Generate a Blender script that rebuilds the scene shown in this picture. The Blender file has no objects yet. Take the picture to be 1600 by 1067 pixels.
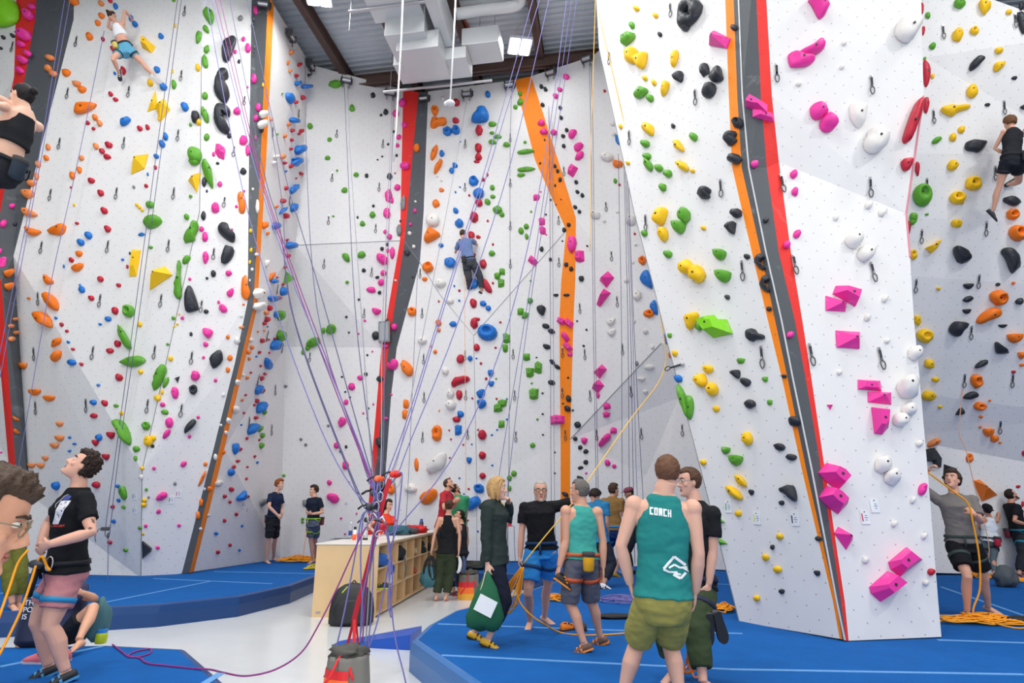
import bpy, bmesh, math, random
from mathutils import Vector, Matrix, noise
from mathutils.bvhtree import BVHTree
random.seed(7)
SC = bpy.context.scene
COL = SC.collection
# ---------------------------------------------------------------- camera, world, lamps, exposure
FPX = 950.0
TILT = math.radians(14.86)
CT, ST = math.cos(TILT), math.sin(TILT)
CAMZ = 1.7
cam = bpy.data.objects.new('camera', bpy.data.cameras.new('camera'))
COL.objects.link(cam)
cam.location = (0, 0, CAMZ)
cam.rotation_euler = (math.pi / 2 + TILT, 0, 0)
cam.data.sensor_width = 36
cam.data.lens = FPX / 1600 * 36
cam.data.clip_end = 200
SC.camera = cam
SC.view_settings.view_transform = 'Standard'
SC.view_settings.look = 'None'
SC.view_settings.gamma = 1
SC.view_settings.use_curve_mapping = False
SC.view_settings.exposure = 0.07
W = bpy.data.worlds.new('world'); SC.world = W
W.use_nodes = True
W.node_tree.nodes['Background'].inputs[0].default_value = (1.0, 1.0, 1.0, 1)
W.node_tree.nodes['Background'].inputs[1].default_value = 1.35

def area(loc, sx, sy, power, rot=(0, 0, 0), color=(1, 0.985, 0.96)):
    l = bpy.data.lights.new('lamp_and_fill_light', 'AREA')
    l.shape = 'RECTANGLE'; l.size = sx; l.size_y = sy; l.energy = power; l.color = color
    o = bpy.data.objects.new('lamp_and_fill_light', l); COL.objects.link(o)
    o.location = loc; o.rotation_euler = rot
    return o
LAMPZ = 13.55
LAMPS_AND_FILLS = [(-10.0, -3.5, 640), (-3.5, -4.5, 380), (3.5, -4.5, 170), (10.0, -3.5, 520),
                     (-9.5, 2.5, 560), (-4.0, 2.0, 540), (1.0, 2.0, 250), (6.0, 2.0, 90), (12.0, 1.0, 1000),
                     (-9.0, 8.0, 170), (-4.3, 8.5, 430), (0.4, 7.6, 260),
                     (-4.7, 12.1, 90), (0.21, 13.78, 45), (9.5, 5.4, 330), (-1.8, 10.0, 300)]  # hanging lamp and narrow-wall lamp; the rest is unseen fill, added wall by wall
for (lx, ly, pw) in LAMPS_AND_FILLS:
    area((lx, ly, LAMPZ - 0.12), 1.3, 1.0, pw * 0.64)

# ---------------------------------------------------------------- helpers
def ray(px, py):
    v = 533.5 - py
    return Vector((px - 800.0, FPX * CT - v * ST, FPX * ST + v * CT))
def P(px, py, d):
    r = ray(px, py); return Vector((r.x / r.y * d, d, CAMZ + r.z / r.y * d))
def onz(px, py, z):
    r = ray(px, py); k = (z - CAMZ) / r.z
    return Vector((r.x * k, r.y * k, z))

MATS = {}
def mat(name, col, rough=0.5, metal=0.0, bump=0.0, bscale=60, vary=0.0, vscale=8, spec=0.5, emit=None, es=1.0, coat=0.0):
    if name in MATS: return MATS[name]
    m = bpy.data.materials.new(name); m.use_nodes = True
    nt = m.node_tree; b = nt.nodes['Principled BSDF']
    c = (col[0], col[1], col[2], 1)
    b.inputs['Base Color'].default_value = c
    b.inputs['Roughness'].default_value = rough
    b.inputs['Metallic'].default_value = metal
    b.inputs['Specular IOR Level'].default_value = spec
    if coat: b.inputs['Coat Weight'].default_value = coat
    if emit:
        b.inputs['Emission Color'].default_value = (*emit, 1); b.inputs['Emission Strength'].default_value = es
    if bump or vary:
        tc = nt.nodes.new('ShaderNodeTexCoord')
        n = nt.nodes.new('ShaderNodeTexNoise'); n.inputs['Scale'].default_value = vscale; n.inputs['Detail'].default_value = 5
        nt.links.new(tc.outputs['Object'], n.inputs['Vector'])
        if vary:
            mx = nt.nodes.new('ShaderNodeMix'); mx.data_type = 'RGBA'
            mx.inputs[6].default_value = tuple(max(0, k * (1 - vary)) for k in col) + (1,)
            mx.inputs[7].default_value = tuple(min(1, k * (1 + vary)) for k in col) + (1,)
            nt.links.new(n.outputs['Fac'], mx.inputs[0]); nt.links.new(mx.outputs[2], b.inputs['Base Color'])
        if bump:
            n2 = nt.nodes.new('ShaderNodeTexNoise'); n2.inputs['Scale'].default_value = bscale; n2.inputs['Detail'].default_value = 3
            nt.links.new(tc.outputs['Object'], n2.inputs['Vector'])
            bp = nt.nodes.new('ShaderNodeBump'); bp.inputs['Strength'].default_value = bump; bp.inputs['Distance'].default_value = 0.01
            nt.links.new(n2.outputs['Fac'], bp.inputs['Height']); nt.links.new(bp.outputs['Normal'], b.inputs['Normal'])
    MATS[name] = m
    return m
def hexc(h):
    r, g, b = (int(h[i:i + 2], 16) / 255 for i in (0, 2, 4))
    f = lambda c: c / 12.92 if c <= 0.04045 else ((c + 0.055) / 1.055) ** 2.4
    return (f(r), f(g), f(b))
def M(h, rough=0.6, **k):          # plain coloured material from an sRGB hex
    return mat('paint_%s_%d_%s' % (h, int(rough * 100), '_'.join('%s%s' % (a, k[a]) for a in sorted(k))), hexc(h), rough, **k)

def tag(o, label=None, cat=None, group=None, kind=None):
    if label: o['label'] = label
    if cat: o['category'] = cat
    if group: o['group'] = group
    if kind: o['kind'] = kind
    return o
def link(name, me, parent=None):
    o = bpy.data.objects.new(name, me); COL.objects.link(o)
    if parent is not None: o.parent = parent
    return o
def empty(name, loc=(0, 0, 0), label=None, cat=None, group=None, rz=0):
    o = bpy.data.objects.new(name, None); COL.objects.link(o)
    o.empty_display_size = 0.1
    o.location = loc; o.rotation_euler.z = rz
    return tag(o, label, cat, group)
def mesh(name, verts, faces, mats, mi=None, smooth=False):
    me = bpy.data.meshes.new(name)
    me.from_pydata([tuple(v) for v in verts], [], faces)
    for m in (mats if isinstance(mats, (list, tuple)) else [mats]): me.materials.append(m)
    if mi: me.polygons.foreach_set('material_index', mi)
    if smooth: me.polygons.foreach_set('use_smooth', [True] * len(me.polygons))
    me.update()
    return me

class MB:
    """collects shapes for ONE mesh"""
    def __init__(s): s.v = []; s.f = []
    def add(s, vs, fs):
        n = len(s.v); s.v += [Vector(v) for v in vs]; s.f += [tuple(i + n for i in f) for f in fs]; return s
    def box(s, c, size, mx=None):
        c = Vector(c); h = Vector(size) * 0.5
        vs = [Vector((x * h.x, y * h.y, z * h.z)) for z in (-1, 1) for x, y in ((-1, -1), (1, -1), (1, 1), (-1, 1))]
        if mx is not None: vs = [mx @ v for v in vs]
        return s.add([c + v for v in vs], [(3, 2, 1, 0), (4, 5, 6, 7), (0, 1, 5, 4), (1, 2, 6, 5), (2, 3, 7, 6), (3, 0, 4, 7)])
    def rings(s, rings, cap=True, closed=False):
        n = len(rings[0]); b = len(s.v); fs = []
        m = len(rings)
        for i in range(m if closed else m - 1):
            for j in range(n):
                a, c = i * n, ((i + 1) % m) * n
                fs.append((a + j, a + (j + 1) % n, c + (j + 1) % n, c + j))
        if cap and not closed:
            fs.append(tuple(range(n - 1, -1, -1))); fs.append(tuple((m - 1) * n + j for j in range(n)))
        return s.add([p for r in rings for p in r], fs)
    def tube(s, pts, r, n=6, cap=True, closed=False):
        pts = [Vector(p) for p in pts]; rr = r if isinstance(r, (list, tuple)) else [r] * len(pts)
        rings = []; ref = None
        for i, p in enumerate(pts):
            if closed: t = pts[(i + 1) % len(pts)] - pts[i - 1]
            else: t = pts[min(i + 1, len(pts) - 1)] - pts[max(i - 1, 0)]
            if t.length < 1e-9: t = Vector((0, 0, 1))
            t.normalize()
            if ref is None: ref = t.orthogonal()
            ref = (ref - t * ref.dot(t));
            if ref.length < 1e-6: ref = t.orthogonal()
            ref.normalize(); bi = t.cross(ref)
            rings.append([p + (ref * math.cos(2 * math.pi * k / n) + bi * math.sin(2 * math.pi * k / n)) * rr[i] for k in range(n)])
        return s.rings(rings, cap, closed)
    def ell(s, c, r, mx=None, nu=12, nv=8):
        c = Vector(c); vs = []; fs = []
        r = Vector(r) if hasattr(r, '__len__') else Vector((r, r, r))
        for i in range(1, nv):
            th = math.pi * i / nv
            for j in range(nu):
                ph = 2 * math.pi * j / nu
                v = Vector((r.x * math.sin(th) * math.cos(ph), r.y * math.sin(th) * math.sin(ph), r.z * math.cos(th)))
                vs.append(c + (mx @ v if mx is not None else v))
        top = Vector((0, 0, r.z)); 
        if mx is not None: top = mx @ top
        vs += [c + top, c - top]
        T, B = len(vs) - 2, len(vs) - 1
        for i in range(nv - 2):
            for j in range(nu):
                fs.append((i * nu + j, (i + 1) * nu + j, (i + 1) * nu + (j + 1) % nu, i * nu + (j + 1) % nu))
        for j in range(nu):
            fs.append((T, j, (j + 1) % nu)); fs.append((B, (nv - 2) * nu + (j + 1) % nu, (nv - 2) * nu + j))
        return s.add(vs, fs)
    def mesh(s, name, m, smooth=False): return mesh(name, s.v, s.f, m, None, smooth)
    def build(s, name, m, parent=None, smooth=False, bevel=0):
        me = s.mesh(name, m, smooth)
        if bevel:
            bm = bmesh.new(); bm.from_mesh(me)
            bmesh.ops.bevel(bm, geom=[e for e in bm.edges if len(e.link_faces) == 2 and e.calc_face_angle(0) > 0.5], offset=bevel, segments=2, affect='EDGES', profile=0.5)
            bm.to_mesh(me); bm.free()
        return link(name, me, parent)
def catmull(pts, sub=6):
    pts = [Vector(p) for p in pts]
    if len(pts) < 3:
        return [pts[0].lerp(pts[1], i / sub) for i in range(sub + 1)]
    out = []
    q = [2 * pts[0] - pts[1]] + pts + [2 * pts[-1] - pts[-2]]
    for i in range(1, len(q) - 2):
        a, b, c, d = q[i - 1:i + 3]
        for k in range(sub):
            t = k / sub
            out.append(0.5 * ((2 * b) + (c - a) * t + (2 * a - 5 * b + 4 * c - d) * t * t + (3 * b - a - 3 * c + d) * t ** 3))
    out.append(pts[-1])
    return out
# ---------------------------------------------------------------- setting
def wallmat(name, base, dirt=0.0, dots=0.55, scuff=None):
    m = bpy.data.materials.new(name); m.use_nodes = True
    nt = m.node_tree; N = nt.nodes; L = nt.links; b = N['Principled BSDF']
    b.inputs['Roughness'].default_value = 0.62
    b.inputs['Specular IOR Level'].default_value = 0.35
    uv = N.new('ShaderNodeUVMap')
    no = N.new('ShaderNodeTexNoise'); no.inputs['Scale'].default_value = 1.1; no.inputs['Detail'].default_value = 6; no.inputs['Roughness'].default_value = 0.65
    L.new(uv.outputs[0], no.inputs['Vector'])
    mx = N.new('ShaderNodeMix'); mx.data_type = 'RGBA'
    mx.inputs[6].default_value = tuple(k * (0.93 - dirt) for k in base) + (1,)
    mx.inputs[7].default_value = tuple(min(1, k * 1.03) for k in base) + (1,)
    L.new(no.outputs['Fac'], mx.inputs[0])
    last = mx.outputs[2]
    if scuff:      # chalk smears
        n2 = N.new('ShaderNodeTexNoise'); n2.inputs['Scale'].default_value = 2.6; n2.inputs['Detail'].default_value = 8; n2.inputs['Roughness'].default_value = 0.7
        n2.inputs['Distortion'].default_value = 1.2
        L.new(uv.outputs[0], n2.inputs['Vector'])
        rp = N.new('ShaderNodeValToRGB'); rp.color_ramp.elements[0].position = 0.60; rp.color_ramp.elements[1].position = 0.78
        L.new(n2.outputs['Fac'], rp.inputs[0])
        ms = N.new('ShaderNodeMix'); ms.data_type = 'RGBA'; ms.inputs[7].default_value = scuff + (1,)
        L.new(last, ms.inputs[6]); L.new(rp.outputs[0], ms.inputs[0]); last = ms.outputs[2]
    # rows of bolt holes: two staggered grids
    sep = N.new('ShaderNodeSeparateXYZ'); L.new(uv.outputs[0], sep.inputs[0])
    def mth(op, a, c=None):
        n = N.new('ShaderNodeMath'); n.operation = op
        for i, q in enumerate((a, c)):
            if q is None: continue
            if isinstance(q, (int, float)): n.inputs[i].default_value = q
            else: L.new(q, n.inputs[i])
        return n.outputs[0]
    def grid(ou, ov):
        fu = mth('SUBTRACT', mth('FRACT', mth('ADD', mth('DIVIDE', sep.outputs[0], 0.26), ou)), 0.5)
        fv = mth('SUBTRACT', mth('FRACT', mth('ADD', mth('DIVIDE', sep.outputs[1], 0.26), ov)), 0.5)
        return mth('ADD', mth('MULTIPLY', fu, fu), mth('MULTIPLY', fv, fv))
    d = mth('MINIMUM', grid(0.1, 0.2), grid(0.6, 0.7))
    hole = mth('LESS_THAN', d, (0.0085 / 0.26) ** 2)
    md = N.new('ShaderNodeMix'); md.data_type = 'RGBA'; md.inputs[7].default_value = (0.06, 0.06, 0.07, 1)
    L.new(last, md.inputs[6]); L.new(mth('MULTIPLY', hole, dots), md.inputs[0])
    L.new(md.outputs[2], b.inputs['Base Color'])
    # plywood joints and grain in relief
    n3 = N.new('ShaderNodeTexNoise'); n3.inputs['Scale'].default_value = 90; L.new(uv.outputs[0], n3.inputs['Vector'])
    bp = N.new('ShaderNodeBump'); bp.inputs['Strength'].default_value = 0.12; bp.inputs['Distance'].default_value = 0.01
    L.new(n3.outputs['Fac'], bp.inputs['Height']); L.new(bp.outputs['Normal'], b.inputs['Normal'])
    return m
WHITE = wallmat('white_wall_paint', (0.80, 0.80, 0.80))
GREY = wallmat('grey_stripe_paint', hexc('53585d'), scuff=hexc('8b9094'))
RED = wallmat('red_stripe_paint', hexc('e8302b'), scuff=hexc('ee6a62'))
ORANGE = wallmat('orange_stripe_paint', hexc('ff8a12'), scuff=hexc('ffa544'))
WM = [WHITE, GREY, RED, ORANGE]
WALLS = []
def wall(name, verts, faces, label=None):
    """verts: {key:(px,py,depth)}; faces: [(paint, 'k1 k2 k3 ...')]"""
    keys = list(verts); idx = {k: i for i, k in enumerate(keys)}
    pts = [P(*verts[k]) for k in keys]
    fs = []; mi = []
    for paint, s in faces:
        fs.append(tuple(idx[k] for k in s.split())); mi.append('wgro'.index(paint))
    me = mesh(name, pts, fs, WM, mi)
    bm = bmesh.new(); bm.from_mesh(me)
    bmesh.ops.triangulate(bm, faces=bm.faces[:])
    for f in bm.faces:
        if f.normal.dot(f.calc_center_median() - Vector((0, 0, 3))) > 0: f.normal_flip()
    uvl = bm.loops.layers.uv.new('UVMap')
    nm = Vector((0, 0, 0))
    for f in bm.faces: nm += Vector((f.normal.x, f.normal.y, 0)) * f.calc_area()
    nm.normalize(); tg = Vector((0, 0, 1)).cross(nm)
    for f in bm.faces:
        for l in f.loops: l[uvl].uv = (l.vert.co.dot(tg), l.vert.co.z)
    bm.to_mesh(me); bm.free()
    o = link(name, me); tag(o, kind='structure')
    WALLS.append(o)
    return o
# left wall: white face left of the red and grey edge
LA = {'r0': (62, -90, 12.1), 'r1': (55, 30, 12.2), 'r2': (-12, 400, 12.0), 'r3': (2, 440, 12.0), 'r4': (28, 775, 13.4), 'r5': (26, 900, 13.3),
      'q0': (28, -90, 12.3), 'q1': (22, 120, 12.3), 'q2': (-40, 400, 12.1), 'q3': (-8, 480, 12.2), 'q4': (13, 720, 13.3), 'q5': (10, 897, 13.4),
      'o0': (-160, -90, 13.2), 'o2': (-160, 420, 13.3), 'o5': (-160, 893, 14.2)}
wall('wall_far_left', LA, [('w', 'o0 q0 q1 q2 o2'), ('w', 'o2 q2 q3 q4 q5 o5'),
     ('r', 'q0 r0 r1 q1'), ('r', 'q1 r1 r2 q2'), ('r', 'q2 r2 r3 q3'), ('r', 'q3 r3 r4 q4'), ('r', 'q4 r4 r5 q5')])
A = {'r0': LA['r0'], 'r1': LA['r1'], 'r2': LA['r2'], 'r3': LA['r3'], 'r4': LA['r4'], 'r5': LA['r5'],
     'g0': (118, -90, 12.0), 'g1': (115, 30, 12.05), 'g2': (21, 400, 12.35), 'g3': (47, 774, 13.55), 'g4': (40, 900, 13.3),
     's0': (317, -90, 11.7), 's1': (315, 90, 11.9), 's2': (312, 330, 12.1), 's3': (222, 735, 12.35), 's4': (220, 903, 12.85)}
wall('wall_left', A, [('g', 'r0 g0 g1 r1'), ('g', 'r1 g1 g2 r2'), ('g', 'r2 g2 r3'), ('g', 'r3 g2 g3 r4'), ('g', 'r4 g3 g4 r5'),
     ('w', 'g0 s0 s1 g1'), ('w', 'g1 s1 s2 g2'), ('w', 'g2 s2 s3'), ('w', 'g2 s3 s4'), ('w', 'g2 s4 g3'), ('w', 'g3 s4 g4')])
B = {'s0': A['s0'], 's1': A['s1'], 's2': A['s2'], 's3': A['s3'], 's4': A['s4'],
     'a0': (395, -90, 12.35), 'a1': (393, 12, 12.36), 'a2': (389, 250, 12.4), 'a3': (387, 470, 12.45), 'a4': (367, 567, 12.6), 'a5': (334, 700, 12.85), 'a6': (284, 896, 13.2),
     'b0': (420, -90, 12.4), 'b1': (418, 12, 12.42), 'b2': (407, 250, 12.5), 'b3': (396, 480, 12.5), 'b4': (375, 567, 12.65), 'b5': (343, 700, 12.9), 'b6': (296, 895, 13.25)}
wall('wall_left_middle', B, [('w', 's0 a0 a1 s1'), ('w', 's1 a1 a2 s2'), ('w', 's2 a2 a3'), ('w', 's2 a3 s3'), ('w', 's3 a3 a4'), ('w', 's3 a4 a5'), ('w', 's3 a5 a6 s4'),
     ('g', 'a0 b0 b1 a1'), ('g', 'a1 b1 b2 a2'), ('g', 'a2 b2 b3 a3'), ('g', 'a3 b3 b4 a4'), ('g', 'a4 b4 b5 a5'), ('g', 'a5 b5 b6 a6')])
C = {'b0': (420, -10, 12.4), 'b1': B['b1'], 'b2': B['b2'], 'b3': B['b3'], 'b4': B['b4'], 'b5': B['b5'], 'b6': B['b6'],
     'c0': (428, 8, 12.6), 'c2': (416, 250, 12.75), 'c3': (402, 480, 12.75), 'c4': (382, 567, 12.9), 'c5': (351, 700, 13.15), 'c6': (303, 893, 13.5),
     'd0': (485, 101, 15.1), 'd1': (462, 383, 15.35), 'd2': (446, 542, 16.3), 'd3': (438, 873, 16.65)}
wall('wall_left_return', C, [('o', 'b0 c0 b1'), ('o', 'b1 c0 c2 b2'), ('o', 'b2 c2 c3 b3'), ('o', 'b3 c3 c4 b4'), ('o', 'b4 c4 c5 b5'), ('o', 'b5 c5 c6 b6'),
     ('w', 'c0 d0 d1 c2'), ('w', 'c2 d1 c3'), ('w', 'c3 d1 d2'), ('w', 'c3 d2 c4'), ('w', 'c4 d2 c5'), ('w', 'c5 d2 d3'), ('w', 'c5 d3 c6')])
D = {'d0': C['d0'], 'd1': C['d1'], 'd2': C['d2'], 'd3': C['d3'],
     'e0': (630, 140, 15.9), 'e1': (625, 376, 16.05), 'e2': (596, 543, 16.55), 'e3': (580, 730, 16.6), 'e4': (570, 873, 16.65),
     'f0': (654, 144, 15.8), 'f1': (632, 377, 16.0), 'f2': (607, 543, 16.5), 'f3': (587, 730, 16.55), 'f4': (580, 873, 16.6)}
wall('wall_back_left', D, [('w', 'd0 e0 e1 d1'), ('w', 'd1 e1 e2 d2'), ('w', 'd2 e2 e3 e4 d3'),
     ('r', 'e0 f0 f1 e1'), ('r', 'e1 f1 f2 e2'), ('r', 'e2 f2 f3 e3'), ('r', 'e3 f3 f4 e4')])
E = {'f0': D['f0'], 'f1': D['f1'], 'f2': D['f2'], 'f3': D['f3'], 'f4': D['f4'],
     'h0': (669, 143, 15.75), 'h1': (662, 330, 15.9), 'h2': (656, 410, 15.95), 'h3': (620, 543, 16.3), 'h4': (611, 620, 16.35), 'h5': (603, 730, 16.4), 'h6': (597, 873, 16.4),
     'i0': (688, 461, 15.85), 'i1': (740, 524, 15.75), 'i2': (745, 752, 15.95), 'i3': (649, 611, 16.22), 'i4': (745, 876, 15.9),
     'j0': (804, 125, 15.25), 'j1': (836, 250, 15.2), 'j2': (885, 360, 15.15), 'j3': (877, 437, 15.3), 'j4': (874, 500, 15.45), 'j5': (876, 694, 15.78), 'j6': (876, 877, 15.7),
     'k0': (830, 119, 15.15), 'k1': (872, 250, 15.05), 'k2': (900, 341, 15.0), 'k3': (899, 437, 15.2), 'k4': (896, 500, 15.35), 'k5': (891, 686, 15.65), 'k6': (891, 878, 15.6)}
wall('wall_back_middle', E, [('g', 'f0 h0 h1 f1'), ('g', 'f1 h1 h2'), ('g', 'f1 h2 h3 f2'), ('g', 'f2 h3 h4 f3'), ('g', 'f3 h4 h5'), ('g', 'f3 h5 h6 f4'),
     ('w', 'h0 j0 j1 h1'), ('w', 'h1 j1 j2'), ('w', 'h1 j2 i0'), ('w', 'h1 i0 h2'), ('w', 'i0 j2 i1'),
     ('w', 'i1 j2 j3'), ('w', 'i1 j3 j4'), ('w', 'i1 j4 j5'), ('w', 'i1 j5 i2'), ('w', 'i2 j5 j6 i4'),
     ('w', 'h2 i0 i3'), ('w', 'i0 i1 i2'), ('w', 'i0 i2 i3'), ('w', 'h2 i3 h3'), ('w', 'h3 i3 h4'), ('w', 'h4 i3 i2'), ('w', 'h4 i2 h5'), ('w', 'h5 i2 i4 h6'),
     ('o', 'j0 k0 k1 j1'), ('o', 'j1 k1 k2 j2'), ('o', 'j2 k2 k3 j3'), ('o', 'j3 k3 k4 j4'), ('o', 'j4 k4 k5 j5'), ('o', 'j5 k5 k6 j6')])
F = {'k0': E['k0'], 'k1': E['k1'], 'k2': E['k2'], 'k3': E['k3'], 'k4': E['k4'], 'k5': E['k5'], 'k6': E['k6'],
     'l0': (925, 88, 14.3), 'l1': (960, 60, 14.0), 'm1': (1033, 536, 14.1), 'm0': (1040, 300, 13.9), 'm2': (1060, 622, 14.4), 'm3': (1010, 742, 14.95),
     'n0': (1180, 892, 13.4), 'n1': (1010, 886, 14.7), 'n2': (1180, 560, 13.0), 'n3': (1150, -40, 12.6)}
wall('wall_back_right', F, [('w', 'k0 l0 k1'), ('w', 'k1 l0 l1 m0'), ('w', 'k1 m0 k2'), ('w', 'k2 m0 m1'), ('w', 'k2 m1 k3'), ('w', 'k3 m1 k4'), ('w', 'k4 m1 k5'),
     ('w', 'k5 m1 m2 m3'), ('w', 'k5 m3 n1 k6'), ('w', 'm3 m2 n1'), ('w', 'm2 n0 n1'), ('w', 'm1 n2 m2'), ('w', 'm2 n2 n0'), ('w', 'm0 n2 m1'), ('w', 'l1 n3 m0'), ('w', 'm0 n3 n2')])
# tower: left face, striped edge, right face, return
GD = lambda px, py, k=0.0: (lambda r: 7.61 / (r.x / r.y + 0.596) + k)(ray(px, py))
def gv(px, py, k=0.0): return (px, py, GD(px, py, k))
gl = [(928, -60), (936, 75), (972.5, 244), (991, 332), (1022, 451), (1043, 536), (1060, 600), (1094, 730), (1135, 891), (1155, 971)]
go = [(1131, -60), (1138.7, 150), (1144, 262), (1175, 395), (1199.6, 500), (1222, 592), (1252, 730), (1301.5, 940), (1312, 998)]
gg = [(1144, -60), (1152, 150), (1159, 262), (1189, 395), (1211, 500), (1231, 592), (1259, 730), (1306.5, 940), (1316, 999)]
gw = [(1152, -60), (1160, 150), (1170, 262), (1197, 395), (1221, 500), (1239, 592), (1267.6, 730), (1307.5, 940), (1320, 1000)]
G = {}
for i, p in enumerate(gl): G['l%d' % i] = gv(*p)
for n, arr in (('o', go), ('g', gg), ('w', gw)):
    for i, p in enumerate(arr): G['%s%d' % (n, i)] = gv(*p)
fs = [('w', ' '.join(['l0', 'o0', 'o1', 'o2', 'l2', 'l1'])), ('w', 'l2 o2 o3 l3'), ('w', 'l3 o3 o4 l4'), ('w', 'l4 o4 l5'), ('w', 'l5 o4 o5 l6'), ('w', 'l6 o5 o6 l7'), ('w', 'l7 o6 o7 l8'), ('w', 'l8 o7 o8 l9')]
for i in range(8): fs += [('o', 'o%d g%d g%d o%d' % (i, i, i + 1, i + 1)), ('g', 'g%d w%d w%d g%d' % (i, i, i + 1, i + 1))]
wall('wall_tower_left', G, fs)
X = {k: v for k, v in G.items() if k[0] == 'l'}
X.update({'x0': (1000, -60, 13.5), 'x1': (1075, 262, 13.2), 'x2': (1120, 536, 13.2), 'x3': (1180, 893, 13.3)})
wall('wall_tower_return', X, [('w', 'l0 l1 l2 x1 x0'), ('w', 'l2 l3 l4 l5 x2 x1'), ('w', 'l5 l6 l7 l8 l9 x3 x2')])
H = {}
hd = [gv(*p)[2] for p in gw]
rg = [(1179, -60), (1189, 150), (1198, 262), (1217, 395), (1242, 500), (1259, 592), (1280, 714), (1314.5, 940), (1322, 1001)]
rr_ = [(1194, -60), (1206, 150), (1217, 253), (1236, 395), (1253.5, 500), (1268, 592), (1286, 714), (1320, 940), (1326, 1001)]
rt = [(1438, -60), (1443, 150), (1416, 334), (1422, 402), (1428, 500), (1437, 592), (1449, 730), (1466, 940), (1471, 995)]
def plane_depth(p0, nn):
    return lambda px, py: (lambda r: (p0 - Vector((0, 0, CAMZ))).dot(nn) / r.dot(nn) * r.y)(ray(px, py))
w0, w2, w8 = P(*gw[0], hd[0]), P(*gw[2], hd[2]), P(*gw[8], hd[8])
t8 = P(1471, 995, 7.1)
low = plane_depth(w8, (w2 - w8).cross(t8 - w8))
t2 = P(1416, 334, low(1416, 334))
tt0 = P(1438, -60, t2.y - .5)
upp = plane_depth(w2, (tt0 - w2).cross(t2 - w2))
for i in range(9):
    H['w%d' % i] = gw[i] + (hd[i],)
    for n, arr in (('g', rg), ('r', rr_), ('t', rt)):
        p = arr[i]; f = low if i >= 2 else upp
        H['%s%d' % (n, i)] = p + (f(*p),)
fs = []
for i in range(8):
    fs += [('g', 'w%d g%d g%d w%d' % (i, i, i + 1, i + 1)), ('r', 'g%d r%d r%d g%d' % (i, i, i + 1, i + 1))]
    if i != 1: fs += [('w', 'r%d t%d t%d r%d' % (i, i, i + 1, i + 1))]
fs += [('w', 'r1 t1 t2'), ('w', 'r1 t2 r2')]
wall('wall_tower_right', H, fs)
X = {k: v for k, v in H.items() if k[0] == 't'}
for i in range(9): X['y%d' % i] = (1436 if i < 2 else 1400, rt[i][1], 12.4)
wall('wall_tower_side', X, [('w', 't%d y%d y%d t%d' % (i, i, i + 1, i + 1)) for i in range(8)])
I = {'a0': (1440, -40, 9.95), 'a1': (1463, -40, 9.75), 'a2': (1446, 90, 10.15), 'b0': (1545, -3, 9.7), 'b1': (1700, 52, 9.6), 'a3': (1400, 90, 10.2), 'e0': (1380, 893, 13.05), 'e1': (1700, 901, 12.85)}
fs = [('w', 'a0 a1 a2 a3')]; last = None
for i, (y, d) in enumerate([(240, 10.6), (340, 11.0), (430, 11.43), (520, 11.95), (610, 12.5), (684, 13.05)]):
    I['c%d' % i] = (1400, y, d); I['d%d' % i] = (1700, y + (56 if i == 5 else 10 * i), d - .2)
    fs.append(('w', 'a1 b0 b1 d0 c0 a3 a2') if i == 0 else ('w', 'c%d d%d d%d c%d' % (i - 1, i - 1, i, i)))
fs.append(('w', 'c5 d5 e1 e0'))
wall('wall_right', I, fs)

# metal corner strip on the tower edge, and the joints between wall panels
STRIP = mat('pale_corner_strip', (0.62, 0.64, 0.66), 0.4, metal=0.3)
JOINT = mat('panel_joint', hexc('8b8d90'), 0.7)
def trim(n, keys, m, r, tab):
    pts = [P(*tab[k]) for k in keys.split()]
    pts = [p + (CAMP0 - p).normalized() * .004 for p in pts]
    mb = MB(); mb.tube(pts, r, 6); tag(mb.build('trim_%d' % n, m), kind='structure')
CAMP0 = Vector((0, 0, CAMZ))
trim(1, 'w0 w1 w2 w3 w4 w5 w6 w7 w8', STRIP, .011, H)
trim(2, 's1 s2 s3 s4', JOINT, .007, A)
trim(3, 'f1 h2 i0 i1 j2', JOINT, .008, E)
trim(4, 'i1 i2 i4', JOINT, .006, E)
trim(5, 'd1 e1', JOINT, .008, D)
trim(6, 'k5 m1', JOINT, .009, F)
trim(7, 't1 t2 t3', mat('rosy_edge_strip', hexc('d98a98'), 0.5), .014, H)
trim(8, 'l0 l1 l2 l3 l4 l5 l6 l7 l8 l9', JOINT, .006, G)

# floor
FL = mat('polished_concrete', (0.70, 0.73, 0.75), 0.2, bump=0.05, bscale=14, vary=0.08, vscale=1.3, spec=0.5)
mb = MB(); mb.box((0, 6, -0.05), (36, 32, 0.1))
tag(mb.build('floor', FL), kind='structure')
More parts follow.
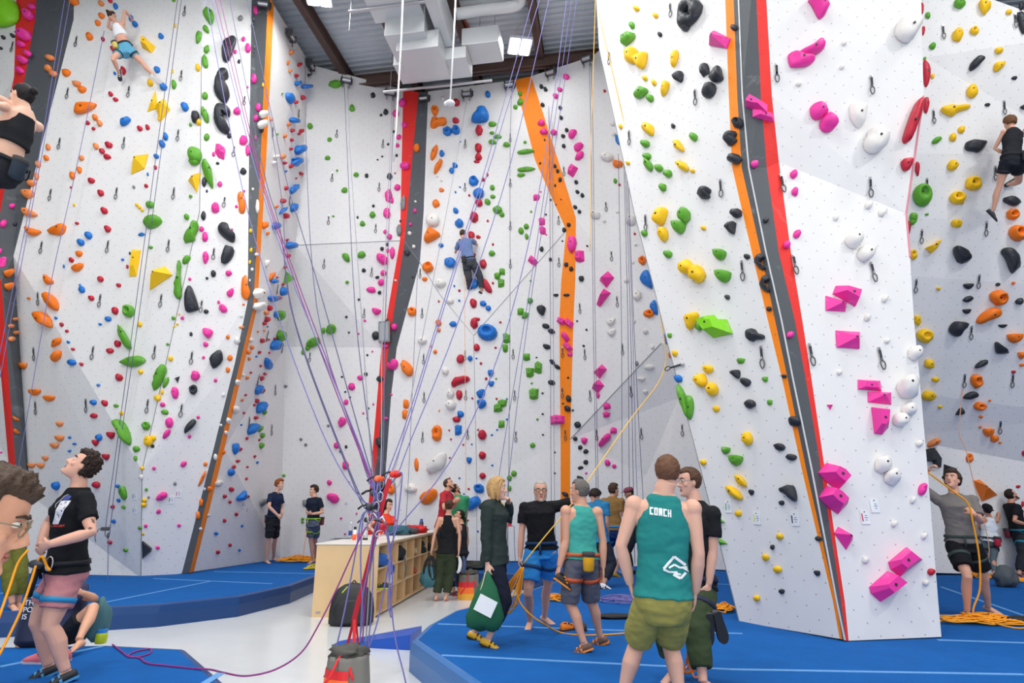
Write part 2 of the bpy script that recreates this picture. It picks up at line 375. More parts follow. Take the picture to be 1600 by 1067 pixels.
# padded blue mats with taped seams
MATBLUE = mat('blue_mat_carpet', hexc('0b5ba6'), 0.9, bump=0.5, bscale=220, vary=0.16, vscale=5, spec=0.2)
MATSIDE = mat('navy_mat_vinyl', hexc('164079'), 0.35, bump=0.1, bscale=9)
TAPE = mat('pale_blue_tape', hexc('5f9bd6'), 0.6, vary=0.2, vscale=20)
MZ = 0.30
def pad(name, pts, z1=MZ, label=None, side=MATSIDE, lip=0.05, z0=0.0):
    """a foam mat: outline on the top plane, rounded vinyl edge"""
    n = len(pts)
    cen = sum((Vector(p) for p in pts), Vector((0, 0, 0))) / n
    def ins(k, z):
        out = []
        for i in range(n):
            a, b, c = Vector(pts[i - 1]), Vector(pts[i]), Vector(pts[(i + 1) % n])
            e1 = (b - a).normalized(); e2 = (c - b).normalized()
            n1 = Vector((-e1.y, e1.x, 0)); n2 = Vector((-e2.y, e2.x, 0))
            nn = (n1 + n2); nn = nn / max(0.35, nn.length_squared / 2)
            out.append(Vector((b.x, b.y, 0)) + nn * k + Vector((0, 0, z)))
        return out
    area2 = sum(pts[i - 1][0] * pts[i][1] - pts[i][0] * pts[i - 1][1] for i in range(n))
    if area2 < 0: pts = pts[::-1]
    h = z1 - z0
    rings = [ins(0.0, z0), ins(-0.0, z0 + h * 0.6), ins(lip * 0.35, z1 - lip * 0.35), ins(lip, z1), ins(lip + 0.03, z1)]
    vs = [v for r in rings for v in r]; fs = []; mi = []
    for i in range(4):
        for j in range(n):
            fs.append((i * n + j, i * n + (j + 1) % n, (i + 1) * n + (j + 1) % n, (i + 1) * n + j)); mi.append(1)
    fs.append(tuple(4 * n + j for j in range(n))); mi.append(0)
    me = mesh(name, vs, fs, [MATBLUE, side, TAPE], mi)
    bm = bmesh.new(); bm.from_mesh(me); bmesh.ops.triangulate(bm, faces=[f for f in bm.faces if len(f.verts) > 4]); bm.to_mesh(me); bm.free()
    return link(name, me)
def seam(parent, a, b, w=0.05, z=MZ):
    a, b = onz(*a, z), onz(*b, z); d = (b - a).normalized(); s = Vector((-d.y, d.x, 0)) * w / 2
    mb = MB(); up = Vector((0, 0, 0.004))
    mb.add([a - s, b - s, b + s, a + s, a - s + up, b - s + up, b + s + up, a + s + up], [(0, 1, 5, 4), (1, 2, 6, 5), (2, 3, 7, 6), (3, 0, 4, 7), (4, 5, 6, 7)])
    mb.build('tape_seam', TAPE, parent)
z3 = lambda *p: [tuple(onz(x, y, MZ)) for x, y in p]
m1 = pad('floor_mat', z3((-260, 962), (0, 958), (120, 951), (250, 944), (375, 931), (455, 914), (500, 897), (560, 885), (660, 880)) + [(-2.4, 17.2, MZ), (-7.3, 17.2, MZ), (-13.5, 16, MZ)])
tag(m1, 'long blue padded mat along the foot of the left wall', 'mat', 'padded climbing mats')
for a, b in [((160, 942), (330, 908)), ((240, 904), (425, 912)), ((335, 893), (520, 897)), ((-20, 932), (120, 900))]: seam(m1, a, b)
m2 = pad('floor_mat', z3((641, 1000), (668, 975), (707, 954), (800, 930), (880, 903), (950, 893)) + [(2.25, 12.6, MZ), (2.25, 15.0, MZ), (5.4, 14.2, MZ), (16, 14.2, MZ), (16, 1.2, MZ), (2.0, 1.2, MZ), (0.3, 2.6, MZ), tuple(onz(790, 1105, MZ))], side=mat('blue_mat_vinyl', hexc('2c6db0'), 0.35, bump=0.1, bscale=9))
tag(m2, 'large blue padded mat under the tower, teal-top climbers standing on it', 'mat', 'padded climbing mats')
for a, b, w in [((684, 975), (960, 985), .05), ((690, 1024), (1140, 1046), .05), ((960, 985), (1160, 990), .05), ((1465, 1000), (1640, 1006), .06), ((1000, 905), (1150, 914), .04), ((1470, 917), (1600, 962), .05), ((1140, 1046), (1600, 1054), .05)]: seam(m2, a, b, w)
m3 = pad('floor_mat', z3((-260, 1014), (0, 1010), (172, 1007), (292, 1013), (372, 1080)) + [(-0.9, 3.2, MZ), (-5.5, 2.6, MZ), (-10, 4, MZ)])
tag(m3, 'blue padded mat in the left foreground under the man in pink shorts', 'mat', 'padded climbing mats')
for a, b, w in [((0, 1042), (160, 1010), .06), ((285, 1090), (345, 1052), .07)]: seam(m3, a, b, w)
# mat strip behind the counter, along the back wall
m4 = pad('floor_mat', [(-3.2, 15.6, MZ), (-2.5, 14.6, MZ), (-1.1, 13.6, MZ), (0.6, 13.0, MZ), (2.2, 12.9, MZ), (2.2, 16.6, MZ), (-2.35, 17.1, MZ), (-2.35, 16.6, MZ)], MZ - 0.004)
tag(m4, 'blue padded mat along the back wall behind the shelf', 'mat', 'padded climbing mats')
# folded wedge of mat on the floor
a, b = onz(517, 1009, 0), onz(640, 1016, 0); bk = Vector((.06, .55, 0)); top = b + Vector((0, 0, .17))
wd = MB(); wd.add([a, b, b + bk, a + bk * .5, top, top + bk], [(0, 1, 4), (0, 4, 5, 3), (1, 2, 5, 4), (3, 5, 2), (0, 3, 2, 1)])
tag(wd.build('ramp_mat', mat('wedge_vinyl', hexc('1a58c2'), 0.35)), 'low blue wedge mat lying on the grey floor by the rope bag', 'mat')

# ceiling: ribbed steel deck, joists, lamps
CR = Matrix.Rotation(math.radians(-9), 4, 'Z')
CEZ = 14.35
DECK = mat('galvanised_deck', hexc('ccd3d9'), 0.5, metal=0.1, vary=0.15, vscale=1.2)
mb = MB(); prof = []
y = -26.0
while y < 12:
    prof += [(y, 0), (y + 0.075, 0), (y + 0.10, 0.06), (y + 0.175, 0.06)]; y += 0.2
vs = []; fs = []
for i, (yy, zz) in enumerate(prof):
    for x in (-18, 18):
        vs.append(CR @ Vector((x, yy, zz)) + Vector((-1, 14.5, CEZ)))
for i in range(len(prof) - 1): fs.append((2 * i, 2 * i + 1, 2 * i + 3, 2 * i + 2))
mb.add(vs, fs)
tag(mb.build('ceiling', DECK), kind='structure')
BEAM = mat('brown_steel', hexc('5b4740'), 0.6, vary=0.2, vscale=3)
def ibeam(a, b, h=0.38, w=0.2):
    a, b = Vector(a), Vector(b); d = (b - a); L = d.length; d.normalize()
    s = Vector((0, 0, 1)).cross(d).normalized(); mx = Matrix((d, s, Vector((0, 0, 1)))).transposed()
    mb = MB(); c = (a + b) / 2
    mb.box(c + Vector((0, 0, h / 2 - .015)), (L, w, .03), mx); mb.box(c - Vector((0, 0, h / 2 - .015)), (L, w, .03), mx); mb.box(c, (L, .03, h), mx)
    tag(mb.build('ceiling_beam', BEAM), kind='structure')
for x in (-4.1, -2.15, -0.25, 1.75, 3.7, -6.1, 5.7, -8.1, 7.7):
    a = CR @ Vector((x, -20, 0)) + Vector((-1, 14.5, CEZ - .2)); b = CR @ Vector((x, 4, 0)) + Vector((-1, 14.5, CEZ - .2))
    ibeam(a, b)
for y in (0.55,):
    ibeam(CR @ Vector((-9, y, 0)) + Vector((-1, 14.5, CEZ - .45)), CR @ Vector((9, y, 0)) + Vector((-1, 14.5, CEZ - .45)), 0.34, 0.2)
# dark upper wall between the tops of the climbing walls and the deck
DK = mat('dark_upper_wall', hexc('3a3f45'), 0.8)
mb = MB(); mb.box((0, 18.9, 7), (40, 0.2, 16)); mb.box((-15.5, 8, 7), (0.2, 32, 16)); mb.box((16, 8, 7), (0.2, 32, 16))
tag(mb.build('wall_back_building', DK), kind='structure')
# ---------------------------------------------------------------- climbing holds
# each line: colour+shape x y w h [rot], or colour+P (rounded) / colour+V (faceted) with an outline; @ starts a survey square
SURVEY = """
@0 0
l P -60,0 100,0 118,60 110,130 60,160 0,172 -60,170 =huge lime ribbed hold
pb 212 45 55 35;pb 190 100 65 60;pb 165 235 80 70;pb 140 295 60 40;pb 185 355 40 40;pb 150 400 60 45;pb 135 470 40 40;kb 22 250 25 25;kb 85 238 25 25;kb 8 322 20 20
ob 490 10 65 45;cb 335 385 55 40;cb 320 457 50 40;cb 357 492 50 40;oj 440 490 60 40;cj 510 562 58 32;oj 545 600 60 38
o P 492,692 530,684 648,684 622,722 560,750 508,757 494,742 =long orange bullet-shaped hold
cb 675 25 35 32;ob 677 105 38 35;ob 652 155 35 35;ob 595 245 45 45;ob 632 783 35 40;cb 665 822 35 38;cb 640 975 32 42;cb 320 982 32 40;ob 307 1053 35 35;cb 543 1053 35 35
rb 735 5 30 30;rb 686 262 24 28;rb 752 325 28 30;rb 820 473 35 50;rb 737 627 32 30;rb 770 664 35 25;rb 584 820 30 25;rb 622 858 25 22;rb 932 857 35 32;rb 983 850 28 32;rb 725 967 48 38;rb 680 1008 35 38;rb 714 1045 48 32
bb 770 42 32 40;bb 872 122 32 40;bb 900 162 38 36;bb 1072 243 36 32;bb 1048 465 36 42;bb 1088 580 46 45;bb 1232 712 45 55;be 832 810 80 40 35;bb 1103 912 35 50;bb 1080 960 40 45;bb 1042 1043 36 30;bb 765 490 20 22
y V 945,262 968,248 985,272 1030,303 1000,345 975,330 942,312 =yellow winged volume right of the climber's waist
y V 1032,598 1044,700 1030,722 978,740 =tall spiky yellow volume
y V 1025,700 1090,655 1125,720 1060,805 =yellow diamond volume under the climber's foot
yb 1062 792 25 30;yb 1000 553 40 45;yb 1168 172 14 28;yb 1152 475 14 30;gb 1158 565 32 60;gb 1158 3 25 18
@200 0
g P 498,62 530,58 560,90 578,132 555,172 528,135 505,100 =green wedge-shaped hold at the top
ge 520 195 60 30 -50;ge 470 250 84 35 70;gb 523 330 38 50;ge 512 412 90 38 -75;gb 513 638 42 50;ge 512 765 110 40 -70;gb 523 915 40 45
g P 400,1035 415,1000 450,978 485,1000 490,1050 470,1085 425,1085 =big round green ball hold
yb 465 452 32 45;yb 470 815 34 40;gb 416 832 20 25;kb 447 777 55 85
k P 620,290 650,255 690,232 725,250 720,290 685,390 655,420 625,390 =chalked dark grey slab hold
k P 612,475 660,480 678,510 640,530 632,570 650,605 682,625 672,655 650,695 610,665 575,620 570,560 585,500 =upper black crescent hold
k P 612,692 660,700 683,740 680,780 640,745 628,790 640,825 680,850 672,890 650,895 600,865 572,800 570,740 590,705 =lower black crescent hold
ab 750 122 35 35;kb 740 410 22 28;kb 675 908 30 30
pb 852 70 35 50;pb 770 260 28 32;pb 800 322 40 55;pb 716 347 22 26;pb 840 525 38 65;pb 868 715 38 55;pb 728 740 50 48;pb 853 787 36 42;pb 768 937 55 55;pb 800 1000 35 80
p V 585,955 650,1000 640,1062 600,1045 578,1010 =pink kite-shaped hold
pb 570 1028 22 30;pb 852 918 14 40;pb 798 580 14 20;wb 905 760 40 55;wb 895 830 40 60;kb 890 860 30 50;yb 900 565 15 30
@420 0
cb 150 352 20 30;ob 128 418 12 28;cb 140 472 14 24;rb 205 432 18 28;rb 183 503 16 24;kb 267 502 12 20;bb 192 557 28 36;bb 250 577 40 34;be 140 655 80 32 -70;rb 228 650 18 34;rb 180 680 16 28;bb 168 800 42 38;ob 131 830 12 26;ob 107 908 14 26;rb 157 870 16 28;rb 218 875 18 30;rb 200 892 12 18;rb 152 933 14 24;rb 147 993 12 24;bb 208 1000 42 66;cb 92 1045 24 34;wb 50 1045 28 28;bb 180 1060 36 20;gb 90 625 10 12;cb 15 795 14 26;gb 57 895 10 16
gb 275 840 38 38;ge 440 563 86 44 -8 =long green hold under the top edge;gb 555 723 40 40;gb 405 930 34 28;gb 392 1053 38 26;kb 695 635 34 36;kb 780 747 34 36;kb 748 767 18 18;kb 833 877 16 18;kb 795 962 18 16;kb 756 1043 16 12;kb 852 1036 18 18;kb 725 1065 14 10
pb 890 683 50 55;pb 845 755 44 48;pb 903 833 36 36;pb 866 912 38 34;pb 858 970 28 26;ob 985 985 42 58
@640 0
wb 220 660 32 28;od 167 735 46 70;rb 312 682 46 50;rb 307 803 46 36;bd 250 875 56 62;bd 308 865 58 60;bb 523 630 34 42
o P 135,840 140,800 175,785 205,800 240,790 248,810 235,835 190,835 165,855 140,852 =orange hand-shaped hold
b P 412,815 415,795 460,765 465,715 500,708 528,750 525,800 480,815 =big blue boot-shaped hold
rb 462 868 50 68;rb 458 985 48 64;rb 458 1048 50 40;oe 162 1020 110 36 70;bb 215 1025 34 38;bb 338 945 10 12
ge 552 828 58 30 5;ge 548 886 34 20;ge 585 912 58 26;ge 552 948 50 30;ge 645 965 50 28;ge 770 1010 118 34 5 =long flat green hold on the stripe;ge 770 948 24 18;ge 735 625 30 26;ge 737 682 44 36 25;ge 705 715 32 26
kb 878 578 28 30;kb 906 597 26 28;kb 887 700 28 28;pb 876 820 48 36;pb 893 878 54 36;kb 900 932 12 16
@420 250
rb 105 22 20 22;bb 187 20 50 48;rb 148 42 18 28;bb 113 76 14 16;rb 215 90 18 22;rb 183 123 10 12;rb 118 188 20 28;be 162 202 50 26 80;be 180 186 48 22 80;rb 95 272 24 34;ob 52 312 14 22;be 95 340 50 14 60;be 166 318 60 26 80;rb 115 372 26 38;bb 50 440 36 50;rb 122 534 14 18;bb 150 568 48 50;rb 130 640 18 28;rb 110 716 18 18
g V 128,745 150,790 112,832 =bright green shark-fin hold
bb 38 808 32 32;oe 15 780 50 12 80;oe 30 770 44 12 80;rb 55 783 14 12;rb 95 830 12 20;be 98 876 60 24 80;be 28 925 50 42 -20;rb 66 920 26 26;wb 40 20 24 30
gb 455 70 16 16;gb 582 98 36 30;kd 652 104 26 30;gb 505 202 44 32;kb 805 110 38 40;rb 842 88 12 12;kb 697 307 20 18;kb 592 382 16 18;gb 692 366 40 38;gb 625 425 38 32;gb 430 375 18 14;ge 515 650 70 38 -50;ge 617 632 56 46 20;kb 790 563 20 24;kb 755 592 26 28;kb 633 736 28 26;gb 522 814 24 24;kb 723 782 28 22;kb 738 884 24 26;kb 600 930 18 18;kb 877 407 14 18;ab 868 470 36 80
pb 905 38 66 50;pb 858 182 44 40;pb 798 240 48 80;pb 820 270 24 40;pb 787 352 50 68;pb 777 478 30 32;pb 805 512 38 36;pb 824 617 34 80;pb 793 604 20 36;pe 755 660 90 60 -40 =big pink peanut-shaped hold;pb 765 752 42 42;pb 750 816 46 46;pe 682 866 62 40 -15;ae 895 290 95 34 85
wb 977 277 18 16;wb 938 490 28 24;wb 966 578 24 24;pb 973 338 24 26;pb 945 430 22 22;kb 920 620 40 34;kb 958 778 16 18;wb 845 803 16 16
@640 250
oe 188 45 110 32 62;bb 303 37 36 32;bb 280 70 38 38;wb 185 108 18 16;wb 212 136 18 16;ob 212 200 36 26;od 175 290 48 54;rb 397 236 16 16;bb 306 214 14 16;bb 336 180 14 12;bd 428 140 64 60;bb 457 222 72 62;rb 518 97 16 30;rb 490 130 26 26;rb 462 285 50 50;rb 427 382 60 66;rb 447 10 40 20;bb 308 338 34 36;bb 330 422 60 52
w P 108,400 125,365 170,345 195,385 190,430 150,440 115,430 =lumpy white hold
o P 100,540 130,460 150,450 218,492 160,530 110,555 =orange spanner-shaped hold
bb 210 568 34 30;od 120 715 76 70 =round orange hold with a chalked pocket;ob 100 793 36 28;wb 205 820 70 60;wb 270 938 50 40;rb 412 505 44 60;rb 458 513 32 22;bb 272 685 74 66;rb 490 692 46 66
r P 488,800 510,795 550,860 545,888 510,880 490,840 =red wedge at the climber's right knee
bb 432 825 46 70;rb 425 955 46 60;bb 490 957 44 38;bb 525 988 38 36;rb 555 562 16 16;rb 521 407 16 16;rb 435 632 14 22;rb 555 820 16 16;rb 332 870 18 18;bb 298 840 14 14;bb 332 937 16 16;rb 195 943 14 14;rb 440 1062 60 22
gb 552 183 34 36;gb 554 243 34 28;gb 520 280 40 36;gb 585 333 62 52 =large round green hold;gb 615 363 34 36;ge 775 62 120 32 5 =long flat green rail;ge 742 100 56 26 5;gb 777 442 36 36;gb 743 474 38 40;gb 780 510 26 38;gb 810 345 16 16;gb 548 622 42 36;gk 617 742 42 46;gk 583 775 40 44;gk 610 818 44 60;gb 803 937 38 40
kb 870 22 16 14;kb 908 364 14 14;kb 880 595 28 34;kb 940 265 14 14;kb 938 663 22 26;pk 843 250 46 40;pb 874 212 12 12;pk 882 408 42 52;pk 885 468 44 54;pb 912 498 12 12;pk 818 672 66 40 -35;gb 806 806 14 14
@860 250
kb 30 40 22 28;kb 48 73 22 26;kb 64 132 24 30;kb 32 170 14 18;rb 70 262 12 12;rb 37 297 12 12;kb 172 148 26 28;kb 180 213 26 26;kb 212 236 26 30;kb 166 315 26 26;kb 193 345 24 26;kb 122 432 26 26;kb 92 467 30 30;kb 80 540 12 12;pe 142 556 115 56 85 =tall pink hold on the orange stripe;pk 192 640 58 84;kb 104 696 30 32;kb 138 727 30 30;kb 205 790 36 40;ke 107 900 42 20;ke 37 901 36 20;kb 246 574 14 14;pk 143 70 76 50 60
p V 322,800 378,738 418,780 368,848 =upper hot-pink diamond block;p V 302,960 350,855 395,882 325,975 =lower hot-pink diamond block
wb 300 365 70 54;wb 358 406 26 26;wb 530 400 70 70;wb 445 345 22 20;ob 450 25 66 50;rb 460 165 18 18;gb 432 140 24 34;rb 562 493 16 18;wb 568 565 20 20;wb 575 900 60 70;od 612 668 56 60;yb 515 20 26 24;wb 505 800 30 40;wb 550 680 18 30
b P 592,780 635,730 660,745 688,865 640,840 600,810 =blue fin hold at the tower's edge
b P 662,980 690,938 706,940 722,1040 685,1020 =blue fin above the orange knob
ge 650 33 84 50 -65;gb 722 53 46 54;gb 783 90 48 54;gb 748 182 44 54;ye 882 38 90 46 -45;yb 947 72 32 28
k P 980,225 995,185 1040,178 1066,192 1062,215 1050,225 1062,245 1040,262 1000,258 =black mitten-shaped hold
y P 685,370 715,315 775,315 770,370 738,442 690,412 =big yellow tooth-shaped hold
gb 892 368 70 106;gj 857 455 78 78;yb 752 495 58 96;yb 1020 453 32 28;gb 783 627 50 50;yb 908 715 80 100;yb 975 762 96 120 =large yellow rounded hold;gj 1128 637 80 66;gj 1156 780 88 80;kb 1180 914 32 32;kb 1238 355 70 66
k P 1160,445 1185,420 1235,410 1230,440 1225,495 1205,492 1180,470 =black three-cornered hold
gb 625 488 40 44
@860 0
pb 105 513 48 36;pb 62 598 34 30;pb 35 640 34 34;pb 22 882 46 36;kb 65 718 24 28;kb 72 785 24 26;kb 108 868 26 26;kb 85 908 26 26;kb 88 973 26 28;pe 148 892 74 40 55;pe 187 980 74 44 45;pe 193 1040 70 40 40;rb 362 607 18 20;wb 415 825 34 30;wb 420 893 28 28;wb 380 1045 80 60
b P 430,905 445,890 468,975 435,950 =topmost blue fin
yb 573 57 34 36;yb 700 104 32 34;gb 543 168 34 48
g P 475,255 490,235 555,210 562,245 530,280 485,310 =green wedge above the yellow pair
kb 730 230 26 34
y P 500,345 560,318 578,335 560,415 540,428 500,405 =left of the two joined yellow holds
y P 562,375 630,340 640,350 630,430 605,465 570,430 =right of the two joined yellow holds
ye 826 390 120 40 80;yb 630 522 30 34;yb 690 552 30 36;ye 760 588 115 40 75
k P 820,500 850,480 885,475 875,555 835,535 =black triangular hold
ge 600 617 100 56 35;gb 663 654 42 50
y P 605,845 640,825 680,830 685,890 665,905 630,880 =yellow triangle-shaped hold
gb 630 957 50 52;kd 818 841 26 30
y P 815,930 850,930 875,965 892,1010 860,1005 830,980 =yellow boot-shaped hold
gb 955 914 46 54;gb 645 1040 44 45;yb 467 842 24 32
k R 925 85 165 120 65 =big black ring hold near the top
kb 895 178 56 66
p V 1078,195 1185,248 1160,315 1045,295 =pink pyramid volume left of the orange stripe
k P 1000,450 1030,420 1052,430 1060,490 1030,500 1010,522 =left one of three clustered black holds
k P 1058,515 1085,465 1130,438 1140,490 1150,520 1130,545 1075,548 =right one of three clustered black holds
k P 1010,610 1045,565 1095,555 1102,600 1070,650 1020,655 =lowest of three clustered black holds
kb 1225 183 40 42;kd 1246 820 70 70
k P 1158,920 1180,880 1230,870 1240,895 1220,915 1245,930 1220,960 1185,975 1160,950 =black C-shaped hold on the orange stripe
kb 1230 1060 80 70
@1100 0
p V 275,695 318,632 422,690 420,740 340,728 275,706 =upper pink block on the grey stripe
p V 330,725 470,762 472,815 400,795 330,775 =lower pink block on the grey stripe
p P 690,-20 775,-20 835,60 820,95 785,123 765,110 735,40 =pink paddle cut by the top of the photo
p P 632,340 700,325 750,270 790,262 812,290 805,330 740,365 660,372 632,360 =pink bent sausage-shaped hold
p P 558,360 580,352 640,375 735,375 738,410 700,440 590,450 570,430 =pink bean under the bent sausage hold
pb 762 740 106 116 =upper of two joined pink discs;pb 825 825 104 116 =lower of two joined pink discs
wb 935 288 32 30;wb 920 446 30 34;wb 632 560 36 32
@1300 0
w P 430,180 470,110 590,120 605,150 560,250 500,285 432,235 =big white slab near the tower's top edge
w P 120,690 160,682 220,700 222,800 198,862 148,830 122,770 =smooth white egg-shaped hold
w P 215,940 245,910 250,855 310,845 340,870 395,880 390,920 350,990 280,1025 230,1000 =big knobbly white hold
rb 600 55 24 80;rb 608 205 24 60
r P 605,390 640,420 658,490 650,550 628,590 608,540 =red fin on the tower's far edge
r P 480,905 560,680 598,650 603,740 570,850 530,930 495,960 478,940 =long chalked red hold at the tower's edge
rb 628 700 36 110
gb 852 20 70 70;gb 640 103 34 44;gb 670 308 44 42
y P 978,0 1030,0 1070,40 1040,75 1020,105 990,60 =yellow forked hold near the top
yb 1180 80 40 34;yb 838 235 70 80;yd 952 205 58 56;yb 1114 337 54 44
y P 1075,450 1090,412 1160,410 1150,440 1110,475 1085,478 =yellow comb-shaped hold
yb 935 612 68 78
y P 725,715 800,700 830,715 920,698 930,720 840,745 820,770 790,775 735,750 =long yellow lizard-shaped hold
yb 862 866 46 44;yb 808 916 46 50;ge 700 933 76 40 30;yb 670 508 24 34;gb 618 390 20 22
k P 915,460 930,410 985,365 1015,395 990,430 930,478 =chalked black wedge hold
kb 1215 521 38 24;kb 1037 697 36 24
k P 885,975 900,935 1030,932 1035,955 980,1018 950,1010 900,1005 =broad black slab left of the climber
k P 1225,80 1280,70 1300,220 1262,228 =black slab at the top right corner
k P 1245,715 1290,690 1290,738 =black sliver at the photo's right edge;kb 1262 40 30 60
@1300 250
r P 460,-10 545,-10 520,50 500,75 470,65 =round red hold at the tower's edge
rb 570 55 30 100
g D 605 235 125 155 =big green dome with a thumb slot;gb 545 380 50 60;ge 540 410 60 40 40;gb 633 362 28 16
yd 945 155 110 95 =upper yellow flower-shaped hold;yd 840 253 108 92 =lower yellow flower-shaped hold;yb 803 37 64 72;yb 832 424 74 54
y P 615,590 690,560 725,525 735,540 700,580 660,628 645,600 =yellow trident-shaped hold
yd 545 630 50 66;yb 712 857 30 24;yb 568 1055 44 40;rb 512 450 26 90
ke 1200 272 120 60 -10 =flat black oval right of the climber's foot
k P 810,590 830,572 910,600 930,640 928,680 850,698 820,640 =black shield with chalk marks
kj 910 843 70 40;ke 908 927 70 40 20;kj 900 1010 60 35;ke 1105 830 30 24 30
k P 1128,610 1150,582 1200,585 1265,650 1260,690 1215,765 1195,745 1165,660 =big black drop-shaped hold
ke 1252 943 60 44 15;od 1210 362 90 76;od 1240 487 110 106 =big orange hold at the photo's right edge;od 1110 918 108 104;ob 1210 820 26 22
@1300 480
o P 960,100 985,55 1055,5 1100,0 1120,35 1100,70 1040,100 980,115 =orange dog-bone hold
@1100 250
pb 337 28 48 50;pb 600 95 48 50;pb 608 212 46 52;pb 620 495 46 54;pb 553 565 48 48;kb 414 401 36 38
k P 330,670 360,625 390,625 405,650 375,670 375,700 410,715 400,740 350,720 =upper black claw on the grey edge
k P 362,817 392,772 422,772 437,797 407,817 407,847 442,862 432,887 382,867 =lower black claw on the grey edge
kb 433 992 38 34;kb 286 644 38 36
p V 870,885 890,832 1048,878 1020,970 960,935 =upper pink block of the tilted pair
p V 820,900 960,945 950,1005 820,998 =lower pink block of the tilted pair
wb 880 385 36 36;wb 1100 300 50 50;wb 1190 348 50 52;wb 1005 535 110 105 =upper of two white domes high up;wb 1080 620 108 100 =lower of two white domes high up;wb 1208 925 40 46;wb 1092 1048 40 35
@860 480
y P 878,80 900,48 975,30 985,50 960,110 935,150 915,140 =yellow shield left of the lime volume
l V 990,85 1075,48 1100,78 1160,78 1200,172 1072,200 =lime green faceted volume
gb 992 130 42 56;gk 796 188 24 34;yb 828 308 36 40;ye 1050 410 66 56 -30;yb 1003 488 66 100;yb 1075 545 74 96;yb 1105 678 40 44;bd 853 477 50 52
g P 838,515 865,520 905,600 920,700 915,755 880,660 850,590 =left half of the green leaf hold
g P 905,590 940,585 955,650 945,730 920,760 912,680 =right half of the green leaf hold
yb 1018 1032 38 44;gb 1262 357 40 38
od 654 42 74 56;w P 360,90 430,65 430,90 400,128 =upper white wedge;w P 366,158 438,138 425,180 398,198 =lower white wedge;wb 632 160 36 40;we 660 400 74 36;we 605 478 60 28;wb 632 563 36 30;wb 560 95 16 30;ab 575 375 24 36;wb 680 262 24 34
b P 752,175 765,180 785,250 760,240 =flat blue fin on the tower edge
ob 798 318 24 46
p V 282,430 338,378 370,412 322,475 =pink diamond above the grey triangle
p V 272,540 318,480 352,520 312,572 =second pink diamond above the grey triangle
pb 318 588 22 40;pk 375 660 50 46;pk 372 717 50 40;pk 420 820 44 46;pe 362 890 115 36 50 =long pink bar on the grey triangle;pj 225 893 44 46;pb 380 1037 40 44;pb 425 1060 30 30
kb 178 92 14 14;kb 240 150 16 16;kb 222 258 16 16;kb 118 470 16 14;ke 120 608 48 36 -70;ke 113 675 48 40 -40;kb 150 687 16 14;ke 180 785 44 42 40;kb 165 876 30 30;ke 198 936 32 26 40;ke 236 962 36 30 45;ke 236 1033 34 32 40;kb 84 641 14 14
pk 72 92 58 48 -30;pk 120 102 66 44 -35;pk 100 198 68 40 -45;pk 115 262 76 40 -45;pk 130 313 36 28
@640 480
od 15 30 56 60;ob 193 105 36 48;cb 193 152 28 28;bb 290 112 50 36;rb 430 110 50 68
b D 518 168 110 135 80 =huge blue ring-shaped hold
rb 447 268 42 52;rb 338 343 52 60;bb 402 340 32 38;bb 446 341 14 14;rb 475 374 18 18;ob 170 297 26 30;cb 145 262 14 26;wb 85 220 60 50;wb 238 425 44 52
r P 272,520 295,465 330,470 390,457 405,480 385,500 330,515 285,538 =large red bone-shaped hold
wb 270 580 50 60;wb 277 650 66 66;rb 330 585 42 66;bb 340 713 42 46;rb 312 748 52 42;bk 322 818 54 72 =square blue block;od 182 842 108 64 85 =tall orange bear-shaped hold;rb 418 607 16 16;rb 510 476 20 20;bj 540 442 42 44;bj 543 512 42 36
b P 442,560 500,543 505,580 475,612 450,590 =upper of the two stacked blue holds;b P 447,615 505,620 512,655 470,682 450,650 =lower of the two stacked blue holds
gk 590 670 56 60;gk 617 640 56 56;gk 613 778 40 52;rb 580 610 16 16;bb 648 611 14 14;bb 648 747 16 16;rb 485 850 60 66;rb 457 816 14 14;rb 264 820 14 14;rb 276 880 14 14;rb 358 916 14 14;bb 583 817 16 14;bb 548 851 18 14;bb 415 914 12 14;rb 485 988 46 52;bj 395 1022 34 42;rb 605 100 16 16;rb 573 270 16 16
gk 645 205 50 74;gk 637 275 40 58;gk 780 332 46 52;gk 856 400 46 86 =tall green faceted hold;gk 802 436 56 66;gk 822 577 66 78 =green faceted hold with chalk;gd 821 920 38 34;gb 577 476 14 14;gb 814 507 16 16;gb 852 747 18 16;gk 768 52 44 46;gk 738 28 44 50
k P 838,0 870,-15 905,0 908,20 890,62 860,40 =biggest dark hold by orange stripe
ke 908 125 52 34 -20;ke 946 160 48 34 -20;ke 912 262 54 34 -25;ke 950 364 44 26 -40;ke 985 398 46 26 -35;ke 946 502 52 34 -10;kb 846 335 14 12;kb 886 573 16 14;kb 887 712 16 14;kb 889 850 14 14;kb 968 967 14 14
p V 938,725 970,715 1038,722 1042,778 938,782 =big pink block overlapping the orange stripe
ob 198 690 12 14;ob 8 430 20 60
@420 480
gb 80 57 34 70;bb 47 50 16 44;gb 82 195 34 80;be 45 255 66 36 65;kb 517 65 18 18
g P 378,140 400,112 440,118 452,150 430,186 385,175 =large bright green hold
gb 362 155 30 44;ge 295 235 100 56 30 =long green hold beside the ropes;gb 258 272 34 36;gb 228 298 24 36
p P 683,10 700,0 750,15 748,35 722,58 700,45 =pink mitt-shaped hold
kb 534 168 16 14;pb 598 176 14 14;kd 712 190 50 60;pb 835 130 42 48;pe 775 260 48 28;pb 690 295 14 14;kb 657 319 16 16
p P 792,395 830,350 855,350 855,390 830,422 800,415 =large pink hold on the grey strip
kd 738 478 44 40;kb 646 446 26 28;pb 610 470 42 34;kb 488 464 18 14;pb 552 528 48 50;pb 515 632 32 40;kb 510 564 16 14;kb 541 600 16 16;kb 664 674 16 14;pb 630 707 16 16;kb 657 740 14 14;pb 697 647 14 14
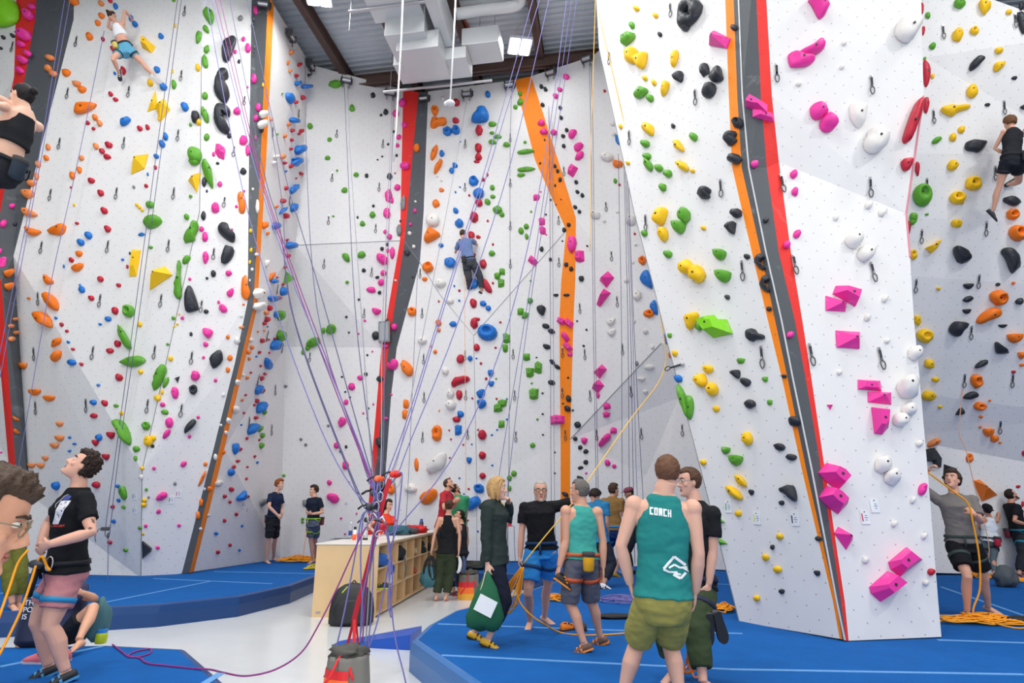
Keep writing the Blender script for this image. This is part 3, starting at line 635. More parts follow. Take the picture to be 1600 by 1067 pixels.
p P 460,760 480,728 505,735 522,765 480,805 465,790 =large pink egg behind the ropes
ab 396 790 22 20;pb 452 920 44 44;kb 515 930 20 24;kb 480 961 22 20;pb 512 1050 44 50;ab 214 880 22 22;ab 246 916 22 22;ab 110 527 28 20;pb 780 742 26 22;pb 818 582 16 16;kb 735 900 36 70;pb 640 90 20 18
oe 922 405 110 60 -65 =long chalky orange hold;ok 915 645 36 66;ok 908 715 40 66
@420 690
pb 512 160 44 54;pb 403 273 34 36;pe 424 375 90 60 -25 =pink peanut-shaped hold behind the standing boy;kb 595 342 14 14;pb 481 511 18 16;pb 585 479 14 14;pb 508 615 16 14;ab 240 410 34 48;gb 226 515 22 20;gb 224 535 20 20;gb 100 226 22 20;pb 535 270 14 14
@640 690
cd 172 -10 2 2
ob 80 -90 2 2
oe 45 150 92 30 -88;wb 8 310 80 64
w P 115,215 125,145 190,100 230,60 245,90 230,160 175,205 =huge white hold low on the back wall
o P 70,370 100,345 130,345 150,312 180,325 184,360 142,415 80,425 =large orange lump above the counter
bd 462 312 70 66;b P 380,400 415,375 450,360 475,385 470,420 430,445 395,462 380,440 =large blue lump behind the blonde woman
rb 485 92 48 54;rb 487 228 44 44;bj 396 126 36 44;bb 551 158 16 14;rb 268 108 14 14;rb 267 243 12 14;bb 332 243 14 14;rb 394 315 16 16;bb 362 348 12 16;rb 388 524 14 14;bb 455 597 12 14;gb 695 212 38 42;gb 665 243 34 40;gb 665 312 30 40
kb 1137 38 30 30;ke 1174 65 36 30 45;ke 1173 137 34 30 30;ke 1140 174 40 24 15;ke 1137 242 50 24 -20;pb 1177 211 18 16;ke 1035 350 50 30 -30;yb 610 430 36 60;gb 725 528 14 22;kb 967 210 14 14
@420 690
od 815 315 58 78 =orange hold behind the rope bundle
@0 250
cb 255 30 34 45;cb 243 108 30 50;cj 205 158 66 36;cj 183 232 80 50
c P 150,315 190,325 255,360 230,378 180,375 150,350 =chalky orange fin on the grey strip
o P 165,435 210,455 282,470 240,500 210,508 185,490 =left orange half-moon of the matching pair
o P 312,470 380,440 440,425 430,480 400,500 340,495 =right orange half-moon of the matching pair
ob 528 65 30 48;ob 482 105 36 52;rb 474 183 16 16;yb 495 300 18 22;rb 608 137 44 36;rb 672 220 38 42;rb 695 338 42 42;rb 717 460 40 42;rb 514 422 28 18;bb 590 502 46 50;bb 537 548 48 46;oj 525 628 50 36
o P 470,715 515,690 555,685 550,715 515,747 480,735 =orange half-moon beside two blue holds
rb 474 667 36 32;bb 425 709 14 26;rb 668 793 42 40;bb 545 862 38 40;bb 533 835 14 20;rb 792 835 30 26
o P 292,765 315,770 365,815 320,832 295,815 =orange half-moon above the stacked ovals
pb 80 307 40 34;pb 22 425 44 50;kb 100 428 26 24;pb 5 605 14 36;pk 20 680 44 62;oj 60 757 56 50;oj 60 845 50 50
y V 868,88 885,-20 980,-45 955,50 =yellow kite volume
yb 912 298 22 22;yb 930 317 24 22;yb 948 335 22 22;gb 998 296 54 46
g P 962,430 975,400 1040,370 1080,395 1070,425 1010,458 970,450 =large smooth green oval
be 942 497 46 20 10;gb 1005 582 30 22
y V 880,590 935,600 925,660 905,772 857,775 870,650 =tall yellow bracket volume
y V 1090,703 1137,760 990,860 1030,770 =yellow dart-shaped volume
kb 865 622 14 20;bb 817 664 22 18;rb 848 711 18 26;rb 1036 50 22 28;bb 985 95 14 24;ab 892 180 20 24;rb 973 173 28 22;rb 608 920 38 36;rb 765 1005 44 50
gd 858 1007 76 82 =round green ball hold
@200 250
y V 395,133 480,80 455,213 =yellow triangle volume on the seam
g P 487,5 510,5 545,70 570,185 555,190 515,120 490,50 =long green banana-shaped hold
gb 440 12 70 45;kb 507 145 34 64;kb 525 207 16 20;kb 598 22 24 18;pb 612 160 34 36;kd 768 75 44 42;gb 417 242 24 22;pb 582 322 58 64 =large round pink hold;kb 502 372 34 60
o P 728,225 750,210 770,230 765,260 785,300 780,350 755,358 735,340 740,290 728,260 =orange hourglass-shaped hold
pb 722 309 20 20;pb 775 207 14 20;gb 390 378 34 44
g P 365,555 385,500 430,450 450,415 470,425 460,470 440,510 445,535 410,545 =ragged green hold on the seam
pb 490 460 32 36;pb 513 512 40 70
k P 600,440 630,417 660,430 670,480 718,515 712,548 680,545 625,505 600,475 =black boot-shaped hold
k P 640,580 660,572 712,595 700,650 655,695 612,680 =chalked black boulder hold
pb 694 465 16 18;pb 517 648 40 82;ge 390 665 74 30 50;pe 671 755 44 36 20;kb 569 757 34 46;kb 526 788 20 20;pb 412 794 22 22
g P 330,675 352,668 345,780 358,900 345,930 310,915 300,870 320,800 =long green club-shaped hold
k P 375,900 395,840 420,838 440,880 470,975 470,1000 400,1018 375,1000 =big black tombstone-shaped hold
p P 655,885 690,855 707,860 700,900 680,915 660,905 =pink shell-shaped hold;pb 604 948 20 26;p P 607,970 630,960 660,980 662,1010 630,1020 610,1000 =pink lump with a small knob above
kb 520 1010 34 30
o P 755,790 775,765 790,770 800,840 820,880 800,930 780,935 752,900 =tall orange double hold on the edge
ob 770 962 20 16;yb 818 472 22 30;yb 820 602 22 32;yb 813 680 18 28;wb 832 195 20 20;wb 828 730 22 24;wb 812 803 14 20;wb 860 630 20 24;wb 863 310 26 100;wb 870 890 50 70;wb 875 980 56 60;ob 913 435 20 50;ob 932 490 14 24;wb 927 690 16 50
@0 450
o P 290,40 330,30 375,75 388,130 372,155 330,135 300,90 =upper big orange oval
o P 248,165 280,155 330,205 340,265 325,272 275,240 250,200 =lower big orange oval
bb 545 15 40 34;bb 718 205 46 36;bb 372 200 22 20;rb 410 244 28 26;rb 445 287 26 20;bb 455 361 24 20;rb 486 408 30 20
o P 337,380 380,335 402,332 402,370 345,402 =upper orange petal-shaped hold
o P 345,475 370,430 402,410 402,460 360,500 =lower orange petal-shaped hold
bb 478 497 50 44;rb 543 508 28 24;rb 782 372 44 44;rb 732 418 48 38;bb 668 242 24 18;oj 152 520 54 44;oj 228 698 82 42;oj 325 738 80 40;cb 103 208 32 22;cb 75 253 34 28;cb 107 297 34 26;cb 77 340 34 34;ob 193 68 22 18
o P 78,850 100,860 130,875 125,888 95,885 =upper orange claw on the grey strip;o P 85,930 130,962 125,975 95,968 =lower orange claw on the grey strip
cj 395 910 50 34;rb 793 597 50 48;bb 655 647 28 20;bb 623 763 36 36;rb 698 768 40 40;rb 622 852 48 36
ge 820 330 180 50 -65 =long thin green hold under the ball;ge 888 490 160 66 8 =green pod lying sideways;yd 932 243 30 36;yd 937 557 34 36;gb 772 785 36 24;yb 808 834 28 28
g P 758,890 790,867 830,900 868,990 865,1050 840,1045 790,960 =big green leaf on the dark fold
gd 972 920 54 60;gb 1155 200 26 26;pb 1215 200 24 26;yb 1195 175 14 14;yb 1182 240 18 18;yb 1162 256 18 14;gb 1118 375 22 20;yb 1137 470 34 36;ge 1062 600 200 50 65 =long bumpy green rail;ge 1105 630 80 34 65;k V 1162,600 1197,587 1185,635 =small black spike;pb 1167 700 48 84;yb 1050 732 40 46;yb 1080 695 24 34;pb 1083 777 36 34;ge 1098 828 48 34;pb 1127 898 56 76;pe 1110 975 80 36 50
@200 450
kb 420 307 22 30;p P 492,270 530,262 572,285 545,335 520,337 =pink heart-shaped hold;pb 518 376 34 34;pb 503 463 22 22
k P 540,460 610,403 635,440 630,490 575,548 542,500 =big black diamond-shaped hold
ob 665 327 26 30;od 680 465 36 44;od 665 545 30 40;wb 755 187 20 24;wb 728 350 44 50;wb 637 712 24 26;pb 448 585 62 66 =large pink pebble hold;kd 435 675 56 66;pb 584 615 26 26
ke 410 920 120 44 50 =twisted black branch-shaped hold
pb 468 862 24 24;pb 410 990 26 26;wb 823 347 20 36;wb 720 810 28 56;wb 670 885 20 40;wb 655 965 20 30;wb 620 915 20 20;wb 730 630 20 40;wb 770 580 20 24;cb 757 262 40 20
cb 921 165 22 32;rb 945 135 20 40;rb 930 210 24 36;rb 910 237 20 26;bb 930 258 10 12;ob 866 292 12 14;ob 909 287 12 14;rb 895 352 20 34;rb 938 345 12 14;rb 978 337 12 18;be 985 380 80 40 65;be 935 505 80 34 -80 =blue leaf on the narrow wall;rb 877 430 18 22;rb 943 432 12 14;bb 856 458 12 14;ob 827 398 18 30;ob 804 430 18 30;ob 808 473 14 24;rb 885 520 14 18;rb 913 573 18 20;rb 893 604 18 34;rb 820 564 14 18;ob 795 598 16 26;be 872 680 70 26 75;rb 900 686 18 32;rb 785 714 14 18;rb 860 752 20 30;rb 842 780 14 18;ob 762 748 16 22;be 888 797 84 40 70;gb 910 830 18 34;rb 853 865 26 24;rb 773 833 14 18;bb 755 913 12 14;be 832 940 84 44 65;gb 880 938 24 44;gb 898 985 24 36;rb 793 1003 18 22;rb 876 1013 14 18
@200 660
be 717 175 76 26 -85;rb 748 180 22 26;rb 846 227 14 20;w P 578,405 600,382 632,392 635,408 605,432 585,425 =white cone-shaped hold;ob 637 200 18 30;od 516 278 28 30;oe 495 375 120 22 65 =thin orange stick-shaped hold;rb 733 258 26 20;rb 708 296 18 28;bb 688 335 36 50;rb 796 297 14 16;rb 790 376 16 20;bb 862 267 14 18;rb 690 447 28 32;rb 645 493 20 28;b P 725,505 765,470 785,450 785,490 770,515 735,530 =blue wave-shaped hold low down;rb 802 493 16 20;rb 680 530 18 24;rb 722 613 18 26;rb 645 655 20 26;bb 588 740 26 24;bb 760 690 14 18;rb 680 818 20 24;rb 600 866 24 28;bb 744 852 14 20;wb 537 620 18 22;ob 488 533 28 56;ob 467 620 30 60;ob 545 445 22 40;wb 583 230 28 44;ab 900 535 34 50;gb 892 155 24 40;wb 512 445 16 24;wb 484 710 16 22
pb 173 306 26 26;pe 370 278 50 36 40;pe 222 497 86 50 35 =long pale pink hold;pe 203 595 36 30 40;pb 118 690 26 26;pb 340 687 26 26;pb 198 835 28 28;ab 313 408 22 28;gb 122 447 22 24;ab 137 500 18 20;yb 110 520 34 30;yb 105 550 40 34;gb 78 704 26 24;yb 100 743 18 22
k V 92,793 105,795 160,840 155,862 95,912 =black angular volume at the wall's foot
yb 135 125 54 80;yb 170 105 34 40;kb 164 158 24 26;gb 55 177 46 42;gb 50 240 22 40;yb 93 305 24 28;wb 88 365 22 36
@0 660
cj 398 108 52 42;cj 365 157 52 40;cj 300 242 42 32;cj 207 290 52 36;cj 270 290 48 38;rj 740 88 44 50;rj 635 138 40 44;rj 706 232 42 44;bb 660 100 34 46;bb 464 100 20 20;bb 497 143 26 18;bb 464 190 24 18;bb 370 422 42 60;rb 640 418 46 46;bb 785 425 24 26;ge 820 470 96 40 -80;bb 790 520 22 26;rb 752 563 24 26;gb 825 565 20 26;bb 758 660 22 26;rb 732 800 28 28;gb 838 852 26 28;ob 140 842 34 26;pb 8 200 16 14
@1100 480
k P 280,200 290,155 330,135 360,180 400,180 400,215 340,215 320,235 =black ram's-head hold
k P 178,435 215,412 240,420 235,480 210,470 =black thumb hold under the green bit
k P 250,480 275,467 315,490 300,525 280,533 255,515 =black lump beside the thumb
gk 247 357 42 38;gk 406 480 30 38;gk 438 633 34 40;kb 303 645 74 60;pb 573 184 46 44;kb 532 460 38 28;kb 605 762 72 66
p V 888,150 1048,160 1046,272 895,262 =large pink rectangular block
p V 822,648 862,648 845,685 =tiny pink triangle
p V 1032,480 1180,487 1190,558 1110,552 1032,545 =upper pink bar of the staggered pair
p V 1100,558 1255,565 1256,647 1100,630 =lower pink bar of the staggered pair
p V 1130,662 1250,675 1240,800 1200,845 1150,838 =pink coffin-shaped block
yb 288 875 66 90;ke 505 932 72 50 -20;ke 583 1000 72 46 -10;gj 142 957 62 50;gj 212 1025 90 70;wb 1090 70 38 46;wb 1222 225 36 34;wb 905 433 36 36
@1100 690
k P 512,320 550,305 585,285 605,310 620,395 590,400 565,360 520,350 =black pistol-shaped hold
kb 518 408 36 34;kb 316 338 34 38;ye 242 262 100 46 -45;ye 200 340 130 56 -45 =long yellow hold above the route cards;yb 228 478 46 44;yb 503 632 46 46;kb 455 703 30 36;yb 410 773 46 46;yb 490 853 50 48;kb 762 646 44 36;kb 755 877 40 38;kb 519 998 36 34;yb 350 1043 44 44
g V 50,470 135,538 90,545 =upper green fin by the man's arm;g V 98,640 155,682 100,690 =lower green fin by the man's arm
p V 775,205 830,138 900,172 968,250 905,322 830,265 =upper pink box hold on the tower edge
p V 778,370 830,293 900,335 972,410 908,480 840,435 =lower pink box hold on the tower edge
p V 878,610 905,567 1000,652 958,720 =flat pink diamond hold
wb 1195 155 100 110;wb 1260 235 100 115;wb 1080 792 42 42
@1300 480
yb 572 88 42 76;yd 622 190 110 90 =yellow flower-shaped hold beside the tower edge;yb 650 378 66 66;yb 690 483 46 36;yb 645 593 90 70;yb 722 664 28 24;wb 552 305 80 96;wb 512 535 135 150 =largest white dome near the tower's right edge;wb 515 680 100 80;wb 458 750 95 95;wb 583 908 42 44
k P 780,150 800,110 830,90 905,100 900,130 865,160 840,205 790,175 =black bear-head-shaped hold
kj 1138 126 60 24;k P 1088,240 1100,228 1195,305 1130,315 1095,310 =black triangle left of the orange holds;ke 997 378 100 34 30;ke 925 590 104 50 15 =black moustache-shaped hold
k P 820,722 860,662 890,690 885,712 840,718 =black bird-shaped hold
oj 1215 210 94 66;oj 1265 322 50 50;od 965 490 80 94 =orange oval with a chalky pocket;od 990 660 84 56;ob 1052 622 22 16;ob 993 731 26 22;ob 990 800 24 18;oj 1040 838 64 60;ob 1083 877 54 50;ob 1120 903 20 18;od 918 1005 50 64 =orange loop hold on the pale lower wall;rb 1210 432 28 22;ob 1265 385 30 22;rb 1275 975 18 40
k V 630,945 690,935 740,1010 735,1067 690,1067 680,1030 635,1025 =large dark volume behind the tower edge
c P 630,915 700,870 718,880 714,905 640,945 =peach cylinder-shaped hold
@1300 690 .3188
k V 553,110 615,130 622,165 550,160 =dark volume behind the belayer's head
o V 700,190 730,185 818,260 745,292 =orange triangular volume
rb 912 220 20 16;p P 425,225 440,203 462,212 462,245 445,265 425,258 =mottled pink hold low on the tower edge;rb 487 638 34 36;wb 397 287 26 34;wb 305 403 26 34;wb 452 463 26 34;wb 165 582 32 36;wb 460 693 30 30
p V 290,590 378,517 455,578 345,662 300,625 =upper big pink block near the tower's foot
p V 197,712 285,635 362,697 250,785 205,745 =lower big pink block near the tower's foot
rb 935 305 14 30
"""
HC = {'o': ('orange', 'f57a12', 'f3b98a'), 'c': ('orange', 'ef8d4c', 'f4c8a4'), 'r': ('red', 'c21f38', 'd67c86'), 'p': ('pink', 'f23aa2', 'f48cc6'), 'b': ('blue', '1c76cf', '7fb0e0'),
      'g': ('green', '5da52c', 'a6c98c'), 'y': ('yellow', 'fbc80f', 'fbe27a'), 'k': ('black', '2d3138', '70757c'), 'w': ('white', 'ece9e4', 'd8d4cc'), 'l': ('lime', '84d41c', 'b5e37a'), 'a': ('grey', '85888a', 'b5b7b8')}
def holdmat(c):
    nm, h, chalk = HC[c]
    m = bpy.data.materials.new('%s_hold_plastic' % nm); m.use_nodes = True
    nt = m.node_tree; N = nt.nodes; L = nt.links; b = N['Principled BSDF']
    b.inputs['Roughness'].default_value = 0.45
    b.inputs['Specular IOR Level'].default_value = 0.4
    tc = N.new('ShaderNodeTexCoord'); n = N.new('ShaderNodeTexNoise'); n.inputs['Scale'].default_value = 7; n.inputs['Detail'].default_value = 6; n.inputs['Roughness'].default_value = 0.6
    L.new(tc.outputs['Object'], n.inputs['Vector'])
    rp = N.new('ShaderNodeValToRGB'); rp.color_ramp.elements[0].position = 0.57; rp.color_ramp.elements[1].position = 0.85
    rp.color_ramp.elements[1].color = (0.75, 0.75, 0.75, 1)
    L.new(n.outputs['Fac'], rp.inputs[0])
    mx = N.new('ShaderNodeMix'); mx.data_type = 'RGBA'; mx.inputs[6].default_value = hexc(h) + (1,); mx.inputs[7].default_value = hexc(chalk) + (1,)
    L.new(rp.outputs[0], mx.inputs[0]); L.new(mx.outputs[2], b.inputs['Base Color'])
    n2 = N.new('ShaderNodeTexNoise'); n2.inputs['Scale'].default_value = 120; L.new(tc.outputs['Object'], n2.inputs['Vector'])
    bp = N.new('ShaderNodeBump'); bp.inputs['Strength'].default_value = 0.25; bp.inputs['Distance'].default_value = 0.004
    L.new(n2.outputs['Fac'], bp.inputs['Height']); L.new(bp.outputs['Normal'], b.inputs['Normal'])
    return m
HM = {c: holdmat(c) for c in HC}
BOLT = mat('dark_bolt', (0.03, 0.03, 0.035), 0.5)
bvv, bvf, bvo = [], [], []
for w_ in WALLS:
    n0 = len(bvv); bvv += [w_.matrix_world @ v.co for v in w_.data.vertices]
    for p in w_.data.polygons: bvf.append(tuple(i + n0 for i in p.vertices)); bvo.append(w_.name)
BVH = BVHTree.FromPolygons(bvv, bvf)
CAMP = Vector((0, 0, CAMZ))
def wallhit(px, py):
    h = BVH.ray_cast(CAMP, ray(px, py).normalized())
    if h[0] is None: return None
    n = h[1]
    if n.dot(h[0] - CAMP) > 0: n = -n
    return h[0], n, bvo[h[2]]
HOLDS = []
def parse():
    ox = oy = 0; sc = 300 / 1280
    for line in SURVEY.strip().split('\n'):
        if line[0] == '@':
            q = line[1:].split(); ox, oy = float(q[0]), float(q[1]); sc = float(q[2]) if len(q) > 2 else 300 / 1280
            continue
        for e in line.split(';'):
            e = e.strip(); nm = None
            if '=' in e: e, nm = e.split('='); nm = nm.strip(); e = e.strip()
            t = e.split()
            if len(t[0]) == 1: c, s, rest = t[0], t[1], t[2:]
            else: c, s, rest = t[0][0], t[0][1], t[1:]
            if s in 'PV':
                out = [tuple(map(float, q.split(','))) for q in rest]
                rot = 0
            else:
                x, y, w, h = map(float, rest[:4]); rot = float(rest[4]) if len(rest) > 4 else 0
                if w < 4: continue
                out = []
                rs = random.Random(int(x * 7 + y * 13 + w))
                if s == 'k':
                    j = lambda: rs.uniform(-.1, .1)
                    base = [(-.5 + j(), -.38 + j()), (-.1, -.5), (.5 + j(), -.36 + j()), (.46 + j(), .4 + j()), (.05, .5), (-.46 + j(), .42 + j())]
                elif s == 'j':
                    base = [(-.5, -.38), (-.2, -.46), (.2, -.46), (.5, -.38), (.44, .05), (.26, .36), (0, .5), (-.26, .36), (-.44, .05)]
                else:
                    n = 10 if max(w, h) < 26 else 14
                    amp = .0 if s in 'RD' else .09
                    base = []
                    for i in range(n):
                        a = 2 * math.pi * i / n; k = .5 * (1 + rs.uniform(-amp, amp))
                        base.append((math.cos(a) * k, math.sin(a) * k))
                    if s == 'e' and rs.random() < .5: base = [(u, v * (1 + .35 * u)) for u, v in base]
                ca, sa = math.cos(math.radians(rot)), math.sin(math.radians(rot))
                for u, v in base:
                    u, v = u * w, v * h
                    out.append((x + u * ca + v * sa, y - u * sa + v * ca))
            out = [(ox + a * sc, oy + b * sc) for a, b in out]
            cx = sum(p[0] for p in out) / len(out); cy = sum(p[1] for p in out) / len(out)
            HOLDS.append(dict(c=c, s=s, out=out, px=cx, py=cy, name=nm))
parse()
def hold_mesh(H, name, far=False):
    hit = None
    for k in range(12):
        hit = wallhit(H['px'] - (k * 2 if H['px'] > 800 else -k * 2), H['py'])
        if hit: break
    if not hit: return None
    c, n, wn = hit
    if 'sox' in H: pass
    up = (Vector((0, 0, 1)) - n * n.z).normalized(); ri = up.cross(n).normalized()
    # size in metres
    def on(px, py, off):
        r = ray(px, py); den = r.dot(n)
        k = ((c + n * off) - CAMP).dot(n) / den
        return CAMP + r * k
    pr = [on(a, b, 0) for a, b in H['out']]
    us = [(p - c).dot(ri) for p in pr]; vs_ = [(p - c).dot(up) for p in pr]
    w, h = max(us) - min(us), max(vs_) - min(vs_)
    m = min(w, h); s = H['s']
    D = {'V': .55, 'k': .5, 'j': .6, 'd': .5, 'D': .42, 'R': .3, 'P': .5, 'e': .55, 'b': .6}[s] * m
    D = max(.025, min(D, .30))
    # nudge so the protruding body covers the surveyed outline
    pr = [on(a, b, D * .3) for a, b in H['out']]
    q = [((p - c).dot(ri), (p - c).dot(up)) for p in pr]
    mu = sum(a for a, b in q) / len(q); mv = sum(b for a, b in q) / len(q)
    q = [(a - mu, b - mv) for a, b in q]
    c2 = c + ri * mu + up * mv
    area2 = sum(q[i - 1][0] * q[i][1] - q[i][0] * q[i - 1][1] for i in range(len(q)))
    if area2 < 0: q = q[::-1]
    if s == 'P' and not far:        # round the drawn outline
        q2 = []
        for i in range(len(q)):
            a, b = q[i], q[(i + 1) % len(q)]
            q2 += [(a[0] * .75 + b[0] * .25, a[1] * .75 + b[1] * .25), (a[0] * .25 + b[0] * .75, a[1] * .25 + b[1] * .75)]
        q = q2
    sx = random.Random(int(H['px'] * 31 + H['py'] * 17))
    ax, ay = sx.uniform(-.12, .12) * w, (sx.uniform(0, .2)) * h
    if s == 'j': ay = .26 * h
    if s == 'V': ax, ay = sx.uniform(-.15, .15) * w, sx.uniform(.0, .15) * h
    N = len(q)
    if s == 'V' or s == 'k': prof = [(1, 0, 0), (1, .12, 0), (.55 if s == 'k' or N > 4 else .18, 1, 1)]
    elif s == 'd' or s == 'D': prof = [(.95, 0, 0), (1, .25, 0), (.92, .62, .3), (.68, .96, .6), (.5, 1, .8), (.36, .8, .9), (.24, .45, 1)]
    elif s == 'R': prof = None
    elif s == 'j': prof = [(.95, 0, 0), (1, .2, .1), (.97, .6, .45), (.82, .9, .8), (.5, 1, 1)]
    else: prof = [(.95, 0, 0), (1, .22, 0), (.95, .5, .3), (.78, .8, .7), (.45, .97, 1)]
    if far and prof and s not in 'Vk': prof = [(.95, 0, 0), (1, .25, 0), (.7, .85, .8)]
    mb = MB()
    if s == 'R':
        ring = [Vector((a * .72, b * .72, D * .35)) for a, b in q]
        mb.tube(ring, [.26 * m * (1 + .25 * math.sin(i * 1.3)) for i in range(N)], 10, closed=True)
    else:
        rings = []
        for (k, z, t) in prof:
            ring = []
            for i, (a, b) in enumerate(q):
                p = Vector((a * k + ax * t, b * k + ay * t, max(z * D, .003)))
                if s in 'bePd' and not far and m > .05 and 0 < z:
                    f = noise.noise(Vector((p.x, p.y, p.z)) * (2.2 / m) + Vector((H['px'], H['py'], 0))) * .13 * m
                    p += Vector((a, b, 0)).normalized() * f * .5 + Vector((0, 0, f))
                ring.append(p)
            rings.append(ring)
        mb.rings(rings)
    mx = Matrix((ri, up, n)).transposed()
    H['bolt'] = Vector((ax, ay, D * (.5 if s in 'dD' else 1.0))); H['size'] = math.sqrt(w * h)
    H['wall'] = wn; H['mx'] = mx; H['ctr'] = c2; H['D'] = D
    return mb
# survey size decides which holds stand as individuals (the 300 that show largest)
for H in HOLDS:
    xs = [p[0] for p in H['out']]; ys = [p[1] for p in H['out']]
    H['area'] = abs(sum(H['out'][i - 1][0] * H['out'][i][1] - H['out'][i][0] * H['out'][i - 1][1] for i in range(len(H['out'])))) / 2
    if H['name']: H['area'] += 1000
HOLDS.sort(key=lambda H: -H['area'])
NBIG = 300
PANEL = {'wall_far_left': 'the far-left wall', 'wall_left': 'the big left wall', 'wall_left_middle': 'the wall left of the orange edge',
         'wall_left_return': 'the narrow wall right of the orange edge', 'wall_back_left': 'the back wall left of the red stripe',
         'wall_back_middle': 'the back wall between red and orange stripes', 'wall_back_right': 'the back wall right of the orange stripe',
         'wall_tower_left': "the tower's left face", 'wall_tower_right': "the tower's right face", 'wall_tower_side': "the tower's right edge", 'wall_right': 'the wall right of the tower',
         'wall_tower_return': "the tower's left edge"}
SHP = {'b': 'rounded', 'e': 'oval', 'd': 'pocketed', 'j': 'half-moon', 'k': 'faceted', 'P': 'sculpted', 'V': 'angular', 'D': 'domed', 'R': 'ring-shaped'}
ORD = ['', 'highest', 'second highest', 'third highest', 'fourth highest', 'fifth highest', 'sixth highest', 'seventh highest', 'eighth highest', 'ninth highest', 'tenth highest']
NTH = ['', 'nearest', 'second nearest', 'third nearest', 'fourth nearest', 'fifth nearest', 'sixth nearest', 'seventh nearest', 'eighth nearest', 'ninth nearest', 'tenth nearest']
bolt_mb = MB(); bolt_mb.tube([(0, 0, -.012), (0, 0, .004)], .011, 8)
BOLTME = bolt_mb.mesh('bolt', BOLT)
small = {}
cents = {}
todo = []
for i, H in enumerate(HOLDS):
    big = i < NBIG
    mb = hold_mesh(H, 'climbing_hold', far=not big)
    if mb is None: H['wall'] = None; continue
    if big:
        me = mb.mesh('climbing_hold', HM[H['c']], smooth=H['s'] not in 'Vk')
        nm = 'climbing_volume' if H['s'] == 'V' and H['size'] > .25 else 'climbing_hold'
        o = link(nm, me); o.matrix_world = Matrix.Translation(H['ctr']) @ H['mx'].to_4x4()
        b = link('bolt', BOLTME, o); b.location = H['bolt']
        k = max(.7, min(1.6, H['size'] * 5)); b.scale = (k, k, 1)
        H['o'] = o; todo.append(H)
        tag(o, None, 'climbing hold', 'climbing holds on ' + PANEL[H['wall']])
    else:
        w = small.setdefault(H['wall'], {}).setdefault(H['c'], MB())
        mx = Matrix.Translation(H['ctr']) @ H['mx'].to_4x4()
        w.add([mx @ v for v in mb.v], mb.f)
# the small remaining holds: one object for all of them
vs, fs, mi, hm = [], [], [], list(HM)
for wn in small:
    for c in small[wn]:
        n0 = len(vs); vs += small[wn][c].v
        for f in small[wn][c].f: fs.append(tuple(i + n0 for i in f)); mi.append(hm.index(c))
sm = link('small_climbing_holds', mesh('small_climbing_holds', vs, fs, [HM[c] for c in hm], mi, True))
tag(sm, 'many small coloured bolt-on footholds scattered over all the white walls', 'climbing holds', kind='stuff')
# labels: a name of its own, else its rank among holds of its colour, else its place by a named hold
def colname(H): return HC[H['c']][0]
live = [H for H in HOLDS if H.get('wall')]
for H in todo:
    o = H['o']; pan = PANEL[H['wall']]; cn = colname(H)
    if H['name']:
        o['label'] = H['name'] + ('' if ' wall' in H['name'] or len((H['name'] + ' on ' + pan).split()) > 16 else ' on ' + pan); continue
    same = sorted([q for q in live if q['wall'] == H['wall'] and colname(q) == cn], key=lambda q: q['py'])
    r = same.index(H) + 1
    if len(same) == 1: o['label'] = '%s %s hold, the only %s one on %s' % (SHP[H['s']], cn, cn, pan); continue
    if r <= 7: o['label'] = '%s %s hold, %s %s one on %s' % (SHP[H['s']], cn, ORD[r], cn, pan); continue
    if len(same) - r < 7:
        o['label'] = '%s %s hold, %s %s one on %s' % (SHP[H['s']], cn, ORD[len(same) - r + 1].replace('highest', 'lowest'), cn, pan); continue
    best = None
    for Lm in live:
        if not Lm['name'] or Lm['wall'] != H['wall'] or Lm is H: continue
        dx, dy = H['px'] - Lm['px'], H['py'] - Lm['py']
        def quad(dx, dy): return ('right of' if dx > 0 else 'left of') if abs(dx) > abs(dy) else ('below' if dy > 0 else 'above')
        d = math.hypot(dx, dy); qd = quad(dx, dy)
        rk = 1 + sum(1 for q in same if q is not H and q is not Lm and quad(q['px'] - Lm['px'], q['py'] - Lm['py']) == qd and math.hypot(q['px'] - Lm['px'], q['py'] - Lm['py']) < d)
        if rk > 9: continue
        sc_ = d + rk * 25
        if best is None or sc_ < best[0]: best = (sc_, rk, qd, Lm['name'])
    if best:
        o['label'] = '%s %s hold, %s %s one %s the %s' % (SHP[H['s']], cn, NTH[best[1]], cn, best[2], best[3])
    else:
        o['label'] = '%s %s hold, number %d down among the %s ones on %s' % (SHP[H['s']], cn, r, cn, pan)
seen = {}
for H in todo:
    l = H['o']['label']
    if l in seen: print('DUP', l)
    seen[l] = 1
    if len(l.split()) > 16: print('LONG', l)
LONGCHK = 1
print('HOLDS', len(HOLDS), 'live', len(live), 'missed', [(int(H['px']), int(H['py'])) for H in HOLDS if not H.get('wall')])
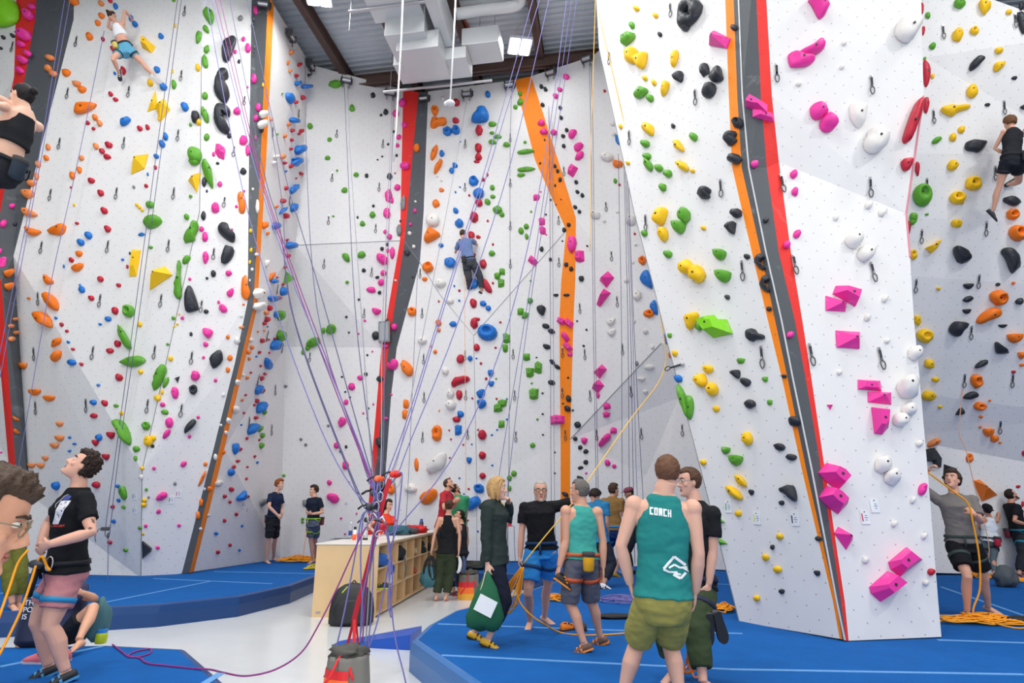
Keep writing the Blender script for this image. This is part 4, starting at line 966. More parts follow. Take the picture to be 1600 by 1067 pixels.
# ---------------------------------------------------------------- wall hardware
STEEL = mat('brushed_steel', (0.55, 0.55, 0.57), 0.35, metal=0.9)
DSTEEL = mat('dark_steel', (0.12, 0.12, 0.13), 0.45, metal=0.6)
def frame_at(px, py):
    for k in range(10):
        hit = wallhit(px - k * 2 if px > 800 else px + k * 2, py)
        if hit: break
    c, n, wn = hit
    up = (Vector((0, 0, 1)) - n * n.z).normalized()
    return c, n, up, up.cross(n).normalized(), wn
def wall_mx(px, py, off=0.0):
    c, n, up, ri, wn = frame_at(px, py)
    return Matrix.Translation(c + n * off) @ Matrix((ri, up, n)).transposed().to_4x4(), wn
QD = """@0 0
510 280;452 625;398 960;828 955;860 615;85 315
@200 0
357 505;335 905;380 75;775 670;835 160;840 345;705 1010
@0 250
338 235;278 585;258 925;720 580;778 225;668 940;1160 225;1125 575;1075 940
@200 250
642 280;572 625;490 975;1072 270;990 860
@0 450
230 440;242 800;620 435;578 785;1032 430;985 790;1208 815
@200 450
425 465;923 320;1025 400;862 610;978 680;803 900;953 945;1213 460
@420 0
453 890;760 960;195 755;20 880
@420 250
422 115;735 180;398 400;712 455;368 690;685 745;635 1020
@640 0
372 960;672 920
@640 250
370 180;672 150;672 435;672 690;72 755;85 1020;995 680;993 400;1030 75;1137 990
@640 480
95 345;98 600;88 865;370 320;375 585;388 845;690 310;700 585;708 860;1020 300;1020 570;1040 850;1170 315;1205 590
@860 250
372 310;408 640;447 945;640 420
@860 0
395 390;530 920;805 70;970 650
@860 480
310 850;482 280;537 560;607 840;880 820
@1100 0
480 490;1113 570
@1100 250
118 190;518 160;600 700;262 740;1105 185;1122 750
@1100 480
393 335;710 320;1175 345
@1300 0
740 215;675 780;1145 720;1220 140
@1300 250
630 170;595 510;557 840;1025 460;975 810;1085 90
@1300 480
925 170;880 490;1200 490;1118 800"""
SLG = M('34383e', .8); SLW = M('b9bdc2', .8)
mb = MB(); mb.box((0, .035, .012), (.026, .15, .012)); 
SLME = mb.mesh('sling', SLG)
mb = MB(); mb.box((0, -.015, .013), (.022, .05, .010)); SLTIP = mb.mesh('sling_tip', SLW)
mb = MB(); mb.box((0, .125, .006), (.034, .05, .008)); mb.tube([(0, .135, 0), (0, .135, .02)], .012, 6); HANG = mb.mesh('hanger', STEEL)
def cara(w, h, r, m, name='carabiner', c=(0, 0, 0)):
    pts = [Vector((math.sin(a) * w / 2 * (1 + .18 * math.cos(a)), math.cos(a) * h / 2, 0)) + Vector(c) for a in [2 * math.pi * i / 12 for i in range(12)]]
    mb = MB(); mb.tube(pts, r, 5, closed=True); return mb.mesh(name, m, True)
CARA = cara(.062, .115, .008, DSTEEL, 'carabiner', (0, -.085, .016))
qn = {}; ox = oy = 0; qs = []
for line in QD.split('\n'):
    if line[0] == '@': ox, oy = map(float, line[1:].split()); continue
    for e in line.split(';'):
        x, y = map(float, e.split()); qs.append((ox + x * 300 / 1280, oy + y * 300 / 1280))
recs = []
for (px, py) in qs:
    mx, wn = wall_mx(px, py, .012)
    o = link('quickdraw', SLME); o.matrix_world = mx
    for nm, me in (('sling_tip', SLTIP), ('hanger', HANG), ('carabiner', CARA)): link(nm, me, o)
    recs.append((o, px, py, wn))
def near_name(px, py, wn):
    best = None
    for H in live:
        if not H['name'] or H['wall'] != wn: continue
        d = math.hypot(H['px'] - px, H['py'] - py)
        if best is None or d < best[0]: best = (d, H)
    return best[1] if best else None
OW = ['', 'first', 'second', 'third', 'fourth', 'fifth', 'sixth', 'seventh', 'eighth', 'ninth', 'tenth', 'eleventh', 'twelfth', 'thirteenth', 'fourteenth', 'fifteenth', 'sixteenth', 'seventeenth', 'eighteenth', 'nineteenth', 'twentieth']
for o, px, py, wn in recs:
    H = near_name(px, py, wn); lab = None
    same = sorted([r for r in recs if r[3] == wn], key=lambda r: r[2])
    k = [r[0] for r in same].index(o) + 1
    if H is not None and len(same) > 5:
        dx, dy = px - H['px'], py - H['py']
        side = ('right of' if dx > 0 else 'left of') if abs(dx) > abs(dy) else ('below' if dy > 0 else 'above')
        lab = 'hanging grey quickdraw %s the %s' % (side, H['name'])
        if any(q[0] is not o and q[0].get('label') == lab for q in recs): lab = None
    if lab is None or len(lab.split()) > 16:
        lab = 'quickdraw, %s from the top on %s' % (OW[min(k, 20)], PANEL[wn])
    tag(o, lab, 'quickdraw', 'quickdraws on ' + PANEL[wn])
# the quickdraw that the yellow lead rope pulls out from the tower edge
mx, wn = wall_mx(1068, 569, .02)
o = empty('quickdraw', mx.translation, "quickdraw pulled sideways by the yellow lead rope at the tower's left edge", 'quickdraw', 'quickdraws on ' + PANEL['wall_tower_left'])
q = P(1039, 577, 8.88) - o.location
mb = MB(); mb.tube([(0, 0, 0), q * .7], .014, 6); mb.build('sling', SLG, o)
mb = MB(); mb.ell((0, 0, 0), (.03, .03, .03)); mb.build('hanger', STEEL, o)
mb = MB(); mb.tube([q * .85 + q.normalized() * math.cos(a) * .055 + Vector((0, 0, math.sin(a) * .03)) for a in [i * math.pi / 6 for i in range(12)]], .008, 5, closed=True); mb.build('carabiner', DSTEEL, o)
# route cards
PAPER = M('eceef0', .55); PEN = M('7f93b5', .7)
for px, py, w, h, colr, lab in [
    (1138.5, 791.5, 1, 1, '3fa06a', 'white route card with green bar beside the long yellow hold'),
    (1183, 809.5, 1, 1, 'd6dc3c', 'white route card with yellow-green bar, middle one on the tower'),
    (1242.5, 811, 1, 1, '26262c', 'white route card with black bar beside the orange tower stripe'),
    (1351, 808, 1, 1, 'd32f52', "white route card with red bar on the tower's right face"),
    (1366, 790, 1, 1, 'f2f3f4', "plain white route card on the tower's right face"),
    (210.5, 775, 1, 1, '35506e', 'upper of two route cards left of the dark wall seam'),
    (211, 797, 1, 1, '2f6fb5', 'lower of two route cards left of the dark wall seam'),
    (268, 781, 1, 1, '26262c', 'route card with black bar beside the long pale pink hold'),
    (279, 771, 1, 1, 'd0407c', 'route card with pink bar right of the black-barred card'),
    (380.5, 788, 1, 1, '26262c', 'upper route card on the narrow wall below the blue wave hold'),
    (386, 797, 1, 1, '8f3040', 'lower route card on the narrow wall below the blue wave hold'),
    (445, 788, 1, 1, '4a8a4a', 'route card on the back wall behind the redhead'),
    (542, 787, 1, 1, '4a4a52', 'route card on the back wall beside the bundle of ropes'),
    (626, 797, 1, 1, 'd07a30', 'route card on the back wall above the water bottle')]:
    mx, wn = wall_mx(px, py, .006)
    mb = MB(); mb.box((0, 0, 0), (.105, .15, .006)); o = mb.build('route_card', PAPER); o.matrix_world = mx
    mb = MB(); mb.box((-.034, -.002, .004), (.013, .085, .003)); mb.build('colour_bar', M(colr, .6), o)
    mb = MB()
    for yy, ww in ((.018, .03), (-.005, .045), (-.03, .025)): mb.box((.012, yy, .004), (ww, .008, .002))
    mb.build('writing', PEN, o)
    mb = MB(); mb.tube([(0, .058, .002), (0, .058, .008)], .007, 6); mb.build('bolt', DSTEEL, o)
    tag(o, lab, 'route card', 'route cards')
# anchors along the tops of the walls
ANC = [(413, 8), (448, 52), (479, 97), (541, 124), (609, 143), (664, 152), (731, 145), (797, 131), (863, 111), (919, 90)]
ANL = ['cut by the top of the photo over the orange edge', 'second from the left along the wall tops', 'in the corner where the narrow wall meets the back wall', 'above the long green hold', 'just left of the red stripe',
       'on top of the grey strip right of the red stripe', 'above the big blue boot-shaped hold', "at the orange stripe's top left corner", 'right of the orange stripe', 'nearest the tower']
for (px, py), l in zip(ANC, ANL):
    mx, wn = wall_mx(px, py + 8, .02)
    o = empty('belay_anchor', label='dark steel belay anchor ' + l, cat='belay anchor', group='belay anchors on the wall tops'); o.matrix_world = mx
    mb = MB(); mb.box((0, .1, .03), (.34, .16, .05)); mb.box((-.13, .06, .1), (.03, .2, .16)); mb.box((.13, .06, .1), (.03, .2, .16)); mb.build('bracket', DSTEEL, o)
    mb = MB(); mb.tube([(-.12, .05, .12), (.12, .05, .12)], .06, 12); mb.build('drum', STEEL, o)
    for s in (-.09, .09):
        mb = MB(); mb.tube([(s, -.02, .1), (s, -.12, .1)], .012, 6); mb.tube([(s - .03, -.15, .1), (s, -.11, .1), (s + .03, -.15, .1), (s, -.21, .1), (s - .03, -.15, .1)], .01, 5)
        mb.build('hook', DSTEEL, o)
# grey plate hooked over the red stripe
mx, wn = wall_mx(603, 519, .1)
o = empty('wall_plate', label='grey rectangular plate hooked over the red stripe of the back wall', cat='plate'); o.matrix_world = mx
mb = MB(); mb.box((0, 0, 0), (.34, .6, .05)); mb.build('plate', M('8e9294', .4, metal=.3), o, bevel=.01)
mb = MB(); mb.box((0, 0, .03), (.26, .5, .012)); mb.build('inset', M('a7abad', .4), o)
mb = MB(); mb.tube([(.08, .28, -.05), (.08, .36, -.02), (.08, .3, .03)], .03, 8); mb.build('hook', DSTEEL, o)

# ---------------------------------------------------------------- ceiling fittings
CEM = Matrix.Translation((-1, 14.5, 0)) @ CR
LED = mat('lit_led_panel', (1, 1, 1), 0.4, emit=(1, 1, 1), es=9.0)
def high_bay(c, lab):
    o = empty('ceiling_lamp', c, lab, 'ceiling lamp', 'ceiling lamps'); o.rotation_euler.z = math.radians(8)
    mb = MB(); mb.box((0, 0, .05), (.62, .62, .08)); mb.build('housing', M('c9ccd0', .4), o)
    for x in (-.15, .15):
        mb = MB(); mb.box((x, 0, 0), (.22, .56, .03)); mb.build('diffuser', LED, o)
    for x in (-.25, .25):
        mb = MB(); mb.tube([(x, 0, .08), (0, 0, .75)], .006, 5); mb.build('hanger', STEEL, o)
high_bay((0.21, 13.78, LAMPZ), 'glaring white square lamp hanging under the ribbed ceiling')
for (lx, ly, _), l in zip(LAMPS_AND_FILLS, ['added fill far behind the camera on the left', 'added fill behind the camera left of centre', 'added fill behind the camera right of centre', 'added fill far behind the camera on the right', 'added fill at far left above the near wall',
        'over the left foreground mat', 'over the right foreground mat', 'over the tower', 'over the far right wall', 'added fill by the big left wall', 'over the counter', 'over the group of people', 'by the narrow wall', '', 'over the wall right of the tower', 'added fill in front of the air duct']):
    if l: high_bay((lx, ly, LAMPZ), 'square white ceiling lamp out of view, ' + l)  # fixtures added to go with the unseen fill lights, plus the narrow-wall lamp
DUCT = mat('bright_sheet_metal', hexc('d3d6d8'), 0.38, metal=0.35, vary=0.06, vscale=2)
PIPEW = M('e4e5e5', .5)
o = empty('air_duct', CEM @ Vector((-1.0, -1.35, 12.75)), 'shiny rectangular sheet metal air duct with an elbow under the ceiling', 'air duct', rz=math.radians(-9))
def dbox(c, s, name, m=DUCT, mx=None):
    mb = MB(); mb.box(c, s, mx); return mb.build(name, m, o, bevel=.012)
dbox((-.35, -5.2, .55), (1.25, 8.2, .55), 'supply_duct')
dbox((-.2, -.75, .3), (1.0, .9, 1.0), 'elbow')
dbox((.05, -.4, -.2), (1.05, 1.1, .5), 'outlet_box')
dbox((.15, .1, -.1), (1.9, .75, .34), 'lower_branch')
dbox((1.45, .1, .35), (.95, .75, .5), 'side_branch')
dbox((.62, -1.6, .45), (.3, 2.6, .75), 'return_duct')
for y in (-1.6, -3.4): dbox((-.35, y, .25), (2.2, .07, .05), 'support_channel', STEEL)
dbox((.1, .62, -.32), (3.0, .07, .05), 'support_channel', STEEL)
for x, y in ((-1.4, -1.6), (1.75, .15), (1.35, .15), (-1.2, .62)):
    mb = MB(); mb.tube([(x, y, .3 if x > 0 else -.3), (x, y, 1.6)], .012, 5); mb.build('hanger_rod', STEEL, o)
a = P(712, 22, 12.6); b = P(808, 8, 12.9); c_ = P(818, -40, 12.0)
mb = MB(); mb.tube(catmull([a, a.lerp(b, .5), b, (b + c_) / 2 + Vector((.05, 0, 0)), c_], 4), .14, 14)
tag(mb.build('insulated_pipe', PIPEW, smooth=True), 'fat white insulated pipe bending under the ceiling beside the duct', 'pipe')
a = P(694, -8, 12.9); b = P(745, 82, 14.6)
mb = MB(); mb.tube([a, b], .05, 8); mb.tube([a + Vector((.14, 0, .03)), b + Vector((.14, 0, .03))], .04, 8)
tag(mb.build('sprinkler_pipe', M('8c3a2c', .5)), 'pair of rust red sprinkler pipes running under the ceiling beside the duct', 'pipe')
for pts, lab, knob in [([(630, -20), (627, 60), (619, 200), (615, 252)], 'thick white cord hanging from the ceiling in front of the red stripe', 0), ([(713, -20), (709, 60), (703.5, 158)], 'thick white cord with a knob end hanging under the air duct', 1)]:
    o = empty('pull_cord', P(pts[-1][0], pts[-1][1], 10.5), lab, 'cord', 'white ceiling cords')
    q = [P(x, y, 10.5 + i * .02) - o.location for i, (x, y) in enumerate(pts)]
    mb = MB(); mb.tube(q, .018, 8); mb.build('cord', PIPEW, o, True)
    if knob:
        mb = MB(); mb.ell((0, 0, -.05), (.1, .09, .06)); mb.ell((-.08, 0, -.06), (.05, .05, .05)); mb.build('knob', PIPEW, o, True)

# ---------------------------------------------------------------- ropes
RB = M('7470b0', .75); RD = M('57547c', .75); RM = M('8a2f80', .75); RG = M('8d8f98', .75); RO = M('f7a21b', .75); RY = M('f5c04a', .75); RPk = M('f2b48c', .75)
def rope_pts(px, d0, d1):
    L = [0]
    for i in range(1, len(px)): L.append(L[-1] + math.hypot(px[i][0] - px[i - 1][0], px[i][1] - px[i - 1][1]))
    out = []
    for (p, l) in zip(px, L):
        t = l / L[-1]
        d = p[2] if len(p) > 2 else 1 / ((1 - t) / d0 + t / d1)
        out.append(P(p[0], p[1], d))
    return out
def rope(lab, px, d0, d1, m=RB, r=.0065, group='climbing ropes', cat='rope', name='climbing_rope', extra=None):
    pts = rope_pts(px, d0, d1)
    if extra: pts += [Vector(e) for e in extra]
    mb = MB(); mb.tube(catmull(pts, 5), r, 6)
    return tag(mb.build(name, m, None, True), lab, cat, group)
HB = (590, 785)
G1 = 'ropes gathered at the hanging knot'
T = 'taut %s rope to the gathered knot, %s'
for lab, px, d0, m in [
    ('leftmost of the steep left bunch', [(319, -20), (369, 250), (420, 447), (499, 665), (560, 775)], 9.8, RB),
    ('second from the left over the orange edge', [(326, -20), (395, 250), (448, 414), (481, 498), (540, 640), (580, 745)], 10, RB),
    ('third from the left, crossing the black crescent holds', [(332, -20), (399, 250), (452, 414), (505, 560), (583, 760)], 10.1, RM),
    ('magenta one beside the third', [(340, -20), (402, 250), (456, 414), (510, 560), (586, 765)], 10.2, RM),
    ('fifth along, right of the grey slab hold', [(355, -20), (408, 250), (437, 355), (460, 500), (544, 730), (575, 790)], 10.4, RD),
    ('rightmost of the left bunch at the top', [(382, -20), (440, 250), (468, 350), (500, 455), (570, 705), (590, 765)], 10.6, RD),
    ('running down beside the back corner to the knot', [(412, 120), (440, 310), (454, 480), (544, 735), (577, 800)], 11.5, RD)]:
    rope(T % ('magenta' if m is RM else 'violet', lab), px + [HB], d0, 6.6, m, .007, G1)
for lab, px, d0, m in [
    ('from the corner anchor', [(477, 100), (479, 250), (495, 480), (560, 700)], 14.8, RD),
    ('left one from the anchor above the long green hold', [(538, 131), (543, 250), (554.7, 480), (583, 720)], 15.1, RD),
    ('right one from the anchor above the long green hold', [(543, 131), (548, 250), (564, 480), (580, 714)], 15.1, RG),
    ('left one from the anchor by the red stripe', [(613, 150), (609, 250), (598, 500), (596, 700)], 15.7, RG),
    ('right one from the anchor by the red stripe', [(616, 150), (612, 250), (602, 500), (599, 700)], 15.7, RD),
    ('crossing in front of the climber, upper left', [(838, -20), (762, 250), (727, 362), (684.5, 500), (640, 644), (607, 735)], 9.6, RB),
    ('crossing in front of the climber, doubled', [(849, -20), (768, 250), (731, 362), (688, 500), (642, 650), (611, 740)], 9.6, RB),
    ('passing right of the climber to the red device', [(862, -20), (799, 250), (717, 500), (640, 692), (622, 738)], 9.8, RB),
    ('long shallow one crossing the orange lump', [(888, -20), (851, 250), (796, 500), (720, 692), (626, 819)], 10, RB)]:
    rope('taut rope to the gathered knot, ' + lab, px + ([HB] if 'shallow' not in lab else [(600, 833)]), d0, 6.6, m, .007, G1)
for lab, px, d0, d1, m in [
    ('violet rope beside the blonde woman, left of a near pair', [(896, -20), (858, 250), (820, 500), (782, 728), (775, 800)], 10, 12.5, RB),
    ('violet rope beside the blonde woman, right of a near pair', [(904, -20), (864, 250), (825, 500), (797, 728), (790, 800)], 10, 12.6, RB),
    ('slack rope hanging down the grey strip, right of the red stripe', [(661, 158), (660, 250), (650, 480), (639, 730), (634, 822)], 15.6, 13.5, RD),
    ('vertical rope left of the square blue hold, from the middle anchor', [(730, 152), (713, 250), (665, 500), (628, 690), (600, 780)], 15.4, 6.8, RG),
    ('vertical rope hanging plumb between green holds and orange stripe', [(799, 150), (797, 250), (797, 500), (795, 730), (793, 880)], 15.1, 15.2, RD),
    ('left rope of the plumb pair just left of the orange stripe', [(857, 122), (859, 300), (860, 500), (861, 730), (862, 860)], 15, 15.2, RD),
    ('right rope of the plumb pair just left of the orange stripe', [(862, 122), (863, 300), (864.5, 500), (866, 730), (868, 860)], 15, 15.2, RG),
    ('left rope of the plumb pair nearest the orange stripe right side', [(921, 100), (924, 250), (927, 500), (931, 730), (933, 870)], 14.2, 14.4, RD),
    ('right rope of the plumb pair nearest the orange stripe right side', [(924, 100), (927, 250), (930, 500), (934, 730), (936, 870)], 14.2, 14.4, RD),
    ('single thin rope near the pink diamonds', [(966, 240), (971, 500), (972, 730), (973, 860)], 13.6, 13.9, RD),
    ('leftmost of the rope bunch at the tower edge', [(975, 255), (981, 500), (983, 730), (985, 880)], 13.2, 13.6, RD),
    ('second of the rope bunch at the tower edge', [(977, 255), (985, 500), (989, 730), (992, 880)], 13.2, 13.6, RD),
    ('third of the rope bunch at the tower edge', [(979, 255), (988, 500), (994, 730), (1000, 880)], 13.2, 13.6, RB),
    ('rightmost of the rope bunch at the tower edge', [(981, 255), (990, 500), (1002, 730), (1012, 880)], 13.2, 13.6, RD),
    ('left rope of the pair down the big left wall', [(280, -20), (243, 250), (209, 500), (182, 700), (165, 824), (167, 838)], 11.4, 12.4, RD),
    ('right rope of the pair down the big left wall', [(286, -20), (250, 250), (216, 500), (187, 700), (171, 836)], 11.4, 12.4, RD),
    ('thin rope across the orange holds of the left wall', [(163, 48), (122, 250), (78, 450), (34, 700), (27, 742), (20, 830)], 11.7, 12.4, RB),
    ('left rope of the pair across the far-left grey strip', [(104, -20), (60, 250), (10, 500), (-10, 600)], 11.2, 11.8, RB),
    ('right rope of the pair across the far-left grey strip', [(113, -20), (64, 250), (17, 500), (0, 590)], 11.2, 11.8, RB)]:
    rope(lab, px, d0, d1, m, .0065, 'ropes hanging on the walls')
rope('single tail of rope hanging under the black belay gadget', [(169, 840), (168, 905), (162, 925), (157, 931)], 12.35, 11.9, RD, .0065, 'ropes hanging on the walls')
rope('yellow lead rope running down the tower edge to the bespectacled man', [(935, 20), (961, 130), (988, 250), (1012, 370), (1033, 498), (1038, 578)], 9.7, 8.9, RY, .0075, 'yellow and orange ropes', extra=[P(985, 655, 8.2), P(933, 730, 7.7), P(891, 790, 7.3), P(845, 846, 7.1), P(818, 880, 7.05)])
rope('yellow rope end hanging free right of the orange stripe', [(931, -20), (928, 75), (923, 250), (922, 393)], 9.8, 9.9, RY, .0065, 'yellow and orange ropes')
rope('pale orange lead rope below the climber in the blue shirt', [(726, 430), (726, 500), (728, 730), (727, 790)], 14.9, 15.2, RPk, .007, 'yellow and orange ropes')
rope('thin orange lead rope below the curly-haired climber', [(1568, 215), (1558, 250), (1521, 500), (1499, 660), (1510, 705), (1523, 760), (1545, 850), (1540, 895)], 12.0, 12.6, RPk, .008, 'yellow and orange ropes')

# the knot of ropes and devices above the striped rope bag
STRAP = M('c3142d', .6); STRAP2 = M('e3262f', .6)
def ribbon(pts, w, m, name, parent=None, t=.004, side=None):
    pts = [Vector(p) for p in pts]; rings = []
    for i, p in enumerate(pts):
        d = (pts[min(i + 1, len(pts) - 1)] - pts[max(i - 1, 0)]).normalized()
        s = Vector(side) if side else d.cross(Vector((0, -1, 0)))
        s = (s - d * s.dot(d)).normalized(); n = d.cross(s)
        rings.append([p + s * w / 2 + n * t / 2, p - s * w / 2 + n * t / 2, p - s * w / 2 - n * t / 2, p + s * w / 2 - n * t / 2])
    mb = MB(); mb.rings(rings); return mb.build(name, m, parent)
D_ = 6.55
o = empty('anchor_strap', P(545, 1035, D_), 'red webbing strap rising from the striped rope bag to the rope knot', 'strap')
def rel(o, pts): return [Vector(p) - o.location for p in pts]
ribbon(rel(o, catmull([P(609, 748, D_), P(598, 785, D_), P(588, 830, D_), P(579, 868, D_), P(570, 905, D_), P(558, 948, D_), P(553, 970, D_)], 4)), .05, STRAP, 'webbing', o)
ribbon(rel(o, [P(553, 968, D_), P(545, 1000, D_ + .05), P(536, 1035, D_ + .08)]), .028, STRAP, 'leg', o)
ribbon(rel(o, [P(554, 968, D_), P(553, 1010, D_ - .06), P(552, 1060, D_ - .1)]), .032, STRAP2, 'leg', o)
ribbon(rel(o, [P(556, 968, D_), P(559, 1000, D_ + .05), P(561, 1035, D_ + .1)]), .02, STRAP2, 'leg', o)
def device(px, py, d, col, lab, s=1.0, rz=0.3):
    o = empty('belay_device', P(px, py, d), lab, 'belay device', 'belay devices in the rope knot'); o.rotation_euler = (0, rz, .4)
    mb = MB(); mb.ell((0, 0, 0), (.045 * s, .022 * s, .03 * s), None, 12, 8); mb.ell((.02 * s, .02 * s, .012 * s), (.04 * s, .014 * s, .028 * s)); mb.ell((-.02 * s, -.015 * s, -.01 * s), (.03 * s, .016 * s, .026 * s)); mb.build('side_plate', M(col, .35), o, True)
    mb = MB(); mb.tube([(-.04 * s, 0, .01), (-.075 * s, .01, -.015), (-.1 * s, .01, -.06)], .009 * s, 6); mb.build('lever', M('1b1c20', .4), o, True)
    mb = MB(); mb.tube([(math.cos(a) * .025 * s + .04 * s, .0, math.sin(a) * .045 * s - .055 * s) for a in [i * math.pi / 6 for i in range(12)]], .006, 5, closed=True); mb.build('carabiner', STEEL, o, True)
device(617, 741, 6.6, 'e02a20', 'bright red belay device at the top right of the rope knot', 1.25)
device(592, 748, 6.6, 'ff6a3c', 'orange belay device clipped at the top of the rope knot', 1.1)
device(599, 824, 6.45, 'c0203a', 'dark red belay device dangling lowest in the rope knot', 1.0, 1.2)
device(580, 792, 6.5, '2a2c34', 'black belay device at the left of the rope knot', 1.2)
device(588, 770, 6.6, '3b4252', 'dark blue-grey belay device in the middle of the rope knot', 1.4)
device(597, 762, 6.65, '24262c', 'black belay device behind the red strap', 1.1)
device(575, 812, 6.55, '4a4034', 'brown and steel belay device hanging left of the strap', .9)
mb = MB()
for a, b in (((582, 800), (592, 812)), ((590, 812), (600, 807)), ((597, 806), (604, 822)), ((573, 800), (577, 818))):
    mb.tube([P(*a, 6.5), P(*b, 6.5)], .011, 8)
for x, y in ((572, 815), (578, 808), (588, 792), (594, 776)):
    c0 = P(x, y, 6.5); mb.tube([c0 + Vector((math.cos(q) * .03, 0, math.sin(q) * .05)) for q in [i * math.pi / 6 for i in range(12)]], .006, 5, closed=True)
tag(mb.build('carabiner_chain', STEEL, None, True), 'bunch of steel carabiners linking the ropes to the red strap', 'carabiners', kind='thing')
mb = MB()
rs = random.Random(5)
for k in range(7):
    pts = [P(583 + rs.uniform(-8, 10), 745 + rs.uniform(0, 10), 6.6), P(589 + rs.uniform(-5, 6), 775 + rs.uniform(-6, 6), 6.55 + rs.uniform(-.05, .05)), P(586 + rs.uniform(-6, 6), 798 + rs.uniform(-6, 6), 6.52), P(592 + rs.uniform(-5, 5), 812, 6.5)]
    mb.tube(catmull(pts, 5), .007, 6)
tag(mb.build('rope_knot', RB, None, True), 'tangled knot of violet ropes tied to the red strap', 'knot', kind='thing')
fl = lambda x, y: onz(x, y, 0.01)
G2 = 'rope tails hanging below the knot'
for lab, pts, m in [
    ('violet rope tail reaching the floor left of the rope bag', [P(580, 800, 6.5), P(566, 805, 6.5), P(558, 850, 6.5), P(547, 910, 6.5), P(535, 970, 6.45), P(520, 1030, 6.4), P(506, 1058, 6.4)], RB),
    ('violet rope tail falling straight beside the backpack', [P(590, 805, 6.5), P(570, 800, 6.5), P(564, 850, 6.5), P(564, 900, 6.5), P(567, 960, 6.5), P(562, 1000, 6.5), P(560, 1036, 6.5)], RB),
    ('violet rope tail hugging the red strap', [P(592, 810, 6.5), P(582, 840, 6.48), P(577, 880, 6.48), P(567, 930, 6.48), P(563, 990, 6.5), P(558, 1040, 6.5)], RB),
    ('magenta rope tail just right of the red strap', [P(594, 800, 6.5), P(582, 860, 6.5), P(573, 910, 6.5), P(568, 980, 6.5), P(566, 1003, 6.5)], RM),
    ('blue-grey rope tail crossing the pale end panel', [P(594, 810, 6.5), P(586, 850, 6.52), P(579, 890, 6.52), P(575, 950, 6.5), P(571, 1010, 6.5)], RG),
    ('violet rope tail ending above the blue wedge mat', [P(598, 805, 6.5), P(585, 850, 6.5), P(583, 900, 6.5), P(580, 960, 6.5), P(576, 1000, 6.5), P(577, 1024, 6.5)], RB),
    ('thick violet rope tail looping from the red device', [P(617, 745, 6.6), P(626, 738, 6.6), P(628, 750, 6.6), P(620, 820, 6.55), P(613, 850, 6.5), P(600, 920, 6.5), P(590, 970, 6.45), P(577, 1010, 6.4), P(566, 1034, 6.45)], RB),
    ('violet rope tail looping down onto the floor at the right', [P(608, 760, 6.6), P(613, 752, 6.6), P(618, 765, 6.6), P(616, 830, 6.55), P(608, 880, 6.5), P(611, 940, 6.5), P(618, 1000, 6.45), P(629, 1045, 6.4), fl(636, 1075)], RB),
    ('doubled violet rope tail ending beside the cubbies', [P(606, 830, 6.5), P(613, 890, 6.5), P(611, 940, 6.5), P(609, 958, 6.5)], RB),
    ('violet rope tail under the dark red device', [P(602, 825, 6.45), P(606, 845, 6.45), P(610, 890, 6.45), P(606, 940, 6.45), P(611, 965, 6.45)], RB)]:
    mb = MB(); mb.tube(catmull(pts, 5), .0075, 6)
    tag(mb.build('climbing_rope', m, None, True), lab, 'rope', G2)
zm = lambda x, y: onz(x, y, MZ + .008)
pts = [P(585, 800, 6.5), P(558, 850, 6.5), P(526, 920, 6.45), P(497, 978, 6.35), P(470, 1020, 6.3), P(430, 1046, 6.35), P(385, 1056, 6.3), P(350, 1051, 6.15), zm(328, 1046), zm(300, 1044), zm(262, 1040), zm(230, 1036), zm(218, 1028), zm(200, 1025), zm(212, 1018), zm(235, 1014), zm(232, 1022), zm(205, 1027), zm(190, 1018), zm(176, 1007)]
mb = MB(); mb.tube(catmull(pts, 6), .0085, 6)
tag(mb.build('climbing_rope', RM, None, True), 'purple rope swinging from the knot across the floor to the left mat', 'rope', G2)

def pile(lab, cx, cy, w, h, z, m, n=14, seed=1, r=.0065, px=True, name='rope_pile', hgt=.12):
    """one long rope dropped in loose loops"""
    rs = random.Random(seed); c = onz(cx, cy, z); sx = w / FPX * c.y; sy = h
    pts = []
    for k in range(n):
        ox_, oy_ = rs.gauss(0, .16) * sx, rs.gauss(0, .15) * sy; ra, rb = rs.uniform(.12, .34) * sx, rs.uniform(.12, .34) * sy; ph = rs.uniform(0, 6.3); dr = rs.choice((-1, 1))
        for i in range(9):
            a = ph + dr * i * .8; q = 1 + rs.uniform(-.2, .2)
            p = Vector((ox_ + math.cos(a) * ra * q, oy_ + math.sin(a) * rb * q, 0)); e = math.hypot(p.x / (sx / 2), p.y / (sy / 2))
            pts.append(c + p + Vector((0, 0, r + max(.0, 1 - .7 * e) * hgt * (.25 + .75 * k / n) * rs.uniform(.7, 1) + rs.uniform(0, .02))))
    mb = MB(); mb.tube(catmull(pts, 3), r, 5)
    return tag(mb.build(name, m, None, True), lab, 'rope pile', 'ropes dropped in loose piles')
pile('orange rope pile on the mat by the barefoot boy', 466, 878, 62, .8, MZ, RO, 16, 3, .009, hgt=.2)
pile('big yellow-orange rope pile at the bare feet of the belayer by the tower', 1538, 973, 118, .55, MZ, RO, 26, 4, .009, hgt=.12)
pile('orange rope pile on the mat left of the tower foot', 1133, 954, 40, .5, MZ, RO, 14, 5, .008, hgt=.1)
pile('orange rope pile behind the man in blue shorts', 868, 938, 36, .5, MZ, RO, 10, 6, .008, hgt=.1)
pile('tangled violet rope pile on the mat behind the teal tank top', 965, 938, 84, 1.0, MZ, RB, 9, 7, .007, hgt=.03)
pile('orange rope pile below the woman in the white top', 1532, 902, 60, .7, MZ, RO, 14, 8, .009, hgt=.08)
pile('small orange rope pile at the photo edge beside the grey bucket', 1596, 908, 40, .5, MZ, RO, 8, 9, .009, hgt=.05)
